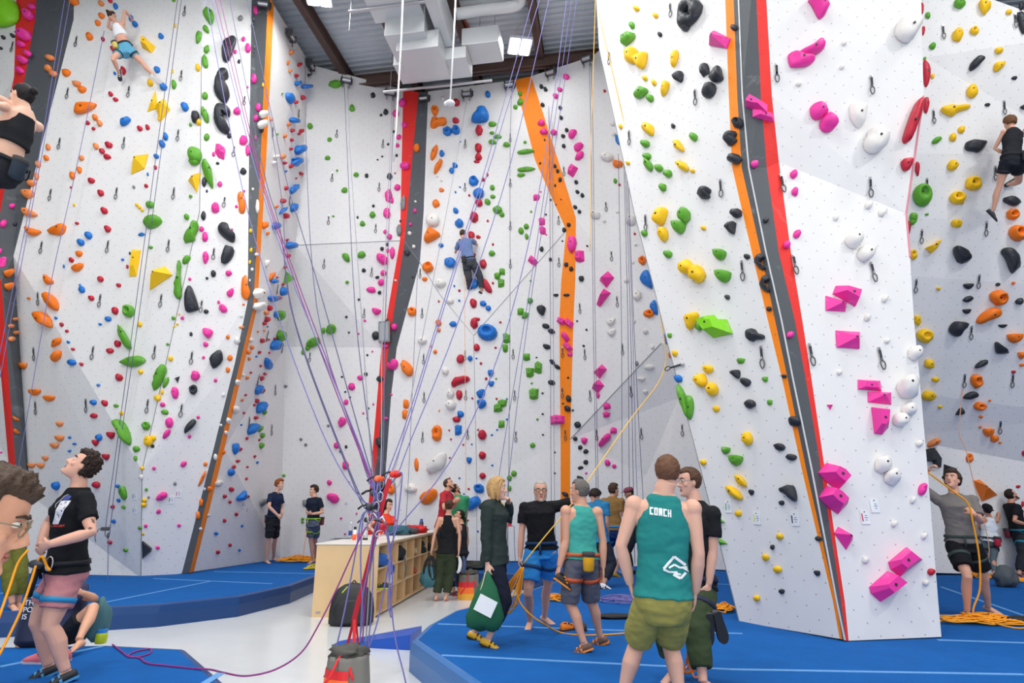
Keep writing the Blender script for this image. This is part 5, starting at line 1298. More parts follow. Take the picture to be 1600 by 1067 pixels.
pile('orange rope pile on the mat between the coach and the man in black', 1087, 1062, 30, .3, MZ, M('ff8a1a', .7), 12, 11, .007, hgt=.45)
rope('orange rope rising from the pile to the boy in green-strapped harness', [(473, 872), (477, 845), (481, 822)], 15.1, 15.0, RO, .008, 'yellow and orange ropes')
rope('yellow-orange rope from the belayer hand down to the big pile', [(1450, 738), (1490, 768), (1512, 786), (1520, 815), (1530, 870), (1531, 920), (1521, 950), (1522, 966)], 7.9, 7.95, RO, .011, 'yellow and orange ropes')
# yellow rope held in coils by the bespectacled man, and its tail over the mat
mb = MB()
hand = (816, 886); rs = random.Random(2)
for k in range(6):
    w = rs.uniform(-4, 6); dpt = 7.0 + rs.uniform(-.08, .08); low = 935 + rs.uniform(-15, 38)
    pts = [P(hand[0] + rs.uniform(-2, 2), hand[1], dpt), P(802 - w, 910, dpt), P(790 - w, low - 8, dpt + .05), P(794, low, dpt), P(804 + w, low - 12, dpt - .05), P(808 + w, 925, dpt - .03), P(hand[0] + 2, hand[1], dpt)]
    mb.tube(catmull(pts, 6), .008, 6)
tag(mb.build('rope_coil', RO, None, True), 'yellow rope coils hanging from the hand of the bespectacled man', 'rope', 'yellow and orange ropes')
mb = MB(); mb.tube(catmull([P(816, 888, 7.0), P(808, 925, 6.95), P(815, 945, 6.9), P(832, 963, 6.9), P(852, 976, 7.0), zm(875, 988), zm(905, 992), zm(935, 992), zm(968, 990), zm(1010, 986)], 6), .009, 6)
tag(mb.build('climbing_rope', RO, None, True), 'yellow rope tail lying across the mat behind the coach', 'rope', 'yellow and orange ropes')
# left man's rope
for lab, pts in [('yellow rope from the belaying man running off the left side, upper strand', [P(44, 859, 5.25), P(28, 880, 5.2), P(14, 920, 5.1), P(-10, 985, 4.9), P(-40, 1040, 4.8)]),
                 ('yellow rope from the belay device running off the left side, lower strand', [P(56, 884, 5.25), P(48, 910, 5.2), P(30, 960, 5.1), P(-5, 1030, 4.9), P(-40, 1085, 4.8)])]:
    mb = MB(); mb.tube(catmull(pts, 5), .010, 7); tag(mb.build('climbing_rope', RO, None, True), lab, 'rope', 'yellow and orange ropes')
# gadgets clipped on hanging ropes
o = empty('rope_gadget', P(168, 828, 12.35), 'black belay gadget with a curved cable clipped on the left wall ropes', 'belay device')
mb = MB(); mb.box((-.05, 0, .02), (.14, .05, .07)); mb.ell((.03, 0, -.1), (.03, .02, .06)); mb.build('body', DSTEEL, o)
mb = MB(); mb.tube(catmull([(-.1, 0, .04), (-.18, 0, .0), (-.22, 0, -.12), (-.19, 0, -.22)], 4), .007, 5); mb.build('cable', M('3c4148', .6), o)
o = empty('rope_gadget', P(796, 820, 12.6), 'red belay gadget on the ropes behind the blonde woman', 'belay device')
mb = MB(); mb.box((0, 0, 0), (.09, .05, .06)); mb.build('body', M('c5303a', .5), o)
mb = MB(); mb.tube(catmull([(.03, 0, -.02), (.09, 0, -.05), (.1, 0, -.4), (.12, 0, -.75)], 4), .006, 5); mb.tube(catmull([(-.03, 0, -.02), (-.05, 0, -.1), (-.02, 0, -.5), (0, 0, -.8)], 4), .006, 5); mb.build('cable', RD, o)
# ---------------------------------------------------------------- cubby shelf with its counter
BIRCH = mat('birch_ply', hexc('e3c293'), 0.5, vary=0.10, vscale=3, bump=.03, bscale=30)
PLYE = mat('ply_inside', hexc('c99b62'), 0.55, vary=0.1, vscale=4)
TOP = M('e9e6df', .35)
sB = onz(586, 966, 0); sA = onz(495, 960.5, 0); sF = onz(692, 904, 0)
ey = (sF - sB).normalized(); ey.z = 0
ex = Vector((ey.y, -ey.x, 0))                    # towards the room
LN = (sF - sB).length; WD = abs((sA - sB).dot(ex)); HT = 1.06
SMX = Matrix((ex, ey, Vector((0, 0, 1)))).transposed().to_4x4()
shelf = empty('cubby_shelf', label='long birch plywood cubby shelf standing on the grey floor', cat='shelf')
shelf.matrix_world = Matrix.Translation(sB) @ SMX
def sbox(c, s, nm, m=BIRCH, p=None):
    mb = MB(); mb.box(c, s); return mb.build(nm, m, p or shelf)
sbox((-WD / 2, .0125, HT / 2), (WD, .025, HT), 'end_panel'); sbox((-WD / 2, LN - .0125, HT / 2), (WD, .025, HT), 'end_panel')
sbox((-WD + .01, LN / 2, HT / 2), (.02, LN - .05, HT), 'back_panel', PLYE)
sbox((-.24, LN / 2, HT / 2), (.015, LN - .05, HT - .02), 'middle_panel', PLYE)
for z in (.04, .37, .70, HT - .012): sbox((-.12, LN / 2, z), (.24, LN - .05, .022), 'shelf_board')
NCOL = 9; cw = (LN - .05) / NCOL
for r in range(3):
    for i in range(1, NCOL):
        sbox((-.118, .025 + i * cw, (.04, .37, .70)[r] + .165), (.235, .02, .308), 'divider')
sbox((-WD + .1, .0, .07), (.07, .012, .035), 'cable_grommet', STEEL)
ct = empty('countertop', label='long white counter board lying on the cubby shelf', cat='countertop'); ct.matrix_world = shelf.matrix_world
mb = MB(); mb.box((-WD / 2, LN / 2, HT + .012), (WD + .03, LN + .03, .02)); mb.build('board', TOP, ct, bevel=.004)
mb = MB(); mb.box((.016, LN / 2, HT + .012), (.004, LN + .03, .022)); mb.build('edge_strip', BIRCH, ct)
ZT = HT + .0225
def S(x, y, z): return shelf.matrix_world @ Vector((x, y, z))
def ctp(px, py): return onz(px, py, ZT)
def cell(col, row, x=-.1): return S(x, .025 + (col + .5) * cw, (.054, .384, .714)[row])
def lathe(mb, prof, c=(0, 0, 0), n=14):
    mb.rings([[Vector(c) + Vector((r * math.cos(2 * math.pi * k / n), r * math.sin(2 * math.pi * k / n), z)) for k in range(n)] for r, z in prof]); return mb
def bottle(name, loc, prof, m, capz, capr, capm, lab, cat='bottle', band=None):
    o = empty(name, loc, lab, cat)
    mb = MB(); lathe(mb, prof); mb.build('body', m, o, True)
    mb = MB(); lathe(mb, [(capr, capz[0]), (capr, capz[1])]); mb.build('cap', capm, o)
    if band:
        mb = MB(); lathe(mb, [(band[0], band[1]), (band[0], band[2])]); mb.build('label_band', band[3], o)
    return o
CLEAR = mat('clear_plastic', (.9, .93, .95), .08); 
b = CLEAR.node_tree.nodes['Principled BSDF']; b.inputs['Transmission Weight'].default_value = .75; b.inputs['IOR'].default_value = 1.2
PB = [(.03, 0), (.034, .01), (.034, .17), (.03, .2), (.014, .24), (.013, .26)]
bottle('water_bottle', ctp(547, 840.8), PB, CLEAR, (.255, .285), .017, M('f2f3f5', .4), 'clear water bottle with a white and blue band on the counter corner', band=(.035, .05, .13, M('2a4f9e', .5)))
bottle('drink_bottle', ctp(554, 841.8), [(.036, 0), (.04, .01), (.04, .12), (.03, .15), (.022, .16)], M('eef0f2', .4), (.155, .205), .024, M('1c1d20', .5), 'white drink bottle with a tall black cap on the counter')
bottle('water_flask', ctp(658, 831.6), [(.04, 0), (.045, .01), (.045, .2), (.03, .235), (.026, .24)], M('33486b', .4), (.235, .28), .03, M('2c62c4', .4), 'navy water flask with a bright blue lid on the counter')
bottle('pink_bottle', ctp(589, 842), [(.025, 0), (.028, .01), (.028, .09), (.018, .12)], M('f0a3b6', .35), (.115, .15), .016, M('f6e9ec', .4), 'small pink bottle beside the rope strands on the counter')
o = empty('orange_cup', ctp(553, 843.4), 'pair of orange and red cups on the counter corner', 'cup')
mb = MB(); lathe(mb, [(.032, 0), (.042, .09), (.038, .09), (.03, .01)]); mb.build('cup', M('ff6a35', .5), o, True)
mb = MB(); lathe(mb, [(.026, 0), (.034, .11), (.03, .11), (.024, .01)], (.07, .03, 0)); mb.build('tumbler', M('e23b3b', .5), o, True)
o = empty('glass_jar', ctp(570.5, 843.4), 'clear glass jar with a dark base on the counter', 'jar')
mb = MB(); lathe(mb, [(.04, .03), (.042, .04), (.042, .13), (.036, .15)]); mb.build('glass', CLEAR, o, True)
mb = MB(); lathe(mb, [(.045, 0), (.045, .032)]); mb.build('base', M('2b2a2c', .5), o)
def flat(name, px, py, sx, sy, sz, m, lab, cat, rz=0.3, name2=None):
    mb = MB(); mb.box((0, 0, sz / 2), (sx, sy, sz)); o = mb.build(name, m, None, bevel=min(.004, sz * .3))
    o.location = ctp(px, py); o.rotation_euler.z = rz; tag(o, lab, cat); return o
flat('phone', 535, 841.8, .3, .1, .012, M('2f3136', .35), 'dark tablet lying flat at the counter corner', 'tablet', .05)
flat('phone', 523.5, 842.8, .16, .07, .01, M('55565a', .35), 'small dark phone lying at the counter edge', 'phone', .0)
flat('paper_sheet', 580, 841, .3, .22, .003, PAPER, 'white paper sheets lying in front of the seated woman', 'paper', .5)
flat('paper_sheet', 607, 839, .36, .22, .003, PAPER, 'white paper sheet right of the red strap on the counter', 'paper', .2)
o = empty('brush', ctp(626, 836.6), 'black handled brush lying on the counter', 'brush', rz=.1)
mb = MB(); mb.tube([(-.16, 0, .016), (.02, 0, .016)], [.012, .016], 8); mb.build('handle', M('18191c', .5), o)
mb = MB(); mb.tube([(.02, 0, .016), (.2, 0, .014)], [.01, .006], 8); mb.build('tip', M('3b3c40', .5), o)
def lump(name, loc, size, m, lab, cat, seed=1, amp=.3, n=3, parent=None, rz=0, freq=1.6):
    """crumpled soft thing: noise-shaped body resting on its base"""
    bm = bmesh.new(); bmesh.ops.create_icosphere(bm, subdivisions=n, radius=1)
    sv = Vector((seed * 3.1, seed * 1.7, seed))
    for v in bm.verts:
        d = v.co.normalized(); k = 1 + amp * noise.noise(d * freq + sv) + amp * .5 * noise.noise(d * freq * 2.7 + sv)
        p = d * k; p = Vector((p.x * size[0] / 2, p.y * size[1] / 2, p.z * size[2] / 2 + size[2] * .42))
        if p.z < 0: p.z = 0
        v.co = p
    me = bpy.data.meshes.new(name); bm.to_mesh(me); bm.free(); me.materials.append(m)
    me.polygons.foreach_set('use_smooth', [True] * len(me.polygons))
    o = link(name, me, parent); o.location = loc; o.rotation_euler.z = rz
    if lab: tag(o, lab, cat)
    return o
lump('jacket', ctp(621, 836), (.5, .32, .2), M('35606f', .9), 'crumpled teal and grey jacket on the counter', 'jacket', 3, .5)
lump('jacket', ctp(632, 834.6), (.5, .3, .14), M('4a5055', .9), 'grey scarf piled beside the teal jacket on the counter', 'scarf', 5, .5)
lump('harness', ctp(641, 833.8), (.34, .26, .17), M('b02636', .8), 'dark red harness bundle on the counter', 'harness', 7, .6, freq=2.6)
lump('harness', ctp(652, 832.8), (.40, .28, .17), M('d8232a', .7), 'bright red harness bundle beside the navy flask', 'harness', 8, .6, freq=2.4)
# things kept in the cubbies
G_ = 'things kept in the cubbies'
for nm, col, row, sz, h, lab, cat, sd in [('bag', 0, 2, (.3, .42, .24), '2a5fae', 'blue bag stuffed in the first top cubby', 'bag', 2), ('bag', 2, 2, (.28, .4, .25), '1f2126', 'black bag with silver flap in a top cubby', 'bag', 4),
        ('bag', 4, 2, (.22, .3, .14), 'cdb48c', 'tan bundle in a top cubby', 'bundle', 6), ('bag', 5, 2, (.25, .4, .24), '25272b', 'dark bag in the top cubby next to the woman in the tank top', 'bag', 9), ('bag', 6, 2, (.25, .4, .2), '33302e', 'dark brown bag deep in the row of cubbies', 'bag', 10),
        ('cloth', 4, 1, (.2, .2, .12), 'c4574a', 'small red cloth in a middle cubby', 'cloth', 12), ('cloth', 1, 1, (.22, .3, .2), 'e8e8ea', 'white shoe bag in a middle cubby', 'bag', 13)]:
    tag(lump(nm, cell(col, row), sz, M(h, .8), lab, cat, sd, .45), None, None, G_)
o = empty('strap', S(.02, .025 + 2.6 * cw, .75), 'teal strap hanging out of a top cubby', 'strap', G_)
ribbon([(-.1, 0, .03), (.0, 0, .03), (.02, .01, -.05), (.03, .02, -.2), (.02, .05, -.33)], .07, M('3d6a80', .8), 'webbing', o, .01, side=(0, 1, 0))
o = empty('strap', S(.02, .05 + .9 * cw, .73), 'blue strap hanging from the first top cubby', 'strap', G_)
ribbon([(-.1, 0, .03), (.0, 0, .03), (.03, .08, -.03), (.03, .2, -.06), (.04, .16, -.14), (.03, .05, -.16)], .05, M('2466b8', .8), 'webbing', o, .012, side=(1, 0, 0.4))
# ---------------------------------------------------------------- shoes
def shoe(name, loc, rz, m, sole, lab, L=.27, accent=None, group=None, tilt=0, cat='shoe', parent=None):
    o = empty(name, loc, lab, cat, group, rz) if parent is None else None
    if parent is not None:
        o = parent
    mb = MB(); rings = []
    # toe at +y
    for t, hw, h in [(-.5, .018, .045), (-.47, .03, .07), (-.35, .036, .085), (-.15, .036, .075), (.05, .042, .06), (.25, .046, .045), (.4, .036, .032), (.49, .016, .02)]:
        y = t * L; rings.append([Vector((math.cos(a) * hw, y, .012 + (h if math.sin(a) > 0 else .004) * (math.sin(a) if math.sin(a) > 0 else math.sin(a)))) for a in [2 * math.pi * k / 12 for k in range(12)]])
    mb.rings(rings); up = mb.build('upper', m, o, True)
    mb = MB(); rings = []
    for t, hw in [(-.5, .02), (-.46, .033), (-.2, .036), (.1, .043), (.28, .047), (.42, .037), (.51, .016)]:
        rings.append([Vector((x * hw, t * L, z)) for x, z in ((-1, .0), (1, .0), (1.05, .016), (-1.05, .016))])
    mb.rings(rings); mb.build('sole', sole, o)
    mb = MB(); lathe(mb, [(.032, .0), (.026, .004)], (0, -.3 * L, .082)); mb.build('opening', M('101114', .8), o)
    if accent:
        mb = MB()
        for t in (-.12, .0, .12): mb.box((0, t * L, .075 - .03 * (t + .12) / .24), (.075, .018, .012))
        mb.build('strap', accent, o)
    return o
BLK = M('191a1d', .6); RUB = M('2a2b2d', .7)
G_ = 'climbing shoes lying about'
shoe('climbing_shoe', onz(484, 890, MZ + .0), 1.9, M('c9b12a', .6), RUB, 'yellow and black climbing shoe near the barefoot boys, front one', .27, BLK, G_)
shoe('climbing_shoe', onz(489, 886, MZ + .0), 1.8, M('b8a62f', .6), RUB, 'yellow and black climbing shoe near the barefoot boys, rear one', .27, BLK, G_)
shoe('climbing_shoe', onz(890, 984, MZ), -.9, M('f08422', .6), RUB, 'orange climbing shoe lying behind the teal tank top man, left one', .27, BLK, G_)
shoe('climbing_shoe', onz(902, 984, MZ), .7, M('3a3230', .6), RUB, 'black and orange climbing shoe lying behind the teal tank top man, right one', .27, M('f08422', .6), G_)
shoe('running_shoe', cell(0, 1, -.05), 1.57, M('3a3a44', .6), M('d9f02a', .5), 'neon yellow soled running shoe in a middle cubby', .28, M('d9f02a', .5))
shoe('running_shoe', onz(52, 1036, MZ), 1.4, M('d9707a', .6), M('c8ccd4', .6), 'pink sandal on the left mat behind the belaying man', .22, None, 'flat sandals on the left mat')
shoe('running_shoe', onz(95, 1031, MZ), 1.2, M('d9707a', .6), M('c8ccd4', .6), 'pink sandal partly behind the belaying man legs', .22, None, 'flat sandals on the left mat')
# ---------------------------------------------------------------- bags
def pack(name, loc, w, d, h, m, lab, rz=0, trim=None, lean=0):
    o = empty(name, loc, lab, 'backpack', None, rz); rings = []
    for z, k, dk in [(0, .86, .9), (.06, 1, 1), (.35, 1.0, 1), (.65, .92, .85), (.86, .7, .6), (.96, .42, .35), (1, .15, .15)]:
        rings.append([Vector((math.copysign(abs(math.cos(a)) ** .6, math.cos(a)) * w / 2 * k, math.copysign(abs(math.sin(a)) ** .7, math.sin(a)) * d / 2 * dk + lean * z, z * h)) for a in [2 * math.pi * q / 20 for q in range(20)]])
    mb = MB(); mb.rings(rings); mb.build('body', m, o, True)
    rings = []
    for z, k in [(.08, .7), (.12, .78), (.4, .78), (.58, .6), (.62, .4)]:
        rings.append([Vector((math.cos(a) * w / 2 * k, -d * .36 + lean * z + math.sin(a) * d * .3, z * h)) for a in [2 * math.pi * q / 16 for q in range(16)]])
    mb = MB(); mb.rings(rings); mb.build('front_pocket', m, o, True)
    for s in (-1, 1):
        mb = MB(); mb.tube(catmull([(s * w * .22, d * .3 + lean * .9, h * .9), (s * w * .34, d * .75 + lean * .5, h * .55), (s * w * .36, d * .5, h * .12)], 4), .018, 6); mb.build('shoulder_strap', trim or m, o, True)
    mb = MB(); mb.tube(catmull([(-.04, d * .1 + lean, h * .96), (0, d * .1 + lean, h * 1.05), (.04, d * .1 + lean, h * .96)], 4), .009, 6); mb.build('handle', trim or m, o, True)
    return o
o = pack('backpack', onz(548, 976, 0), .64, .3, .56, M('26282b', .6), 'black backpack leaning on the end of the cubby shelf', .1, M('1a1b1e', .6), .06)
mb = MB(); mb.tube([(-.13, -.13, .45), (-.06, -.12, .53)], .008, 6); mb.build('zip_pull', M('c8e02a', .5), o)
pk = pack('backpack', onz(62, 1006, MZ), .42, .34, .62, M('252c45', .65), 'navy backpack with white slogan behind the belaying man', .1, M('1b2036', .6), .05)
def text(parent, s, size, loc, m, mx=None, name='lettering', ext=.002):
    cu = bpy.data.curves.new('txt', 'FONT'); cu.body = s; cu.size = size; cu.extrude = ext; cu.align_x = 'LEFT'
    t = bpy.data.objects.new('txt', cu); COL.objects.link(t)
    dg = bpy.context.evaluated_depsgraph_get(); me = bpy.data.meshes.new_from_object(t.evaluated_get(dg))
    bpy.data.objects.remove(t); me.materials.clear(); me.materials.append(m)
    o = link(name, me, parent); o.matrix_local = (mx or Matrix.Rotation(math.pi / 2, 4, 'X')); o.location = loc
    return o
for s, z in (('THE', .40), ('POWER', .335), ('IS', .27), ('MADE', .27)): text(pk, s, .07, (-.02 if s == 'MADE' else -.1, -.205, z), M('e8eaee', .6))
mb = MB(); mb.add([(-.06, -.2, .47), (.02, -.2, .47), (-.02, -.19, .53), (-.06, -.205, .47), (.02, -.205, .47), (-.02, -.195, .53)], [(0, 1, 2), (3, 5, 4)]); mb.build('emblem', M('e8eaee', .6), pk)
def ropebag(loc, sc, lab, rz=0):
    o = empty('rope_bag', loc, lab, 'rope bag', None, rz)
    cols = [('stripe', M('f5b23a', .7), 0, .14), ('stripe', M('ff7a2c', .7), .14, .28), ('stripe', M('e02d35', .7), .28, .40)]
    n = 24
    def ring(z):
        k = 1 - .28 * max(0, z - .1); 
        return [Vector((math.cos(2 * math.pi * q / n) * .205 * k * (1 + .04 * math.sin(q * 2.1)), math.sin(2 * math.pi * q / n) * .19 * k * (1 + .05 * math.cos(q * 1.7)), z * sc)) for q in range(n)]
    mb = MB(); zs = [0, .14, .28, .4, .5, .56]; mb.rings([[v * 1 for v in ring(z)] for z in zs]); mb.build('body', M('7c7a74', .85), o, True)
    for nm, m, a, b in cols:
        mb = MB(); ra, rb = ring(a), ring(b)
        idx = [q for q in range(n) if math.pi * .95 < 2 * math.pi * q / n < math.pi * 1.62]
        vs = [v + Vector((v.x, v.y, 0)).normalized() * .006 for v in [ra[q] for q in idx] + [rb[q] for q in idx]]; k = len(idx)
        mb.add(vs, [(i, i + 1, k + i + 1, k + i) for i in range(k - 1)]); mb.build(nm, m, o)
    lump('crumpled_top', (0, 0, .50 * sc), (.31, .29, .14), M('55544f', .9), None, None, 21, .6, 3, o, freq=2.8)
    mb = MB(); mb.tube(catmull([(-.2, -.2, .1), (-.1, -.23, .35 * sc), (-.02, -.1, .62 * sc), (.1, -.21, .3 * sc)], 5), .012, 6); mb.build('cord', STRAP2, o, True)
    return o
ropebag(onz(541, 1088, 0), .62, 'grey rope bag with red, orange and yellow stripes anchoring the red strap')
ropebag(onz(732, 935, 0.0) , .75, 'striped grey rope bag with a red strap on the floor behind the blonde woman', .3)
o = lump('bag', onz(150, 1003, MZ), (.2, .22, .46), M('3f6a72', .8), 'teal fabric bag beside the seated climber', 'bag', 31, .22)
bottle('water_bottle', onz(157, 1005, MZ), [(.05, 0), (.055, .01), (.055, .085), (.05, .1)], M('b8cc20', .35), (.1, .135), .05, M('2e86d6', .4), 'lime green water bottle with a blue lid at the mat corner')
o = lump('chalk_bucket', onz(1574, 917, MZ), (.36, .3, .36), M('4e565b', .8), 'grey slumped chalk bucket on the mat at the right', 'bucket', 33, .4)
lump('bag', onz(966, 966, MZ), (.62, .2, .06), M('1d1e22', .7), 'flat black bag under the violet rope pile', 'bag', 35, .3)
lump('bag', onz(1600, 975, MZ), (.4, .25, .1), M('202226', .7), 'black bag cut by the right edge of the photo', 'bag', 36, .3)
lump('clothes_pile', onz(738, 889, MZ), (1.2, .4, .16), M('3a3d3a', .8), 'dark heap of clothes and shoes on the far mat', 'clothes', 37, .6, freq=3)
# ---------------------------------------------------------------- people
PENDING = []          # (object, voxel, smooth steps, fold amplitude)
def pend(mb, name, m, parent, vox, sm=4, fold=0.0):
    o = mb.build(name, m, parent, True)
    PENDING.append((o, vox, sm, fold)); return o
def fin():
    for o, vox, sm, fold in PENDING:
        r = o.modifiers.new('r', 'REMESH'); r.mode = 'VOXEL'; r.voxel_size = vox; r.use_smooth_shade = True
        s = o.modifiers.new('s', 'SMOOTH'); s.iterations = sm; s.factor = 0.5
    dg = bpy.context.evaluated_depsgraph_get()
    done = []
    for o, vox, sm, fold in PENDING:
        done.append((o, bpy.data.meshes.new_from_object(o.evaluated_get(dg)), fold))
    for o, me, fold in done:
        o.modifiers.clear(); old = o.data; me.name = o.name
        if not me.materials: me.materials.append(old.materials[0])
        o.data = me; bpy.data.meshes.remove(old)
        if fold:
            off = Vector((o.get('_sd', 0) * 3.3, 0, 0))
            co = [v.co.copy() for v in me.vertices]; no = [v.normal.copy() for v in me.vertices]
            for v, c, n in zip(me.vertices, co, no):
                q = Vector((c.x * 6 + c.z * 8, c.y * 6 - c.z * 3, c.z * 9 - c.x * 5)) + off
                v.co = c + n * fold * (noise.noise(q) + .6 * noise.noise(q * 2.3))
        me.polygons.foreach_set('use_smooth', [True] * len(me.polygons)); me.update()
    PENDING.clear()
def skinmat(h):
    return mat('skin_' + h, hexc(h), 0.5, bump=.06, bscale=160, vary=.05, vscale=9, spec=.35)
def cloth(h, rough=.85):
    return mat('cloth_' + h, hexc(h), rough, bump=.25, bscale=22, vary=.07, vscale=5, spec=.2)
def solve(S, L, px, py, sg):
    """point at distance L from S on the sight line of a surveyed joint"""
    d = ray(px, py).normalized(); oc = CAMP - S
    b = d.dot(oc); c = oc.length_squared - L * L; D = b * b - c
    if D <= 0 or sg == 0:
        p = CAMP - d * b
        return S + (p - S).normalized() * L
    return CAMP + d * (-b + (math.sqrt(D) if sg > 0 else -math.sqrt(D)))
def ik(Hp, A, l1, l2, hint):
    d = A - Hp; L = min(d.length, (l1 + l2) * .999); u = d.normalized()
    a = (l1 * l1 - l2 * l2 + L * L) / (2 * L); h = math.sqrt(max(0, l1 * l1 - a * a))
    hv = hint - u * hint.dot(u)
    return Hp + u * a + hv.normalized() * h
def limb(mb, pts, prof, n=12, off=None):
    """tapering limb along a polyline; prof = [(t over whole limb, radius)]"""
    L = [0]
    for i in range(1, len(pts)): L.append(L[-1] + (pts[i] - pts[i - 1]).length)
    P_, R_ = [], []
    def at(t):
        l = t * L[-1]
        for i in range(1, len(pts)):
            if l <= L[i] or i == len(pts) - 1: return pts[i - 1].lerp(pts[i], (l - L[i - 1]) / max(1e-6, L[i] - L[i - 1]))
    for t, r in prof:
        p = at(t)
        if off: p = p + off(t)
        P_.append(p); R_.append(r)
    mb.tube(P_, R_, n)
def person(label, K):
    h = K.get('h', 1.75); s = h / 1.75; fem = K.get('f', 0); vox = K.get('vox', .009); lod = K.get('near', 0)
    sd = len(bpy.data.objects) % 97
    yaw = math.radians(K['yaw']); sy = math.radians(K.get('syaw', K['yaw']))
    pel = K['pel'] if isinstance(K['pel'], Vector) else P(K['pel'][0], K['pel'][1], K['d'])
    nk = K['nek']; nek = nk if isinstance(nk, Vector) else P(nk[0], nk[1], K['d'] + (nk[2] if len(nk) > 2 else 0))
    hd = K['hed']; head = hd if isinstance(hd, Vector) else P(hd[0], hd[1], nek.y + (hd[2] if len(hd) > 2 else 0))
    gz = K.get('z', MZ)
    base = Vector((pel.x, pel.y, K.get('bz', gz)))
    skin = skinmat(K.get('skin', 'd9a58a'))
    up = (nek - pel).normalized()
    lp = Vector((math.cos(yaw), math.sin(yaw), 0)); ls = Vector((math.cos(sy), math.sin(sy), 0))
    if 'lroll' in K: ls = (ls + Vector((0, 0, K['lroll']))).normalized(); 
    def frame(t):
        l = lp.lerp(ls, max(0, min(1, t))); l = (l - up * l.dot(up)).normalized()
        return pel.lerp(nek, t), l, l.cross(up)
    gw = K.get('wide', 1.0)
    W_ = lambda m, f: (f if fem else m) * s * gw
    LV = [(-.20, W_(.10, .10), .075 * s, 0), (-.11, W_(.155, .158), .108 * s, -.016), (0, W_(.166, .168), .115 * s, -.014), (.2, W_(.15, .14), .10 * s, -.002), (.38, W_(.142, .122), .092 * s, .004), (.6, W_(.156, .132), .104 * s, .004),
          (.76, W_(.172, .145), (.112 if not fem else .118) * s, .012 if not fem else .022), (.88, W_(.165, .140), .088 * s, -.002), (.96, W_(.115, .098), .066 * s, -.008), (1.03, .06 * s, .056 * s, -.004)]
    def ring(lv, e=0.0, ew=None, n=20, k=1.0):
        t, hw, hdp, of = lv; c, l, f = frame(t); pts = []
        for q in range(n):
            a = 2 * math.pi * q / n; ca, sa = math.cos(a), math.sin(a)
            x = math.copysign(abs(ca) ** .85, ca) * (hw * k + (e if ew is None else ew)); y = math.copysign(abs(sa) ** .85, sa) * (hdp * K.get('deep', 1) + e) + of
            pts.append(c + l * x + f * y)
        return pts
    def lvl(t):
        for i in range(1, len(LV)):
            if t <= LV[i][0]:
                a, b = LV[i - 1], LV[i]; u = (t - a[0]) / (b[0] - a[0]); return tuple(x + (y - x) * u for x, y in zip(a, b))
        return LV[-1]
    sw = (.158 if fem else .182) * s * gw
    c, l, f = frame(.885); chest = c.copy(); SH = {'L': c + l * sw, 'R': c - l * sw}
    if 'shrug' in K:
        for q in 'LR': SH[q] = SH[q] + up * K['shrug'].get(q, 0) * s
    c, l0, f0 = frame(-.03); HP = {'L': c + l0 * .09 * s, 'R': c - l0 * .09 * s}
    ua, fa, th, sk = .30 * s, .262 * s, .43 * s, .43 * s
    gl_ = [((onz(K[q + 'L'][1], K[q + 'L'][2], gz) + Vector((0, 0, .082 * s))) - HP[q]).length for q in 'LR' if K[q + 'L'][0] == 'g']
    if gl_: th = sk = max(.36 * s, min(.46 * s, max(gl_) * K.get('bend', 1.006) / 2))
    EL, WR, KN, AN, TO = {}, {}, {}, {}, {}
    for q in 'LR':
        a = K[q + 'A']
        EL[q] = a[0] if isinstance(a[0], Vector) else solve(SH[q], ua, *a[0]); WR[q] = a[1] if isinstance(a[1], Vector) else solve(EL[q], fa, *a[1])
        g = K[q + 'L']
        if g[0] == 'g':
            AN[q] = onz(g[1], g[2], gz) + Vector((0, 0, .082 * s))
            ty = math.radians(g[3]); td = Vector((math.sin(ty), -math.cos(ty), 0))
            TO[q] = AN[q] + td * .165 * s - Vector((0, 0, .06 * s))
            KN[q] = ik(HP[q], AN[q], th, sk, td + f0 * .5)
            if (AN[q] - HP[q]).length > th + sk: KN[q] = HP[q].lerp(AN[q], .5) + td * .01
        else:
            KN[q] = g[0] if isinstance(g[0], Vector) else solve(HP[q], th, *g[0]); AN[q] = g[1] if isinstance(g[1], Vector) else solve(KN[q], sk, *g[1]); TO[q] = g[2] if isinstance(g[2], Vector) else solve(AN[q], .17 * s, *g[2])
    # ---- body
    mb = MB()
    mb.rings([ring(v) for v in LV])
    hs = .235 * s / 1.0; hs = h * .1335 / .235
    hy = math.radians(K.get('hy', K['yaw'])); hp = math.radians(K.get('hp', 0))
    F = Vector((math.sin(hy) * math.cos(hp), -math.cos(hy) * math.cos(hp), math.sin(hp))); Lh = Vector((math.cos(hy), math.sin(hy), 0)); U = Lh.cross(F) * -1
    if U.z < 0: U = -U
    if 'hr' in K:
        rm = Matrix.Rotation(math.radians(K['hr']), 3, F); Lh = rm @ Lh; U = rm @ U
    HM3 = Matrix((Lh, F, U)).transposed()
    hl = lambda x, y, z: head + HM3 @ Vector((x * hs, y * hs, z * hs))
    mb.tube([nek - up * .05 * s, nek.lerp(head, .35) - F * .005, hl(0, -.015, -.05)], [.072 * s, .060 * s * (0.85 if fem else 1) * K.get('neckw', 1), .054 * s * (0.87 if fem else 1) * K.get('neckw', 1)], 14)
    rings = []
    for z, w, fr, bk in [(-.120, .016, .072, .03), (-.112, .032, .084, .01), (-.09, .046, .088, .02), (-.06, .057, .086, .05), (-.03, .065, .084, .075), (0, .070, .084, .09), (.025, .073, .082, .098), (.05, .074, .086, .10), (.075, .069, .080, .094), (.097, .055, .062, .078), (.112, .034, .036, .05), (.118, .012, .012, .02)]:
        rings.append([hl(math.cos(a) * w, (math.sin(a) * fr if math.sin(a) > 0 else math.sin(a) * bk), z) for a in [2 * math.pi * q / 18 for q in range(18)]])
    mb.rings(rings)
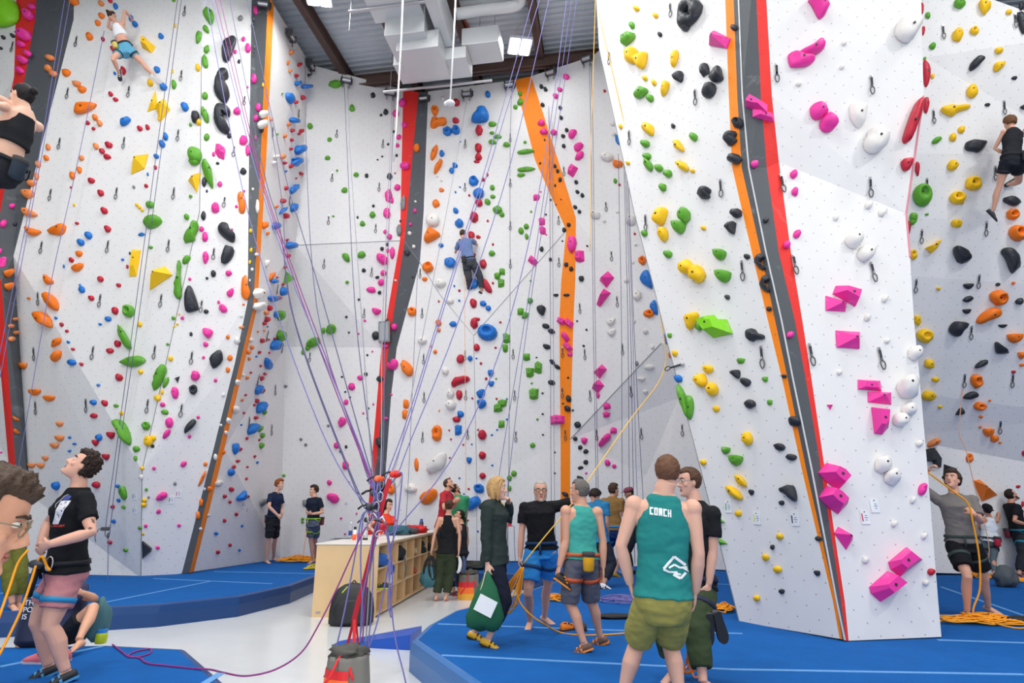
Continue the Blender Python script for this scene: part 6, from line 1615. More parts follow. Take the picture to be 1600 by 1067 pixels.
    mb.tube([hl(0, .078, .03), hl(0, .092, .005), hl(0, .108, -.022), hl(0, .088, -.034)], [.009 * hs, .011 * hs, .0155 * hs, .012 * hs], 8)
    mb.ell(hl(.012, .09, -.026), (.011 * hs,) * 3, None, 8, 6); mb.ell(hl(-.012, .09, -.026), (.011 * hs,) * 3, None, 8, 6)
    mb.tube([hl(-.045, .066, .036), hl(0, .084, .034), hl(.045, .066, .036)], .009 * hs, 8)
    mb.ell(hl(0, .082, -.1), (.017 * hs, .014 * hs, .014 * hs), None, 8, 6)
    for e in (-1, 1):
        mb.ell(hl(e * .074, -.008, -.002), (.012 * hs, .019 * hs, .031 * hs), HM3, 10, 8)
        mb.ell(hl(e * .042, .058, -.018), (.02 * hs, .018 * hs, .02 * hs), HM3, 8, 6)
    arm_r = (.052, .047, .041, .037, .041, .035, .0265) if not fem else (.044, .039, .035, .031, .034, .029, .023)
    m_ = K.get('arm', 1.0)
    for q in 'LR':
        S_, E_, W2 = SH[q], EL[q], WR[q]
        mb.ell(S_, ((.060 if not fem else .048) * s * m_,) * 3)
        mb.tube([S_, chest.lerp(S_, .5) - up * .01], [.048 * s, .045 * s], 10)
        limb(mb, [S_, E_, W2], [(t, r * s * m_) for t, r in zip((0, .2, .38, .53, .66, .85, 1), arm_r)])
        d = (W2 - E_).normalized(); ho = K[q + 'A'][2] if len(K[q + 'A']) > 2 else {}
        if 'to' in ho: d = (P(*ho['to']) - W2).normalized() if not isinstance(ho['to'], Vector) else ho['to'].normalized()
        body_c = pel.lerp(nek, .45); pn = ho.get('pn', body_c - W2); pn = (pn - d * pn.dot(d)).normalized()
        sdv = d.cross(pn); cu = ho.get('curl', .35); hz = s * (.92 if fem else 1)
        mb.rings([[W2 + d * a * hz + sdv * math.cos(g) * b * hz + pn * math.sin(g) * cc * hz for g in [2 * math.pi * k / 10 for k in range(10)]] for a, b, cc in ((-.01, .026, .019), (.03, .035, .017), (.07, .041, .015), (.092, .038, .012))])
        fw = f if abs(sdv.dot(f)) > .15 else Vector((0, 0, 1)); ts = 1 if sdv.dot(fw) > 0 else -1
        for k, ln in ((-1.5, .062), (-.5, .078), (.5, .084), (1.5, .076)):
            p = W2 + (d * .086 + sdv * ts * k * .0205) * hz; dd = d; pts = [p - d * .02 * hz]; rr = [.0095 * hz]
            dd = (d + sdv * ts * k * .06).normalized()
            for seg, kk in enumerate((.42, .32, .26)):
                pts.append(p.copy()) if seg == 0 else None
                if seg == 0: rr.append(.0095 * hz)
                a_ = cu * (.7 + .15 * k * ts if seg == 0 else 1.0) * (seg + 1) * .75
                v = (dd * math.cos(a_) + pn * math.sin(a_)).normalized()
                p = p + v * ln * kk * hz; pts.append(p.copy()); rr.append((.0092, .0085, .0066)[seg] * hz)
            mb.tube(pts, rr, 7)
        p = W2 + (d * .018 + sdv * ts * .024) * hz; v1 = (d * .7 + sdv * ts * .62 + pn * .35).normalized(); v2 = (d * .9 + sdv * ts * .15 + pn * (.4 + cu * .4)).normalized()
        mb.tube([p, p + v1 * .042 * hz, p + (v1 * .042 + v2 * .03) * hz, p + (v1 * .042 + v2 * .056) * hz], [.013 * hz, .012 * hz, .0105 * hz, .008 * hz], 8)
        # legs
        Hj, Kn, A, T = HP[q], KN[q], AN[q], TO[q]
        fd = (T - A).normalized(); shn = (A - Kn).normalized(); bk = (shn * fd.dot(shn) - fd).normalized()
        lg = K.get('leg', 1.0) * (.95 if fem else 1)
        limb(mb, [Hj, Kn, A], [(t, r * s * lg) for t, r in ((-.02, .085), (.08, .09), (.2, .084), (.34, .070), (.46, .057), (.52, .053), (.6, .054), (.70, .056), (.8, .047), (.9, .037), (1, .034))], 14,
             lambda t: bk * (.014 * s * max(0, 1 - abs(t - .68) / .16)) - bk * (.008 * s * max(0, 1 - abs(t - .5) / .06)))
        dn = shn - fd * shn.dot(fd); dn.normalize()
        sd_ = fd.cross(dn).normalized()
        rings = []
        for t, w, hh in ((-.058, .016, .05), (-.05, .027, .06), (-.02, .032, .078), (.03, .034, .075), (.08, .039, .056), (.12, .044, .04), (.15, .043, .03), (.172, .034, .022), (.182, .018, .014)):
            o_ = A + fd * t * s + dn * (.078 - hh / 2) * s
            rings.append([o_ + sd_ * math.cos(g) * w * s + dn * math.sin(g) * hh / 2 * s for g in [2 * math.pi * k / 12 for k in range(12)]])
        mb.rings(rings)
        if K.get('bare'):
            e = 1 if sd_.dot(l0) * (1 if q == 'L' else -1) < 0 else -1
            for k in range(5):
                mb.ell(A + fd * (.186 - k * .009) * s + dn * .068 * s + sd_ * e * (.027 - k * .0145) * s, ((.0125 if k == 0 else .0095) * s,) * 3, None, 8, 6)
    o = mb.build('person', skin, None, True)
    for v in o.data.vertices: v.co -= base
    o.location = base; PENDING.append((o, vox, 3, 0))
    tag(o, label, 'person', K.get('group'))
    def child(mb, nm, m, v=None, sm=3, fold=0, smooth=True):
        for i, p in enumerate(mb.v): mb.v[i] = p - base
        k = mb.build(nm, m, o, smooth)
        if v: k['_sd'] = sd; PENDING.append((k, v, sm, fold))
        return k
    # ---- face
    hc = K.get('hair', ('short', '3b2a20'))
    hairm = mat('hair_' + hc[1], hexc(hc[1]), .55, bump=.9, bscale=70, vary=.35, vscale=30, spec=.25)
    for e in (-1, 1):
        m2 = MB(); m2.ell(hl(e * .031, .0735, .018), (.0145 * hs, .012 * hs, .0085 * hs), HM3, 10, 6); ey = child(m2, 'eye', M('ebe6e0', .3))
        m2 = MB(); m2.ell(hl(e * .031, .083, .018), (.0062 * hs, .004 * hs, .0062 * hs), HM3, 8, 6)
        for i, p in enumerate(m2.v): m2.v[i] = p - base
        m2.build('iris', M('2e2018', .25), ey, True)
        m2 = MB(); m2.tube([hl(e * .014, .091, .037), hl(e * .034, .085, .042), hl(e * .052, .07, .036)], [.004 * hs, .0045 * hs, .003 * hs], 6); child(m2, 'eyebrow', hairm if hc[0] != 'bald' else M('4a382c', .7))
    m2 = MB(); m2.ell(hl(0, .086, -.058), (.022 * hs, .006 * hs, .005 * hs), HM3, 10, 6); m2.ell(hl(0, .085, -.068), (.019 * hs, .007 * hs, .006 * hs), HM3, 10, 6); child(m2, 'lips', M(K.get('lip', 'b06a62'), .45))
    # ---- hair
    st = hc[0]; amp = {'curly': .16, 'short': .05, 'bob': .04, 'long': .04, 'bun': .04, 'mop': .07, 'braid': .04, 'bald': 0, 'crop': .02}.get(st, .05)
    if st != 'bald' or True:
        bm = bmesh.new(); bmesh.ops.create_icosphere(bm, subdivisions=5 if vox < .008 else 4, radius=1)
        thick = {'curly': .024, 'mop': .030, 'short': .014, 'crop': .006, 'bald': .003, 'bun': .010, 'braid': .010, 'bob': .016, 'long': .016}.get(st, .012)
        low = {'bob': -.115, 'long': -.12, 'mop': -.035, 'curly': -.06, 'bun': -.06, 'braid': -.06}.get(st, -.055)
        def ss(a, b, x): x = max(0, min(1, (x - a) / (b - a))); return x * x * (3 - 2 * x)
        for v in bm.verts:
            d = v.co.normalized()
            if st in ('bob', 'long') and d.z < 0: R = Vector((.079 * d.x, .1 * d.y - .008, .15 * d.z))
            else: R = Vector((.0755 * d.x, (.086 if d.y > 0 else .101) * d.y, .092 * d.z + .0))
            p = Vector((R.x, R.y, R.z + .028)); k = thick * (1 + .35 * max(0, d.z))
            face = ss(.15, .42, d.y) * (1 - ss(.052, .082, p.z - .02 * abs(d.x)))        # open over the face
            side = ss(.02, .3, d.y + .25) * ss(.45, .75, abs(d.x)) * (1 - ss(.0, .03, p.z)) if st not in ('bob', 'long') else 0
            nape = 1 - ss(low - .02, low + .02, p.z)
            cut = max(face, side, nape)
            if st == 'bald': cut = max(cut, ss(-.3, .0, d.y) , ss(.5, .8, d.z))
            n_ = noise.noise(d * (5 if st in ('curly', 'mop') else 3.2) + Vector((sd, 0, 0))) + (.7 * noise.noise(d * 11 + Vector((sd, 3, 0))) if st in ('curly', 'mop') else .3 * noise.noise(d * 9))
            if st in ('short', 'crop', 'bob', 'long', 'bun', 'braid', 'mop'): n_ += (.9 if st != 'crop' else .3) * noise.noise(Vector((d.x * 17 + sd, d.y * 17, d.z * 5)))
            else: n_ += .8 * noise.noise(d * 19 + Vector((sd, 7, 0)))
            p = p + d * (k * (1 + 0.0) + .1 * amp * n_) * (1 - cut) - d * (.028 * cut)
            v.co = head + HM3 @ (p * hs) - base
        me = bpy.data.meshes.new('hair'); bm.to_mesh(me); bm.free(); me.materials.append(hairm)
        me.polygons.foreach_set('use_smooth', [True] * len(me.polygons))
        hair = link('hair', me, o)
    def hpart(pts, rad, nm):
        m2 = MB(); m2.tube(catmull([hl(*p) for p in pts], 5), [r * hs for r in (rad if len(rad) == (len(pts) - 1) * 5 + 1 else [rad[0] + (rad[-1] - rad[0]) * i / ((len(pts) - 1) * 5) for i in range((len(pts) - 1) * 5 + 1)])], 10)
        for i, p in enumerate(m2.v): m2.v[i] = p - base
        return m2.build(nm, hairm, hair, True)
    if st == 'bun': m2 = MB(); m2.ell(hl(0, -.115, .055), (.035 * hs, .03 * hs, .035 * hs), HM3); [m2.v.__setitem__(i, p - base) for i, p in enumerate(m2.v)]; m2.build('bun', hairm, hair, True)
    if st == 'braid': hpart([(0, -.1, .0), (.01, -.135, -.06), (.015, -.13, -.2), (.01, -.11, -.38), (.0, -.1, -.5)], [.04, .012], 'braid')
    if st == 'long':
        for e in (-1, 0, 1): hpart([(e * .05, -.075, .02), (e * .065, -.08, -.08), (e * .07, -.06, -.18), (e * .065, -.05, -.26)], [.045, .02], 'lock')
    if st == 'bob':
        for e in (-1, -.4, .4, 1): hpart([(e * .06, -.06, .03), (e * .078, -.05, -.05), (e * .082, -.035, -.125)], [.035, .022], 'lock')
        for e in (-1, 1): hpart([(e * .05, .05, .085), (e * .082, .03, .03), (e * .086, .015, -.06), (e * .08, .01, -.12)], [.018, .014], 'lock')
    if 'beard' in K:
        m2 = MB(); m2.tube(catmull([hl(-.064, .02, -.03), hl(-.055, .055, -.085), hl(0, .084, -.112), hl(.055, .055, -.085), hl(.064, .02, -.03)], 5), .013 * hs, 8); child(m2, 'beard', mat('hair_' + K['beard'], hexc(K['beard']), .7, bump=.5, bscale=60))
    if 'cap' in K:
        m2 = MB(); m2.rings([[hl(math.cos(a) * w, math.sin(a) * (w + .018) - .005, z) for a in [2 * math.pi * q / 18 for q in range(18)]] for z, w in ((.04, .092), (.075, .092), (.105, .078), (.125, .05), (.132, .012))]); cp = child(m2, 'cap', cloth(K['cap'][0]))
        e = K['cap'][1]; m2 = MB(); m2.rings([[hl(x * w, e * y, .052 + .01 * zz) for x, zz in ((-1, 0), (-.5, .8), (0, 1), (.5, .8), (1, 0), (.5, .3), (0, .5), (-.5, .3))] for y, w in ((.07, .07), (.12, .066), (.16, .05), (.175, .02))])
        for i, p in enumerate(m2.v): m2.v[i] = p - base
        m2.build('brim', cloth(K['cap'][0]), cp, True)
    if 'glasses' in K:
        m2 = MB()
        for e in (-1, 1):
            m2.tube([hl(e * .033 + math.cos(a) * .026, .100 - abs(e * .033 + math.cos(a) * .026) * .14, .012 + math.sin(a) * .021) for a in [2 * math.pi * k / 14 for k in range(14)]], .0028 * hs * K.get('gw', 1), 6, closed=True)
            m2.tube([hl(e * .059, .092, .018), hl(e * .077, .06, .018), hl(e * .079, -.005, .012)], .0026 * hs * K.get('gw', 1), 6)
        m2.tube([hl(-.008, .099, .015), hl(0, .103, .018), hl(.008, .099, .015)], .0026 * hs, 6)
        child(m2, 'glasses', M(K['glasses'], .3))
    # ---- clothes
    cv = max(.009, vox)
    tp = K.get('top')
    if tp:
        kind, colr = tp[0], tp[1]; hem = tp[2] if len(tp) > 2 else -.02; lo = .018 if kind != 'hoodie' else .032
        mb = MB(); lv = [t for t in (-.15, -.08, 0, .1, .2, .3, .38, .5, .6, .7, .76, .82, .88, .92, .96, 1.0) if t > hem + .02]
        rg = [ring(lvl(hem), lo + .012, n=22)]
        for t in lv:
            e = lo; kx = 1
            if kind in ('tank', 'bra') and t > .66: kx = {.7: .97, .76: .90, .82: .80, .88: .74, .92: .80, .96: .93, 1.0: 1.0}[t] * (.93 if fem else 1)
            if t >= 1.0: e = .012
            if kind == 'bra' and t > .9: continue
            rg.append(ring(lvl(t), e, None if kind not in ('tank', 'bra') or t < .66 else e * .4, n=22, k=kx))
        if kind in ('tee', 'hoodie', 'vest'): rg.append(ring((1.035, .062 * s, .06 * s, -.004), .008, n=22))
        mb.rings(rg)
        if kind in ('tee', 'hoodie'):
            for q in 'LR':
                c9, l9, f9 = frame(.87); inn = c9.lerp(SH[q], .55)
                mb.ell(SH[q], (.07 * s * (.86 if fem else 1) + (.008 if kind == 'hoodie' else 0),) * 3)
                if kind == 'tee':
                    sl = tp[3] if len(tp) > 3 else .62
                    mb.tube([inn, SH[q], SH[q].lerp(EL[q], sl * .5), SH[q].lerp(EL[q], sl)], [.075 * s, .068 * s, .067 * s, .070 * s] if not fem else [.066 * s, .06 * s, .056 * s, .058 * s], 14)
                else:
                    mb.tube([inn, SH[q], SH[q].lerp(EL[q], .5), EL[q], EL[q].lerp(WR[q], .5), EL[q].lerp(WR[q], .92)], [.08 * s, .072 * s, .066 * s, .06 * s, .055 * s, .042 * s], 14)
        if kind == 'hoodie':
            c9, l9, f9 = frame(.97); mb.tube(catmull([c9 + l9 * .09 * s + f9 * .06, c9 + l9 * .11 * s - f9 * .03, c9 - f9 * .115 - up * .03, c9 - l9 * .11 * s - f9 * .03, c9 - l9 * .09 * s + f9 * .06], 5), .04, 10)
        child(mb, {'tee': 'shirt', 'hoodie': 'hoodie', 'tank': 'tank_top', 'bra': 'sports_top', 'vest': 'vest'}[kind], cloth(colr), cv, 4, .0085 if kind != 'bra' else .001)
    bt = K.get('bot')
    if bt:
        kind, colr, lf, loose = bt[0], bt[1], bt[2], bt[3]
        mb = MB(); mb.rings([ring(lvl(t), .014, n=22) for t in (.17, .08, 0, -.08, -.14)] + [ring((-.2, .125 * s, .10 * s, 0), .014, n=22), ring((-.235, .10 * s, .08 * s, 0), .01, n=22)])
        for q in 'LR':
            Hj, Kn, A = HP[q], KN[q], AN[q]
            pr = [(0, .100), (.1, .099), (.25, .091), (.4, .080), (.5, .069), (.6, .066), (.72, .066), (.85, .054), (.97, .047)]
            end = lf * .5; tt = [p for p in pr if p[0] < end - .03] + [(end, None)]
            def rad(t):
                for i in range(1, len(pr)):
                    if t <= pr[i][0]:
                        a, b = pr[i - 1], pr[i]; return a[1] + (b[1] - a[1]) * (t - a[0]) / (b[0] - a[0])
                return pr[-1][1]
            if kind == 'tights': limb(mb, [Hj, Kn, A], [(t, (rad(t) - .007) * s) for t, _ in tt], 14)
            else: limb(mb, [Hj, Kn, A], [(t, (rad(t) + loose * min(1, t * 2.2 + .15)) * s) for t, _ in tt], 16)
        child(mb, {'shorts': 'shorts', 'pants': 'trousers', 'tights': 'leggings'}[kind], cloth(colr), cv, 4, .008 if kind != 'tights' else .001)
    ha = K.get('harness')
    if ha:
        mb = MB()
        for dt in (K.get('belt', .12),):
            a, b = ring(lvl(dt - .025), .034, n=22), ring(lvl(dt + .03), .034, n=22)
            a2, b2 = ring(lvl(dt - .025), .022, n=22), ring(lvl(dt + .03), .022, n=22); mb.rings([a, b, b2, a2], False, True)
        child(mb, 'harness', cloth(ha, .6)); mb = MB()
        for q in 'LR':
            Hj, Kn = HP[q], KN[q]; d = (Kn - Hj).normalized(); x = d.orthogonal().normalized(); y = d.cross(x); rr = []
            rt = (.092 + (bt[3] if bt else 0) * .8 + .006) * s
            ctr = Hj.lerp(Kn, K.get('loop', .42))
            for of, r_ in ((-.02, rt), (.02, rt * .97), (.02, rt * .97 - .01), (-.02, rt - .01)):
                rr.append([ctr + d * of + (x * math.cos(g) + y * math.sin(g)) * r_ for g in [2 * math.pi * k / 18 for k in range(18)]])
            mb.rings(rr, False, True)
        child(mb, 'leg_loops', cloth(K.get('hloop', ha), .6)); mb = MB()
        c9, l9, f9 = frame(.12); mb.tube([c9 + f9 * .15 * s, c9 + f9 * .165 * s - up * .06, c9 + f9 * .15 * s - up * .12], .012, 8); child(mb, 'belay_loop', cloth(ha, .6))
        for e in (-1, 1):
            mb = MB(); mb.tube(catmull([c9 + l9 * e * .15 + f9 * .09, c9 + l9 * e * .2 + f9 * .0 - up * .06, c9 + l9 * e * .15 - f9 * .1], 4), .006, 6); child(mb, 'gear_loop', cloth(ha, .6))
    cb = K.get('chalk')
    if cb:
        c9, l9, f9 = frame(.08); pos = c9 - f9 * .185 * s + l9 * cb[1] - up * .02; mb = MB()
        mb.rings([[pos + l9 * math.cos(g) * r_ + f9 * math.sin(g) * r_ * .8 + up * z for g in [2 * math.pi * k / 14 for k in range(14)]] for z, r_ in ((-.11, .035), (-.095, .055), (.02, .06), (.05, .062))])
        bag = child(mb, 'chalk_bag', cloth(cb[0], .7)); mb = MB(); mb.rings([[pos - base + l9 * math.cos(g) * r_ + f9 * math.sin(g) * r_ * .8 + up * z for g in [2 * math.pi * k / 14 for k in range(14)]] for z, r_ in ((.03, .064), (.075, .066), (.08, .05))]); mb.build('collar', cloth('4c4a4c'), bag, True)
    sh = K.get('shoes')
    if sh:
        for q in 'LR':
            A, T, Kn = AN[q], TO[q], KN[q]; fd = (T - A).normalized(); shn = (A - Kn).normalized(); dn = (shn - fd * shn.dot(fd)).normalized(); sd_ = fd.cross(dn).normalized(); rings = []
            for t, w, hh in ((-.068, .018, .05), (-.058, .034, .068), (-.02, .041, .078), (.03, .042, .078), (.08, .046, .064), (.12, .051, .05), (.155, .05, .04), (.185, .038, .03), (.2, .018, .018)):
                o_ = A + fd * t * s + dn * (.084 - hh / 2) * s
                rings.append([o_ + sd_ * math.cos(g) * w * s + dn * math.sin(g) * hh / 2 * s for g in [2 * math.pi * k / 14 for k in range(14)]])
            mb = MB(); mb.rings(rings); sho = child(mb, 'shoe', M(sh[0], .6))
            mb = MB(); rings = []
            for t, w in ((-.07, .022), (-.055, .038), (0, .042), (.08, .048), (.14, .052), (.185, .04), (.203, .02)):
                o_ = A + fd * t * s + dn * .076 * s - base
                rings.append([o_ + sd_ * x * w * s + dn * z * s for x, z in ((-1, -.008), (1, -.008), (1, .009), (-1, .009))])
            mb.rings(rings); mb.build('sole', M(sh[1], .7), sho)
            mb = MB()
            for t in (.035, .075): mb.rings([[A - base + fd * (t + u) * s + dn * .078 * s + sd_ * math.cos(g) * .049 * s - dn * math.sin(g) * (.085 - t * .3) * s for g in [math.pi * k / 8 for k in range(9)]] for u in (0, .018)], False)
            mb.build('strap', M(sh[1], .6), sho, True)
    if K.get('socks'): pass
    return dict(o=o, base=base, WR=WR, EL=EL, SH=SH, f=f0, l=l0, up=up, frame=frame, HP=HP, KN=KN, AN=AN)
def find(o, nm):
    for c in o.children:
        if c.name.split('.')[0] == nm: return c
def decal(target, polys, m, name, off=.003):
    """print on cloth: outlines laid on the garment's own surface"""
    b0 = (target.parent or target).location.copy(); mw = Matrix.Translation(b0)
    vs = [mw @ v.co for v in target.data.vertices]; fs = [tuple(p.vertices) for p in target.data.polygons]
    bv = BVHTree.FromPolygons(vs, fs); mb = MB()
    for poly in polys:
        bm = bmesh.new(); f_ = bm.faces.new([bm.verts.new((x, y, 0)) for x, y in poly]); bmesh.ops.triangulate(bm, faces=[f_])
        for _ in range(2): bmesh.ops.subdivide_edges(bm, edges=bm.edges[:], cuts=1)
        bmesh.ops.triangulate(bm, faces=bm.faces[:])
        out = []; bad = set(); bm.verts.index_update()
        for v in bm.verts:
            hit = bv.ray_cast(CAMP, ray(v.co.x, v.co.y).normalized())
            if hit[0] is None: bad.add(v.index); out.append(Vector((0, 0, 0))); continue
            n = hit[1]; n = -n if n.dot(hit[0] - CAMP) > 0 else n
            out.append(hit[0] + n * off - b0)
        fs_ = [tuple(v.index for v in f.verts) for f in bm.faces if not any(v.index in bad for v in f.verts)]
        use = sorted({i for f in fs_ for i in f}); ren = {i: k for k, i in enumerate(use)}
        if fs_: mb.add([out[i] for i in use], [tuple(ren[i] for i in f) for f in fs_])
        bm.free()
    return mb.build(name, m, target)
def stroke(pts, w):
    out = []
    for a, b in zip(pts, pts[1:]):
        dx, dy = b[0] - a[0], b[1] - a[1]; L = math.hypot(dx, dy); nx, ny = -dy / L * w / 2, dx / L * w / 2
        out.append([(a[0] + nx, a[1] + ny), (b[0] + nx, b[1] + ny), (b[0] - nx, b[1] - ny), (a[0] - nx, a[1] - ny)])
    return out
PEOPLE = {}
def gd(px, py, z=MZ): return onz(px, py, z).y
PEOPLE['pink'] = person('man in black graphic t-shirt and dusty pink shorts belaying, looking up', dict(h=1.86, vox=.0075, d=5.52, yaw=-44, syaw=-38, hy=-54, hp=34, pel=(101, 893), nek=(121, 766, -.02), hed=(127, 728, -.02),
    skin='e0ab94', hair=('curly', '33261f'), LA=((143, 832, -1), (64, 854, -1), dict(to=(46, 862, 5.2), curl=.8)), RA=((77, 815, 1), (62, 858, -1), dict(to=(52, 876, 5.3), curl=.9)),
    LL=('g', 99, 1066, -48), RL=('g', 72, 1056, -58), top=('tee', '17191d', .0), bot=('shorts', 'bd7f83', .66, .034), harness='1d1f24', hloop='2f8dbd', shoes=('22252a', '3f8fc4'), loop=.5, wide=1.1, deep=1.18, leg=1.14, arm=1.12))
PEOPLE['specs'] = person('curly-haired man in round glasses leaning in at the left edge of the photo', dict(h=1.8, vox=.006, d=1.7, yaw=100, hy=120, hp=-16, z=0, pel=P(-520, 1180, 1.62), nek=P(-150, 915, 1.66), hed=P(-30, 818, 1.66),
    skin='dba183', hair=('curly', '4a3a2e'), glasses='8a7a62', gw=.9, LA=(P(-330, 1150, 2.0), P(-300, 1400, 1.9)), RA=(P(-430, 1150, 1.45), P(-400, 1400, 1.45)), LL=(Vector((-2.0, 1.85, .5)), Vector((-2.1, 1.85, .08)), Vector((-1.93, 1.85, .02))), RL=(Vector((-2.0, 1.5, .5)), Vector((-2.1, 1.5, .08)), Vector((-1.93, 1.5, .02))),
    top=('tee', '30343c', .0), bot=('pants', '30343c', 1.9, .02), bz=0.0))
PEOPLE['olive'] = person('barefoot person in olive trousers half hidden behind the man in glasses', dict(h=1.76, d=8.9, yaw=60, hy=60, pel=(14, 853), nek=(19, 773), hed=(20, 757), skin='d8a084', hair=('short', '4a3527'), cap=('7a4b33', 1), LA=((34, 800, 1), (36, 826, -1)), RA=((6, 812, 0), (26, 835, -1)),
    LL=('g', 27, 950, 60), RL=('g', 17, 953, 70), bare=1, top=('tee', '5d6f68', .0), bot=('pants', '66692f', 1.72, .016)))
PEOPLE['sit'] = person('person in navy t-shirt sitting on the mat behind the belaying man', dict(h=1.72, d=6.9, yaw=-80, hy=-80, hp=-15, pel=(112, 988), nek=(115, 914), hed=(106, 893), skin='d9a385', hair=('short', '3a2b22'), LA=((153, 936, -1), (128, 926, -1)), RA=((100, 950, 1), (85, 960, 0)),
    LL=((147, 947, -1), (123, 1000, -1), (105, 1010, -1)), RL=((70, 950, 0), (60, 1003, 0), (45, 1008, 0)), bare=1, top=('tee', '3a4160', .0, .6), bot=('shorts', '1d2026', .6, .02)))
PEOPLE['red'] = person('red-haired boy in navy t-shirt standing barefoot by the back corner', dict(h=1.76, d=15.2, vox=.011, yaw=72, hy=84, pel=(427, 812), nek=(431, 770), hed=(437, 757.5), skin='e3b39b', hair=('mop', '9a5227'), RA=((420.5, 792, -1), (434, 805, -1), dict(curl=.7)), LA=((441, 794, 1), (441, 803, -1), dict(curl=.7)),
    RL=('g', 416, 880, 68), LL=('g', 427, 876, 70), bare=1, top=('tee', '1f2b4a', .06), bot=('shorts', '2a2c31', .82, .022), harness='33363c', chalk=('8a3b45', .0)))
PEOPLE['dark'] = person('dark-haired boy with arms folded and a lime harness strap near the counter', dict(h=1.72, d=15.0, vox=.011, yaw=-32, hy=-48, pel=(489, 815), nek=(491.5, 777.5), hed=(490, 767), skin='dda88c', hair=('mop', '3a261c'), LA=((504.5, 802, -1), (487, 803, -1), dict(to=(480, 801, 14.7))), RA=((480, 799, 1), (487, 799, -1), dict(to=(493, 797, 14.7))),
    RL=('g', 488, 880, -45), LL=('g', 493, 877, -30), bare=1, top=('tee', '1d2536', .06), bot=('shorts', '5a6273', .72, .022), harness='93c23e', chalk=('7a3a44', .1)))
PEOPLE['desk'] = person('smiling brown-haired woman in red and white top behind the counter', dict(h=1.68, f=1, d=12.9, vox=.011, z=0, yaw=25, hy=52, hp=-12, pel=(600, 858), nek=(603, 804), hed=(607, 789.5), skin='e0ad93', hair=('long', '33231b'), RA=((576, 822, -1), (588, 834, -1)), LA=((621, 824, -1), (606, 835, -1)),
    RL=('g', 590, 938, 20), LL=('g', 603, 938, 20), top=('tee', 'e8452f', .0, .5), bot=('pants', '2c2f3a', 1.8, .012), shoes=('e8e8e8', 'dddddd')))
PEOPLE['redshirt'] = person('balding man in a red shirt looking up beside the green-shirted man', dict(h=1.84, d=13.3, vox=.011, yaw=70, hy=80, hp=20, pel=(692, 822), nek=(699, 768.5), hed=(701, 757), skin='d8a084', hair=('crop', '4a372c'), beard='4a372c', RA=((694, 795, -1), (708, 784, -1), dict(curl=.8)), LA=((707, 795, 1), (715, 783, -1), dict(curl=.8)),
    RL=('g', 690, 893, 70), LL=('g', 697, 892, 60), bare=1, top=('tee', 'b5303c', -.08), bot=('pants', '3a3d44', 1.75, .02)))
PEOPLE['green'] = person('dark-bearded man in a green t-shirt seen from behind, head tipped back', dict(h=1.78, d=13.9, vox=.011, yaw=165, hy=120, hp=22, pel=(718, 822), nek=(716, 774.5), hed=(711.5, 765), skin='c98f72', hair=('crop', '2b211c'), beard='2b211c', LA=((709, 793, 1), (712, 781, 1)), RA=((729, 797, 1), (727, 815, 1)),
    LL=('g', 714, 890, 165), RL=('g', 723, 889, 165), top=('tee', '3f9a6c', -.05), bot=('pants', '2f3238', 1.8, .018), shoes=('2a2a2c', '222222')))
PEOPLE['tank'] = person('barefoot woman in black racerback tank and dark green trousers at the cubbies', dict(h=1.70, f=1, d=11.75, vox=.010, z=0, yaw=172, hy=170, pel=(698.5, 863), nek=(701, 805), hed=(702, 791.5), skin='dba68c', hair=('bun', '4f3423'), LA=((677.5, 840, 0), (673, 868, 0), dict(curl=.9)), RA=((719, 842, 0), (716.5, 870, 0), dict(curl=.9)),
    LL=('g', 682, 939, 175), RL=('g', 697, 939, 165), bare=1, top=('tank', '1b1d20', -.02), bot=('pants', '36402f', 1.84, .026), wide=1.08))
PEOPLE['braid'] = person('woman with a long black braid in black leggings behind the tank-top woman', dict(h=1.66, f=1, d=12.5, vox=.011, z=0, yaw=-120, hy=-75, hp=18, pel=(719.5, 864), nek=(721, 818), hed=(718, 806), skin='cf997c', hair=('braid', '1d1715'), LA=((709, 842, 1), (705, 862, 0)), RA=((731, 845, 1), (727, 868, 0), dict(curl=.8)),
    LL=('g', 709, 930, -100), RL=('g', 717, 931, -100), top=('tank', '26272b', -.02), bot=('tights', '202228', 1.8, 0), shoes=('4a3a42', 'b03a4a')))
PEOPLE['blonde'] = person('blonde woman in dark green hoodie holding a green mesh bag', dict(h=1.72, f=1, vox=.0075, d=6.8, yaw=75, hy=88, hp=0, pel=(774.5, 876), nek=(769, 783), hed=(777, 764), skin='e2b39c', hair=('bob', 'bb9562'), RA=((759, 842, -1), (762, 886, 0), dict(curl=.9)), LA=((796, 812, 1), (795, 783, -1), dict(to=(791, 774, 6.9), curl=.7)),
    RL=('g', 763, 1011, 78), LL=('g', 742, 999, 76), top=('hoodie', '2c3735', -.06), bot=('pants', '191d2c', 1.72, .004), shoes=('d8a91f', '1c1c1e'), wide=.98))
PEOPLE['black'] = person('grey-haired bearded man in black t-shirt, glasses and bright blue shorts', dict(h=1.74, vox=.0075, d=7.45, yaw=-8, hy=2, hp=-4, pel=(846, 857), nek=(843, 784), hed=(844.5, 767), skin='d9a48c', hair=('crop', 'a7a29c'), beard='8f857e', glasses='241f1f', gw=1.15, RA=((814, 841, -1), (812, 876, -1), dict(curl=1.0)), LA=((879, 789, 0), (899, 790, -1), dict(to=(912, 792, 6.8), curl=.4)),
    RL=('g', 828, 981, -15), LL=('g', 851, 974, 55), bare=1, top=('tee', '17181b', -.02), bot=('shorts', '2f86cf', .74, .03), harness='1f3f66'))
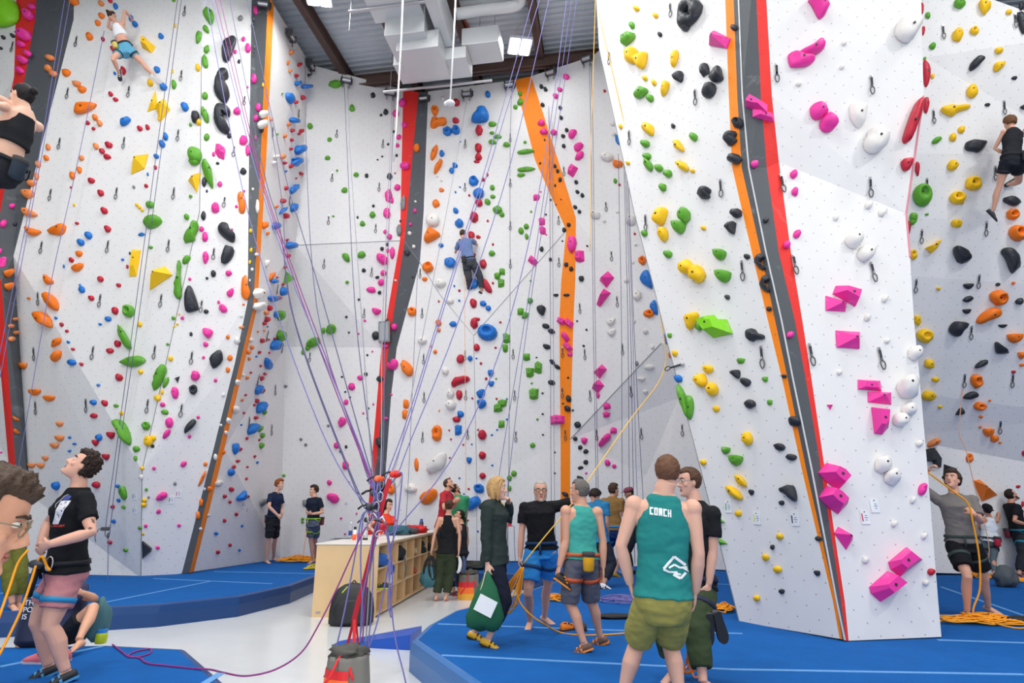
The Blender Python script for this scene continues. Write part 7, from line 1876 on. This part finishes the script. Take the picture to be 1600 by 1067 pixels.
PEOPLE['teal'] = person('grey-haired man in teal tank and grey shorts seen from behind with yellow chalk bag', dict(h=1.70, vox=.0075, d=6.58, yaw=-162, hy=-118, hp=0, pel=(908, 876), nek=(909, 790), hed=(905.5, 768), skin='d6a086', hair=('short', '6a6560'), LA=((884, 857, 0), (872, 893, -1), dict(curl=.9)), RA=((944, 856, 0), (942, 890, 0)),
    LL=('g', 913, 1018, -100), RL=('g', 938, 1007, -110), top=('tank', '45a79b', .03), bot=('shorts', '5e606c', 1.02, .026), shoes=('6b5148', 'f08a30'), harness='d0603c', chalk=('f0ae28', .0), arm=1.08))
PEOPLE['bend'] = person('dark-haired climber in a light blue t-shirt bending behind the teal tank man', dict(h=1.72, d=11.2, vox=.010, yaw=150, hy=120, hp=-35, pel=(937, 847), nek=(932, 782), hed=(929, 776), skin='d29c80', hair=('mop', '2a1f1b'), LA=((921, 815, 1), (925, 838, 1)), RA=((948, 812, 0), (950, 836, 1)),
    LL=('g', 935, 919, 90), RL=('g', 944, 919, 80), top=('tee', '2f7fae', .0), bot=('pants', '2a2f3a', 1.75, .018), shoes=('e8e8e8', '1e1e20')))
PEOPLE['tan'] = person('curly-haired climber in a tan t-shirt and blue shorts with a blue waist belt', dict(h=1.74, d=12.5, vox=.010, yaw=155, hy=112, pel=(958.5, 829), nek=(957, 777), hed=(959.5, 766), skin='dba78e', hair=('curly', '4a3426'), LA=((944, 802, 1), (950, 815, 1)), RA=((969, 801, 0), (975, 795, 1)),
    LL=('g', 953, 899, 120), RL=('g', 962, 901, 110), top=('tee', '927040', .02), bot=('shorts', '1f3a6a', .7, .018), harness='2f86c4', shoes=('c2a326', '6b4a22'), chalk=('4a3a34', .14)))
PEOPLE['cap'] = person('bearded man in a maroon cap looking left behind the coach', dict(h=1.78, d=13.2, vox=.011, yaw=-70, hy=-82, hp=-14, pel=(986, 834), nek=(985, 783.5), hed=(983, 771), skin='c68f74', hair=('crop', '2a201c'), beard='2f241e', cap=('84485a', 1), LA=((990, 808, -1), (980, 822, -1)), RA=((976, 806, 1), (972, 822, 0)),
    LL=('g', 987, 897, -70), RL=('g', 981, 895, -70), top=('tee', '2b2b33', .0), bot=('pants', '2b2d36', 1.8, .018), shoes=('2a2a2c', '111111')))
PEOPLE['coach'] = person('coach in teal tank top and olive shorts seen from behind', dict(h=1.80, vox=.0075, d=4.6, yaw=178, syaw=170, hy=160, hp=-4, pel=(1036, 936), nek=(1036, 774), hed=(1043.5, 740), skin='dfae98', hair=('short', '6b4a36'), LA=((969, 857, 0), (985, 912, 1), dict(curl=.5)), RA=((1092, 868, 0), (1086, 925, 1), dict(curl=.5)),
    LL=('g', 972, 1108, 160), RL=('g', 1066, 1114, 190), top=('tank', '26827f', .02), bot=('shorts', '9b9550', .94, .03), shoes=('3a3a3e', '222222'), wide=1.10, arm=1.15, neckw=1.2, leg=1.08))
PEOPLE['young'] = person('young man in black t-shirt and rimless glasses holding climbing shoes', dict(h=1.78, vox=.0075, d=5.55, yaw=-52, hy=-80, hp=-2, pel=(1086, 917), nek=(1086, 786), hed=(1077, 754), skin='e0ad98', hair=('short', '573c2c'), glasses='8d8a86', gw=.7, LA=((1114, 857, 0), (1106, 924, 0), dict(curl=1.0)), RA=((1062, 850, 1), (1052, 900, 0)),
    LL=('g', 1100, 1085, -50), RL=('g', 1050, 1064, -62), bare=1, top=('tee', '1c1e22', -.02), bot=('pants', '39472f', 1.74, .03), harness='2a3044'))
PEOPLE['belay'] = person('tall belayer in a grey t-shirt and black shorts looking up beside the tower', dict(h=1.82, vox=.008, d=8.35, yaw=-25, hy=-52, hp=24, pel=(1504, 847), nek=(1491, 773), hed=(1487.5, 751), skin='dba58c', hair=('mop', '3d2a22'), RA=((1447, 768, 0), (1450, 735, -1), dict(curl=1.0)), LA=((1531, 814, -1), (1522, 803, -1), dict(to=(1513, 794, 8.0), curl=1.0)),
    RL=('g', 1513, 966, -10), LL=('g', 1546, 958, 30), bare=1, top=('tee', '7b7673', -.02, .72), bot=('shorts', '1a1b1e', .76, .032), harness='3d4a48'))
PEOPLE['white'] = person('climber in a white tank top, backward black cap and blue-grey leggings', dict(h=1.62, f=1, d=12.7, vox=.011, yaw=178, hy=170, hp=25, pel=(1547, 845), nek=(1545, 808), hed=(1542, 796.5), skin='c98f76', hair=('bun', '1b1719'), cap=('1c1c20', -1), LA=((1530, 826, 1), (1528, 812, 1)), RA=((1561, 806, 1), (1557, 796, 1)),
    LL=('g', 1543, 903, 175), RL=('g', 1555, 904, 170), bare=1, top=('tank', 'dfe6ec', -.04), bot=('tights', '55656f', 1.85, 0), harness='33363c', chalk=('c23046', -.02)))
PEOPLE['edge'] = person('bearded man in black looking up at the right edge of the photo', dict(h=1.74, d=12.7, vox=.011, yaw=80, hy=84, hp=28, pel=(1592, 833), nek=(1580, 787), hed=(1580.5, 774), skin='d29b80', hair=('short', '2a1f1a'), beard='33261f', RA=((1585, 814, -1), (1600, 818, -1)), LA=((1592, 812, 1), (1606, 816, 0)),
    RL=('g', 1594, 903, 80), LL=('g', 1602, 902, 80), top=('tee', '1d1f23', .0), bot=('pants', '2a2e34', 1.84, .022), harness='2f7f9a', shoes=('2a2a2e', 'c07088'), chalk=('7a2f3f', .05)))
# climbers on the walls
dw = min(wallhit(180, 15)[0].y, wallhit(194, 74)[0].y, wallhit(240, 125)[0].y) - .36
PEOPLE['c1'] = person('climber in white crop top and blue shorts high on the big left wall', dict(h=1.66, f=1, d=dw, vox=.010, yaw=175, hy=150, pel=(195, 77), nek=(182, 36, .0), hed=(174.5, 25, .05), skin='dba58e', hair=('bun', '3a2b25'), LA=((169, 42, 1), (172, 22, 1)), RA=((194.5, 11.5, 0), (203, 26, 1), dict(curl=.9)),
    LL=((176, 91, -1), (185.5, 113, 1), (186, 123, 0)), RL=((223, 99, -1), (241, 119, -1), (254, 129, -1)), top=('bra', 'e8eaee', .45), bot=('shorts', '5fa3c4', .5, .016), harness='2e3036', shoes=('2b2c30', 'e8e8e8'), chalk=('cbb765', .1), bz=3))
dw = wallhit(750, 400)[0].y - .30
PEOPLE['c2'] = person('climber in blue t-shirt and grey trousers midway up the back wall', dict(h=1.74, d=dw, vox=.011, yaw=178, hy=175, pel=(733, 409), nek=(725.5, 374), hed=(723, 366, .05), skin='d8a288', hair=('short', '4d382a'), LA=((711.5, 395, 1), (716, 380, 1)), RA=((745, 382, 1), (739, 371, 1), dict(curl=.9)),
    LL=((732, 433, 0), (735, 457, 1), (739, 466, 0)), RL=((749, 430, 0), (753, 455.5, 1), (763, 463, 0)), top=('tee', '6f86b4', .04), bot=('pants', '4a4d54', 1.72, .022), harness='33353a', shoes=('26282c', 'd8e0e0'), chalk=('3a3a3c', .12), bz=3))
PEOPLE['c3'] = person('woman with dark hair bun and black crop top hanging at the top left edge', dict(h=1.66, f=1, d=4.6, vox=.0075, yaw=-108, hy=-96, pel=(2, 264), nek=(38, 173, 0), hed=(34, 152, -.02), skin='e8b9a0', hair=('bun', '1d181a'), LA=((-8, 163, -1), (-70, 150, 0)), RA=((-4, 148, 1), (-70, 128, 0)),
    LL=((-40, 330, -1), (-75, 420, 1), (-110, 440, 0)), RL=((-60, 290, 1), (-90, 380, 0), (-120, 400, 0)), top=('bra', '232428', .40), bot=('tights', '2a2b30', 1.8, 0), harness='2f3238', shoes=('222428', 'd8d8d8'), chalk=('303a46', -.02), bz=3.5, wide=.92))
dw = min(wallhit(1540, 170)[0].y, wallhit(1550, 330)[0].y) - .4
PEOPLE['c4'] = person('curly-haired climber in black vest and shorts reaching for a chalk bag on the right wall', dict(h=1.8, f=1, d=dw, vox=.010, yaw=178, hy=178, pel=(1581, 252), nek=(1583, 203), hed=(1577.5, 193, .05), skin='dba68d', hair=('mop', '6b4a30'), LA=((1552.5, 235, -1), (1579, 244, -1), dict(to=(1590, 255, dw - .15))), RA=((1610, 192, 0), (1612, 165, 1)),
    LL=((1562, 288, 0), (1554, 320, 0), (1561, 338, 0)), RL=((1592, 284, 1), (1576, 288, 1), (1584, 284, 0)), top=('vest', '23252b', .05), bot=('shorts', '1f222a', .5, .014), harness='26282c', shoes=('2c3036', '1d1f22'), chalk=('34363c', -.1), bz=4))
fin()
# ---- prints on clothes
tk = find(PEOPLE['coach']['o'], 'tank_top'); WP = M('eef3f2', .7)
def cz(x, y): return (1005 + x * .12177, 780 + y * .12177)     # survey square on the coach's back
GL = {'C': [[(0, 0), (1, 0), (1, .22), (.42, .22), (.42, .78), (1, .78), (1, 1), (0, 1)]],
      'O': [[(0, 0), (1, 0), (1, .22), (.38, .22), (.38, .78), (1, .78), (1, 1), (0, 1)], [(.62, .2), (1, .2), (1, .8), (.62, .8)]],
      'A': [[(0, 0), (1, 0), (1, .22), (.38, .22), (.38, 1), (0, 1)], [(.62, .2), (1, .2), (1, 1), (.62, 1)], [(.36, .48), (.64, .48), (.64, .68), (.36, .68)]],
      'H': [[(0, 0), (.38, 0), (.38, 1), (0, 1)], [(.62, 0), (1, 0), (1, 1), (.62, 1)], [(.36, .4), (.64, .4), (.64, .6), (.36, .6)]]}
for i, ch in enumerate('COACH'):
    x0 = 84 + i * 57.5; y0 = 97 + i * 8; w, h_ = 47, 98
    decal(tk, [[cz(x0 + u * w, y0 + u * 6 + v * h_) for u, v in g] for g in GL[ch]], WP, 'printed_letter')
lg = []
for pts, w in [([(262, 892), (395, 735), (590, 880)], 34), ([(258, 898), (330, 930), (440, 938)], 26), ([(330, 880), (400, 838), (470, 878), (560, 868)], 26), ([(385, 962), (478, 1015), (545, 940)], 34), ([(400, 950), (480, 965)], 24), ([(500, 870), (585, 918)], 30)]:
    lg += stroke([cz(*p) for p in pts], w * .12177)
decal(tk, lg, WP, 'printed_emblem')
ts = find(PEOPLE['pink']['o'], 'shirt')
def pz(x, y): return (70 + x * .06558, 765 + y * .06558)
decal(ts, [[pz(*p) for p in q] for q in [[(390, 270), (630, 260), (560, 370), (470, 470), (420, 600), (330, 820), (190, 820), (240, 640), (270, 480), (330, 380)]]], M('dcdde4', .7), 'printed_figure')
decal(ts, [[pz(*p) for p in q] for q in [[(400, 250), (480, 170), (590, 130), (640, 165), (590, 230), (500, 262)]]], M('3c4a92', .7), 'printed_cap')
decal(ts, [q for p in [[(260, 430), (270, 350), (390, 240), (470, 160), (570, 115)]] for q in stroke([pz(*k) for k in p], .9)], M('b9bac4', .7), 'printed_outline')
decal(ts, [q for p in [[(480, 330), (530, 285)], [(440, 460), (500, 410)], [(300, 580), (350, 620), (340, 660)]] for q in stroke([pz(*k) for k in p], 1.0)], M('3a3b40', .7), 'printed_lines', .005)
RT = {'L': [[(0, 0), (0, 1), (1, 1)]], 'O': [[(0, 0), (1, 0), (1, 1), (0, 1), (0, 0)]], 'C': [[(1, 0), (0, 0), (0, 1), (1, 1)]], 'U': [[(0, 0), (0, 1), (1, 1), (1, 0)]], 'S': [[(1, 0), (0, 0), (0, .5), (1, .5), (1, 1), (0, 1)]], 'T': [[(0, 0), (1, 0)], [(.5, 0), (.5, 1)]]}
qs_ = []
for i, ch in enumerate('LOCUST'):
    for p in RT[ch]: qs_ += stroke([pz(160 + i * 56 + u * 36, 838 + v * 42) for u, v in p], .75)
decal(ts, qs_, M('e0473c', .7), 'printed_lettering')
decal(PEOPLE['pink']['o'], [[(142, 810), (147, 812), (148, 818), (144, 816)], [(137, 825), (141, 823), (145, 825), (140, 828)]], M('6e564e', .6), 'tattoo', .0015)
# ---- things in hands and on harnesses
def tube_obj(nm, pts, r, m, lab, cat, group=None):
    mb = MB(); mb.tube(catmull(pts, 5), r, 7); return tag(mb.build(nm, m, None, True), lab, cat, group)
# green mesh bag held by the blonde woman
hn = PEOPLE['blonde']['WR']['R']; hb = hn + Vector((0, -.01, -.10))
o = empty('mesh_bag', hb - Vector((0, 0, .40)), 'green mesh bag with a white paper hanging from the blonde woman hand', 'bag')
GMESH = M('17603f', .8); prof = [(.02, .42, 0), (.05, .36, 0), (.10, .26, 0), (.15, .12, -.01), (.165, .0, -.02), (.14, -.08, -.03), (.05, -.12, 0)]
mb = MB(); mb.rings([[Vector((math.cos(g) * r + x0 + (.03 if z < .1 else 0) * math.cos(g * 3), math.sin(g) * r * .62, z + .02 * math.sin(g * 2 + z * 9))) for g in [2 * math.pi * k / 18 for k in range(18)]] for r, z, x0 in prof]); mb.build('net', GMESH, o, True)
mb = MB(); mb.box((-.01, -.115, .12), (.19, .006, .16), Matrix.Rotation(.45, 3, 'Y')); mb.build('paper', M('eef0f2', .6), o)
mb = MB(); mb.tube(catmull([(-.02, -.02, .42), (-.05, -.03, .3), (-.09, -.04, .2)], 4), .007, 6); mb.tube(catmull([(-.02, 0, .40), (0, 0, .47), (.02, 0, .40)], 4), .008, 6); mb.build('drawstring', M('c9b9a4', .8), o, True)
lump('shoe_shape', (-.02, 0, -.07), (.24, .14, .1), M('6b6a34', .8), None, None, 41, .3, 3, o)
# climbing shoes hanging from the young man's hand
hw = PEOPLE['young']['WR']['L']
for (px, py, r, lab) in ((1109, 985, .1, 'left of the two grey climbing shoes hanging from the young man hand'), (1127, 981, -.28, 'right of the two grey climbing shoes hanging from the young man hand')):
    o = shoe('climbing_shoe', P(px, py, hw.y - .14), 0, M('4b4b50', .6), RUB, lab, .25, M('e8574e', .6), 'shoes in hand')
    o.rotation_euler = (math.radians(-80), r, math.radians(8))
mb = MB(); mb.tube(catmull([P(1104, 946, hw.y - .03), P(1108, 958, hw.y - .06), P(1113, 968, hw.y - .08)], 4), .006, 5); mb.tube(catmull([P(1108, 946, hw.y - .03), P(1118, 955, hw.y - .05), P(1123, 966, hw.y - .07)], 4), .006, 5)
tag(mb.build('shoe_laces', M('2a2b2e', .7), None, True), 'dark loops of the climbing shoes held by the young man', 'loops')
# harness and bag bundle in the tank-top woman's hands
hw = PEOPLE['tank']['WR']['L']
o = empty('harness_bundle', hw - Vector((0, 0, .1)), 'black harness bundle with teal bag hanging from the left hand at the cubbies', 'harness')
mb = MB(); mb.tube(catmull([(0, 0, .0), (-.1, 0, -.12), (-.12, 0, -.35), (0, .02, -.5), (.06, 0, -.3), (.02, 0, -.05), (0, 0, 0)], 5), .028, 8); mb.tube(catmull([(0, -.02, 0), (-.04, -.04, -.2), (.03, -.03, -.42), (.1, 0, -.2), (0, 0, 0)], 5), .02, 8); mb.build('webbing', M('1f2024', .8), o, True)
lump('teal_bag', (-.05, .03, -.55), (.3, .16, .42), M('3c6f7c', .8), None, None, 43, .3, 3, o)
hw = PEOPLE['tank']['WR']['R']
o = empty('shoe_bundle', hw + Vector((.03, .0, -.12)), 'white and navy shoes hanging from the right hand at the cubbies', 'shoes')
for x, c_ in ((-.03, 'e6e8ea'), (.05, '3d4a70')):
    mb = MB(); mb.tube(catmull([(x, 0, .02), (x + .03, 0, -.08), (x + .02, -.02, -.2), (x - .02, 0, -.26)], 4), [.02 + .016 * math.sin(i / 12 * math.pi) for i in range(13)], 8); mb.build('shoe_body', M(c_, .6), o, True)
# climbing shoe in the teal tank man's hand
hw = PEOPLE['teal']['WR']['L']
o = shoe('climbing_shoe', hw + Vector((.02, -.02, -.17)), 1.2, M('2a2624', .6), M('f0902a', .6), 'black and orange climbing shoe held in the teal tank man hand', .2, M('f0902a', .6), 'shoes in hand')
o.rotation_euler = (math.radians(-35), 0, math.radians(-80))
# belay device at the pink shorts man's harness
o = empty('belay_device', P(57, 881, 5.3), 'grey belay device loaded with yellow rope at the man in pink shorts', 'belay device')
mb = MB(); mb.ell((0, 0, 0), (.07, .03, .035)); mb.ell((.03, .02, .02), (.05, .02, .03)); mb.build('body', M('4a4e55', .4, metal=.4), o, True)
mb = MB(); mb.tube(catmull([(.0, 0, .01), (.05, -.02, .06), (.09, 0, -.02), (.13, -.01, -.05)], 4), .011, 7); mb.build('rope_bight', RO, o, True)
mb = MB(); mb.tube([(math.cos(a) * .03 + .09, .02, math.sin(a) * .055) for a in [i * math.pi / 6 for i in range(12)]], .007, 6, closed=True); mb.build('carabiner', STEEL, o, True)
mb = MB(); mb.tube([(-.02, .04, -.04), (-.05, .04, -.26)], .028, 8); mb.build('brush_holder', M('1e1f23', .7), o, True)
# wall the top-left climber hangs on, just outside the photo
mb = MB(); mb.box((-5.15, 3.7, 6), (.2, 1.8, 12)); tag(mb.build('wall_near_left', WHITE), kind='structure')
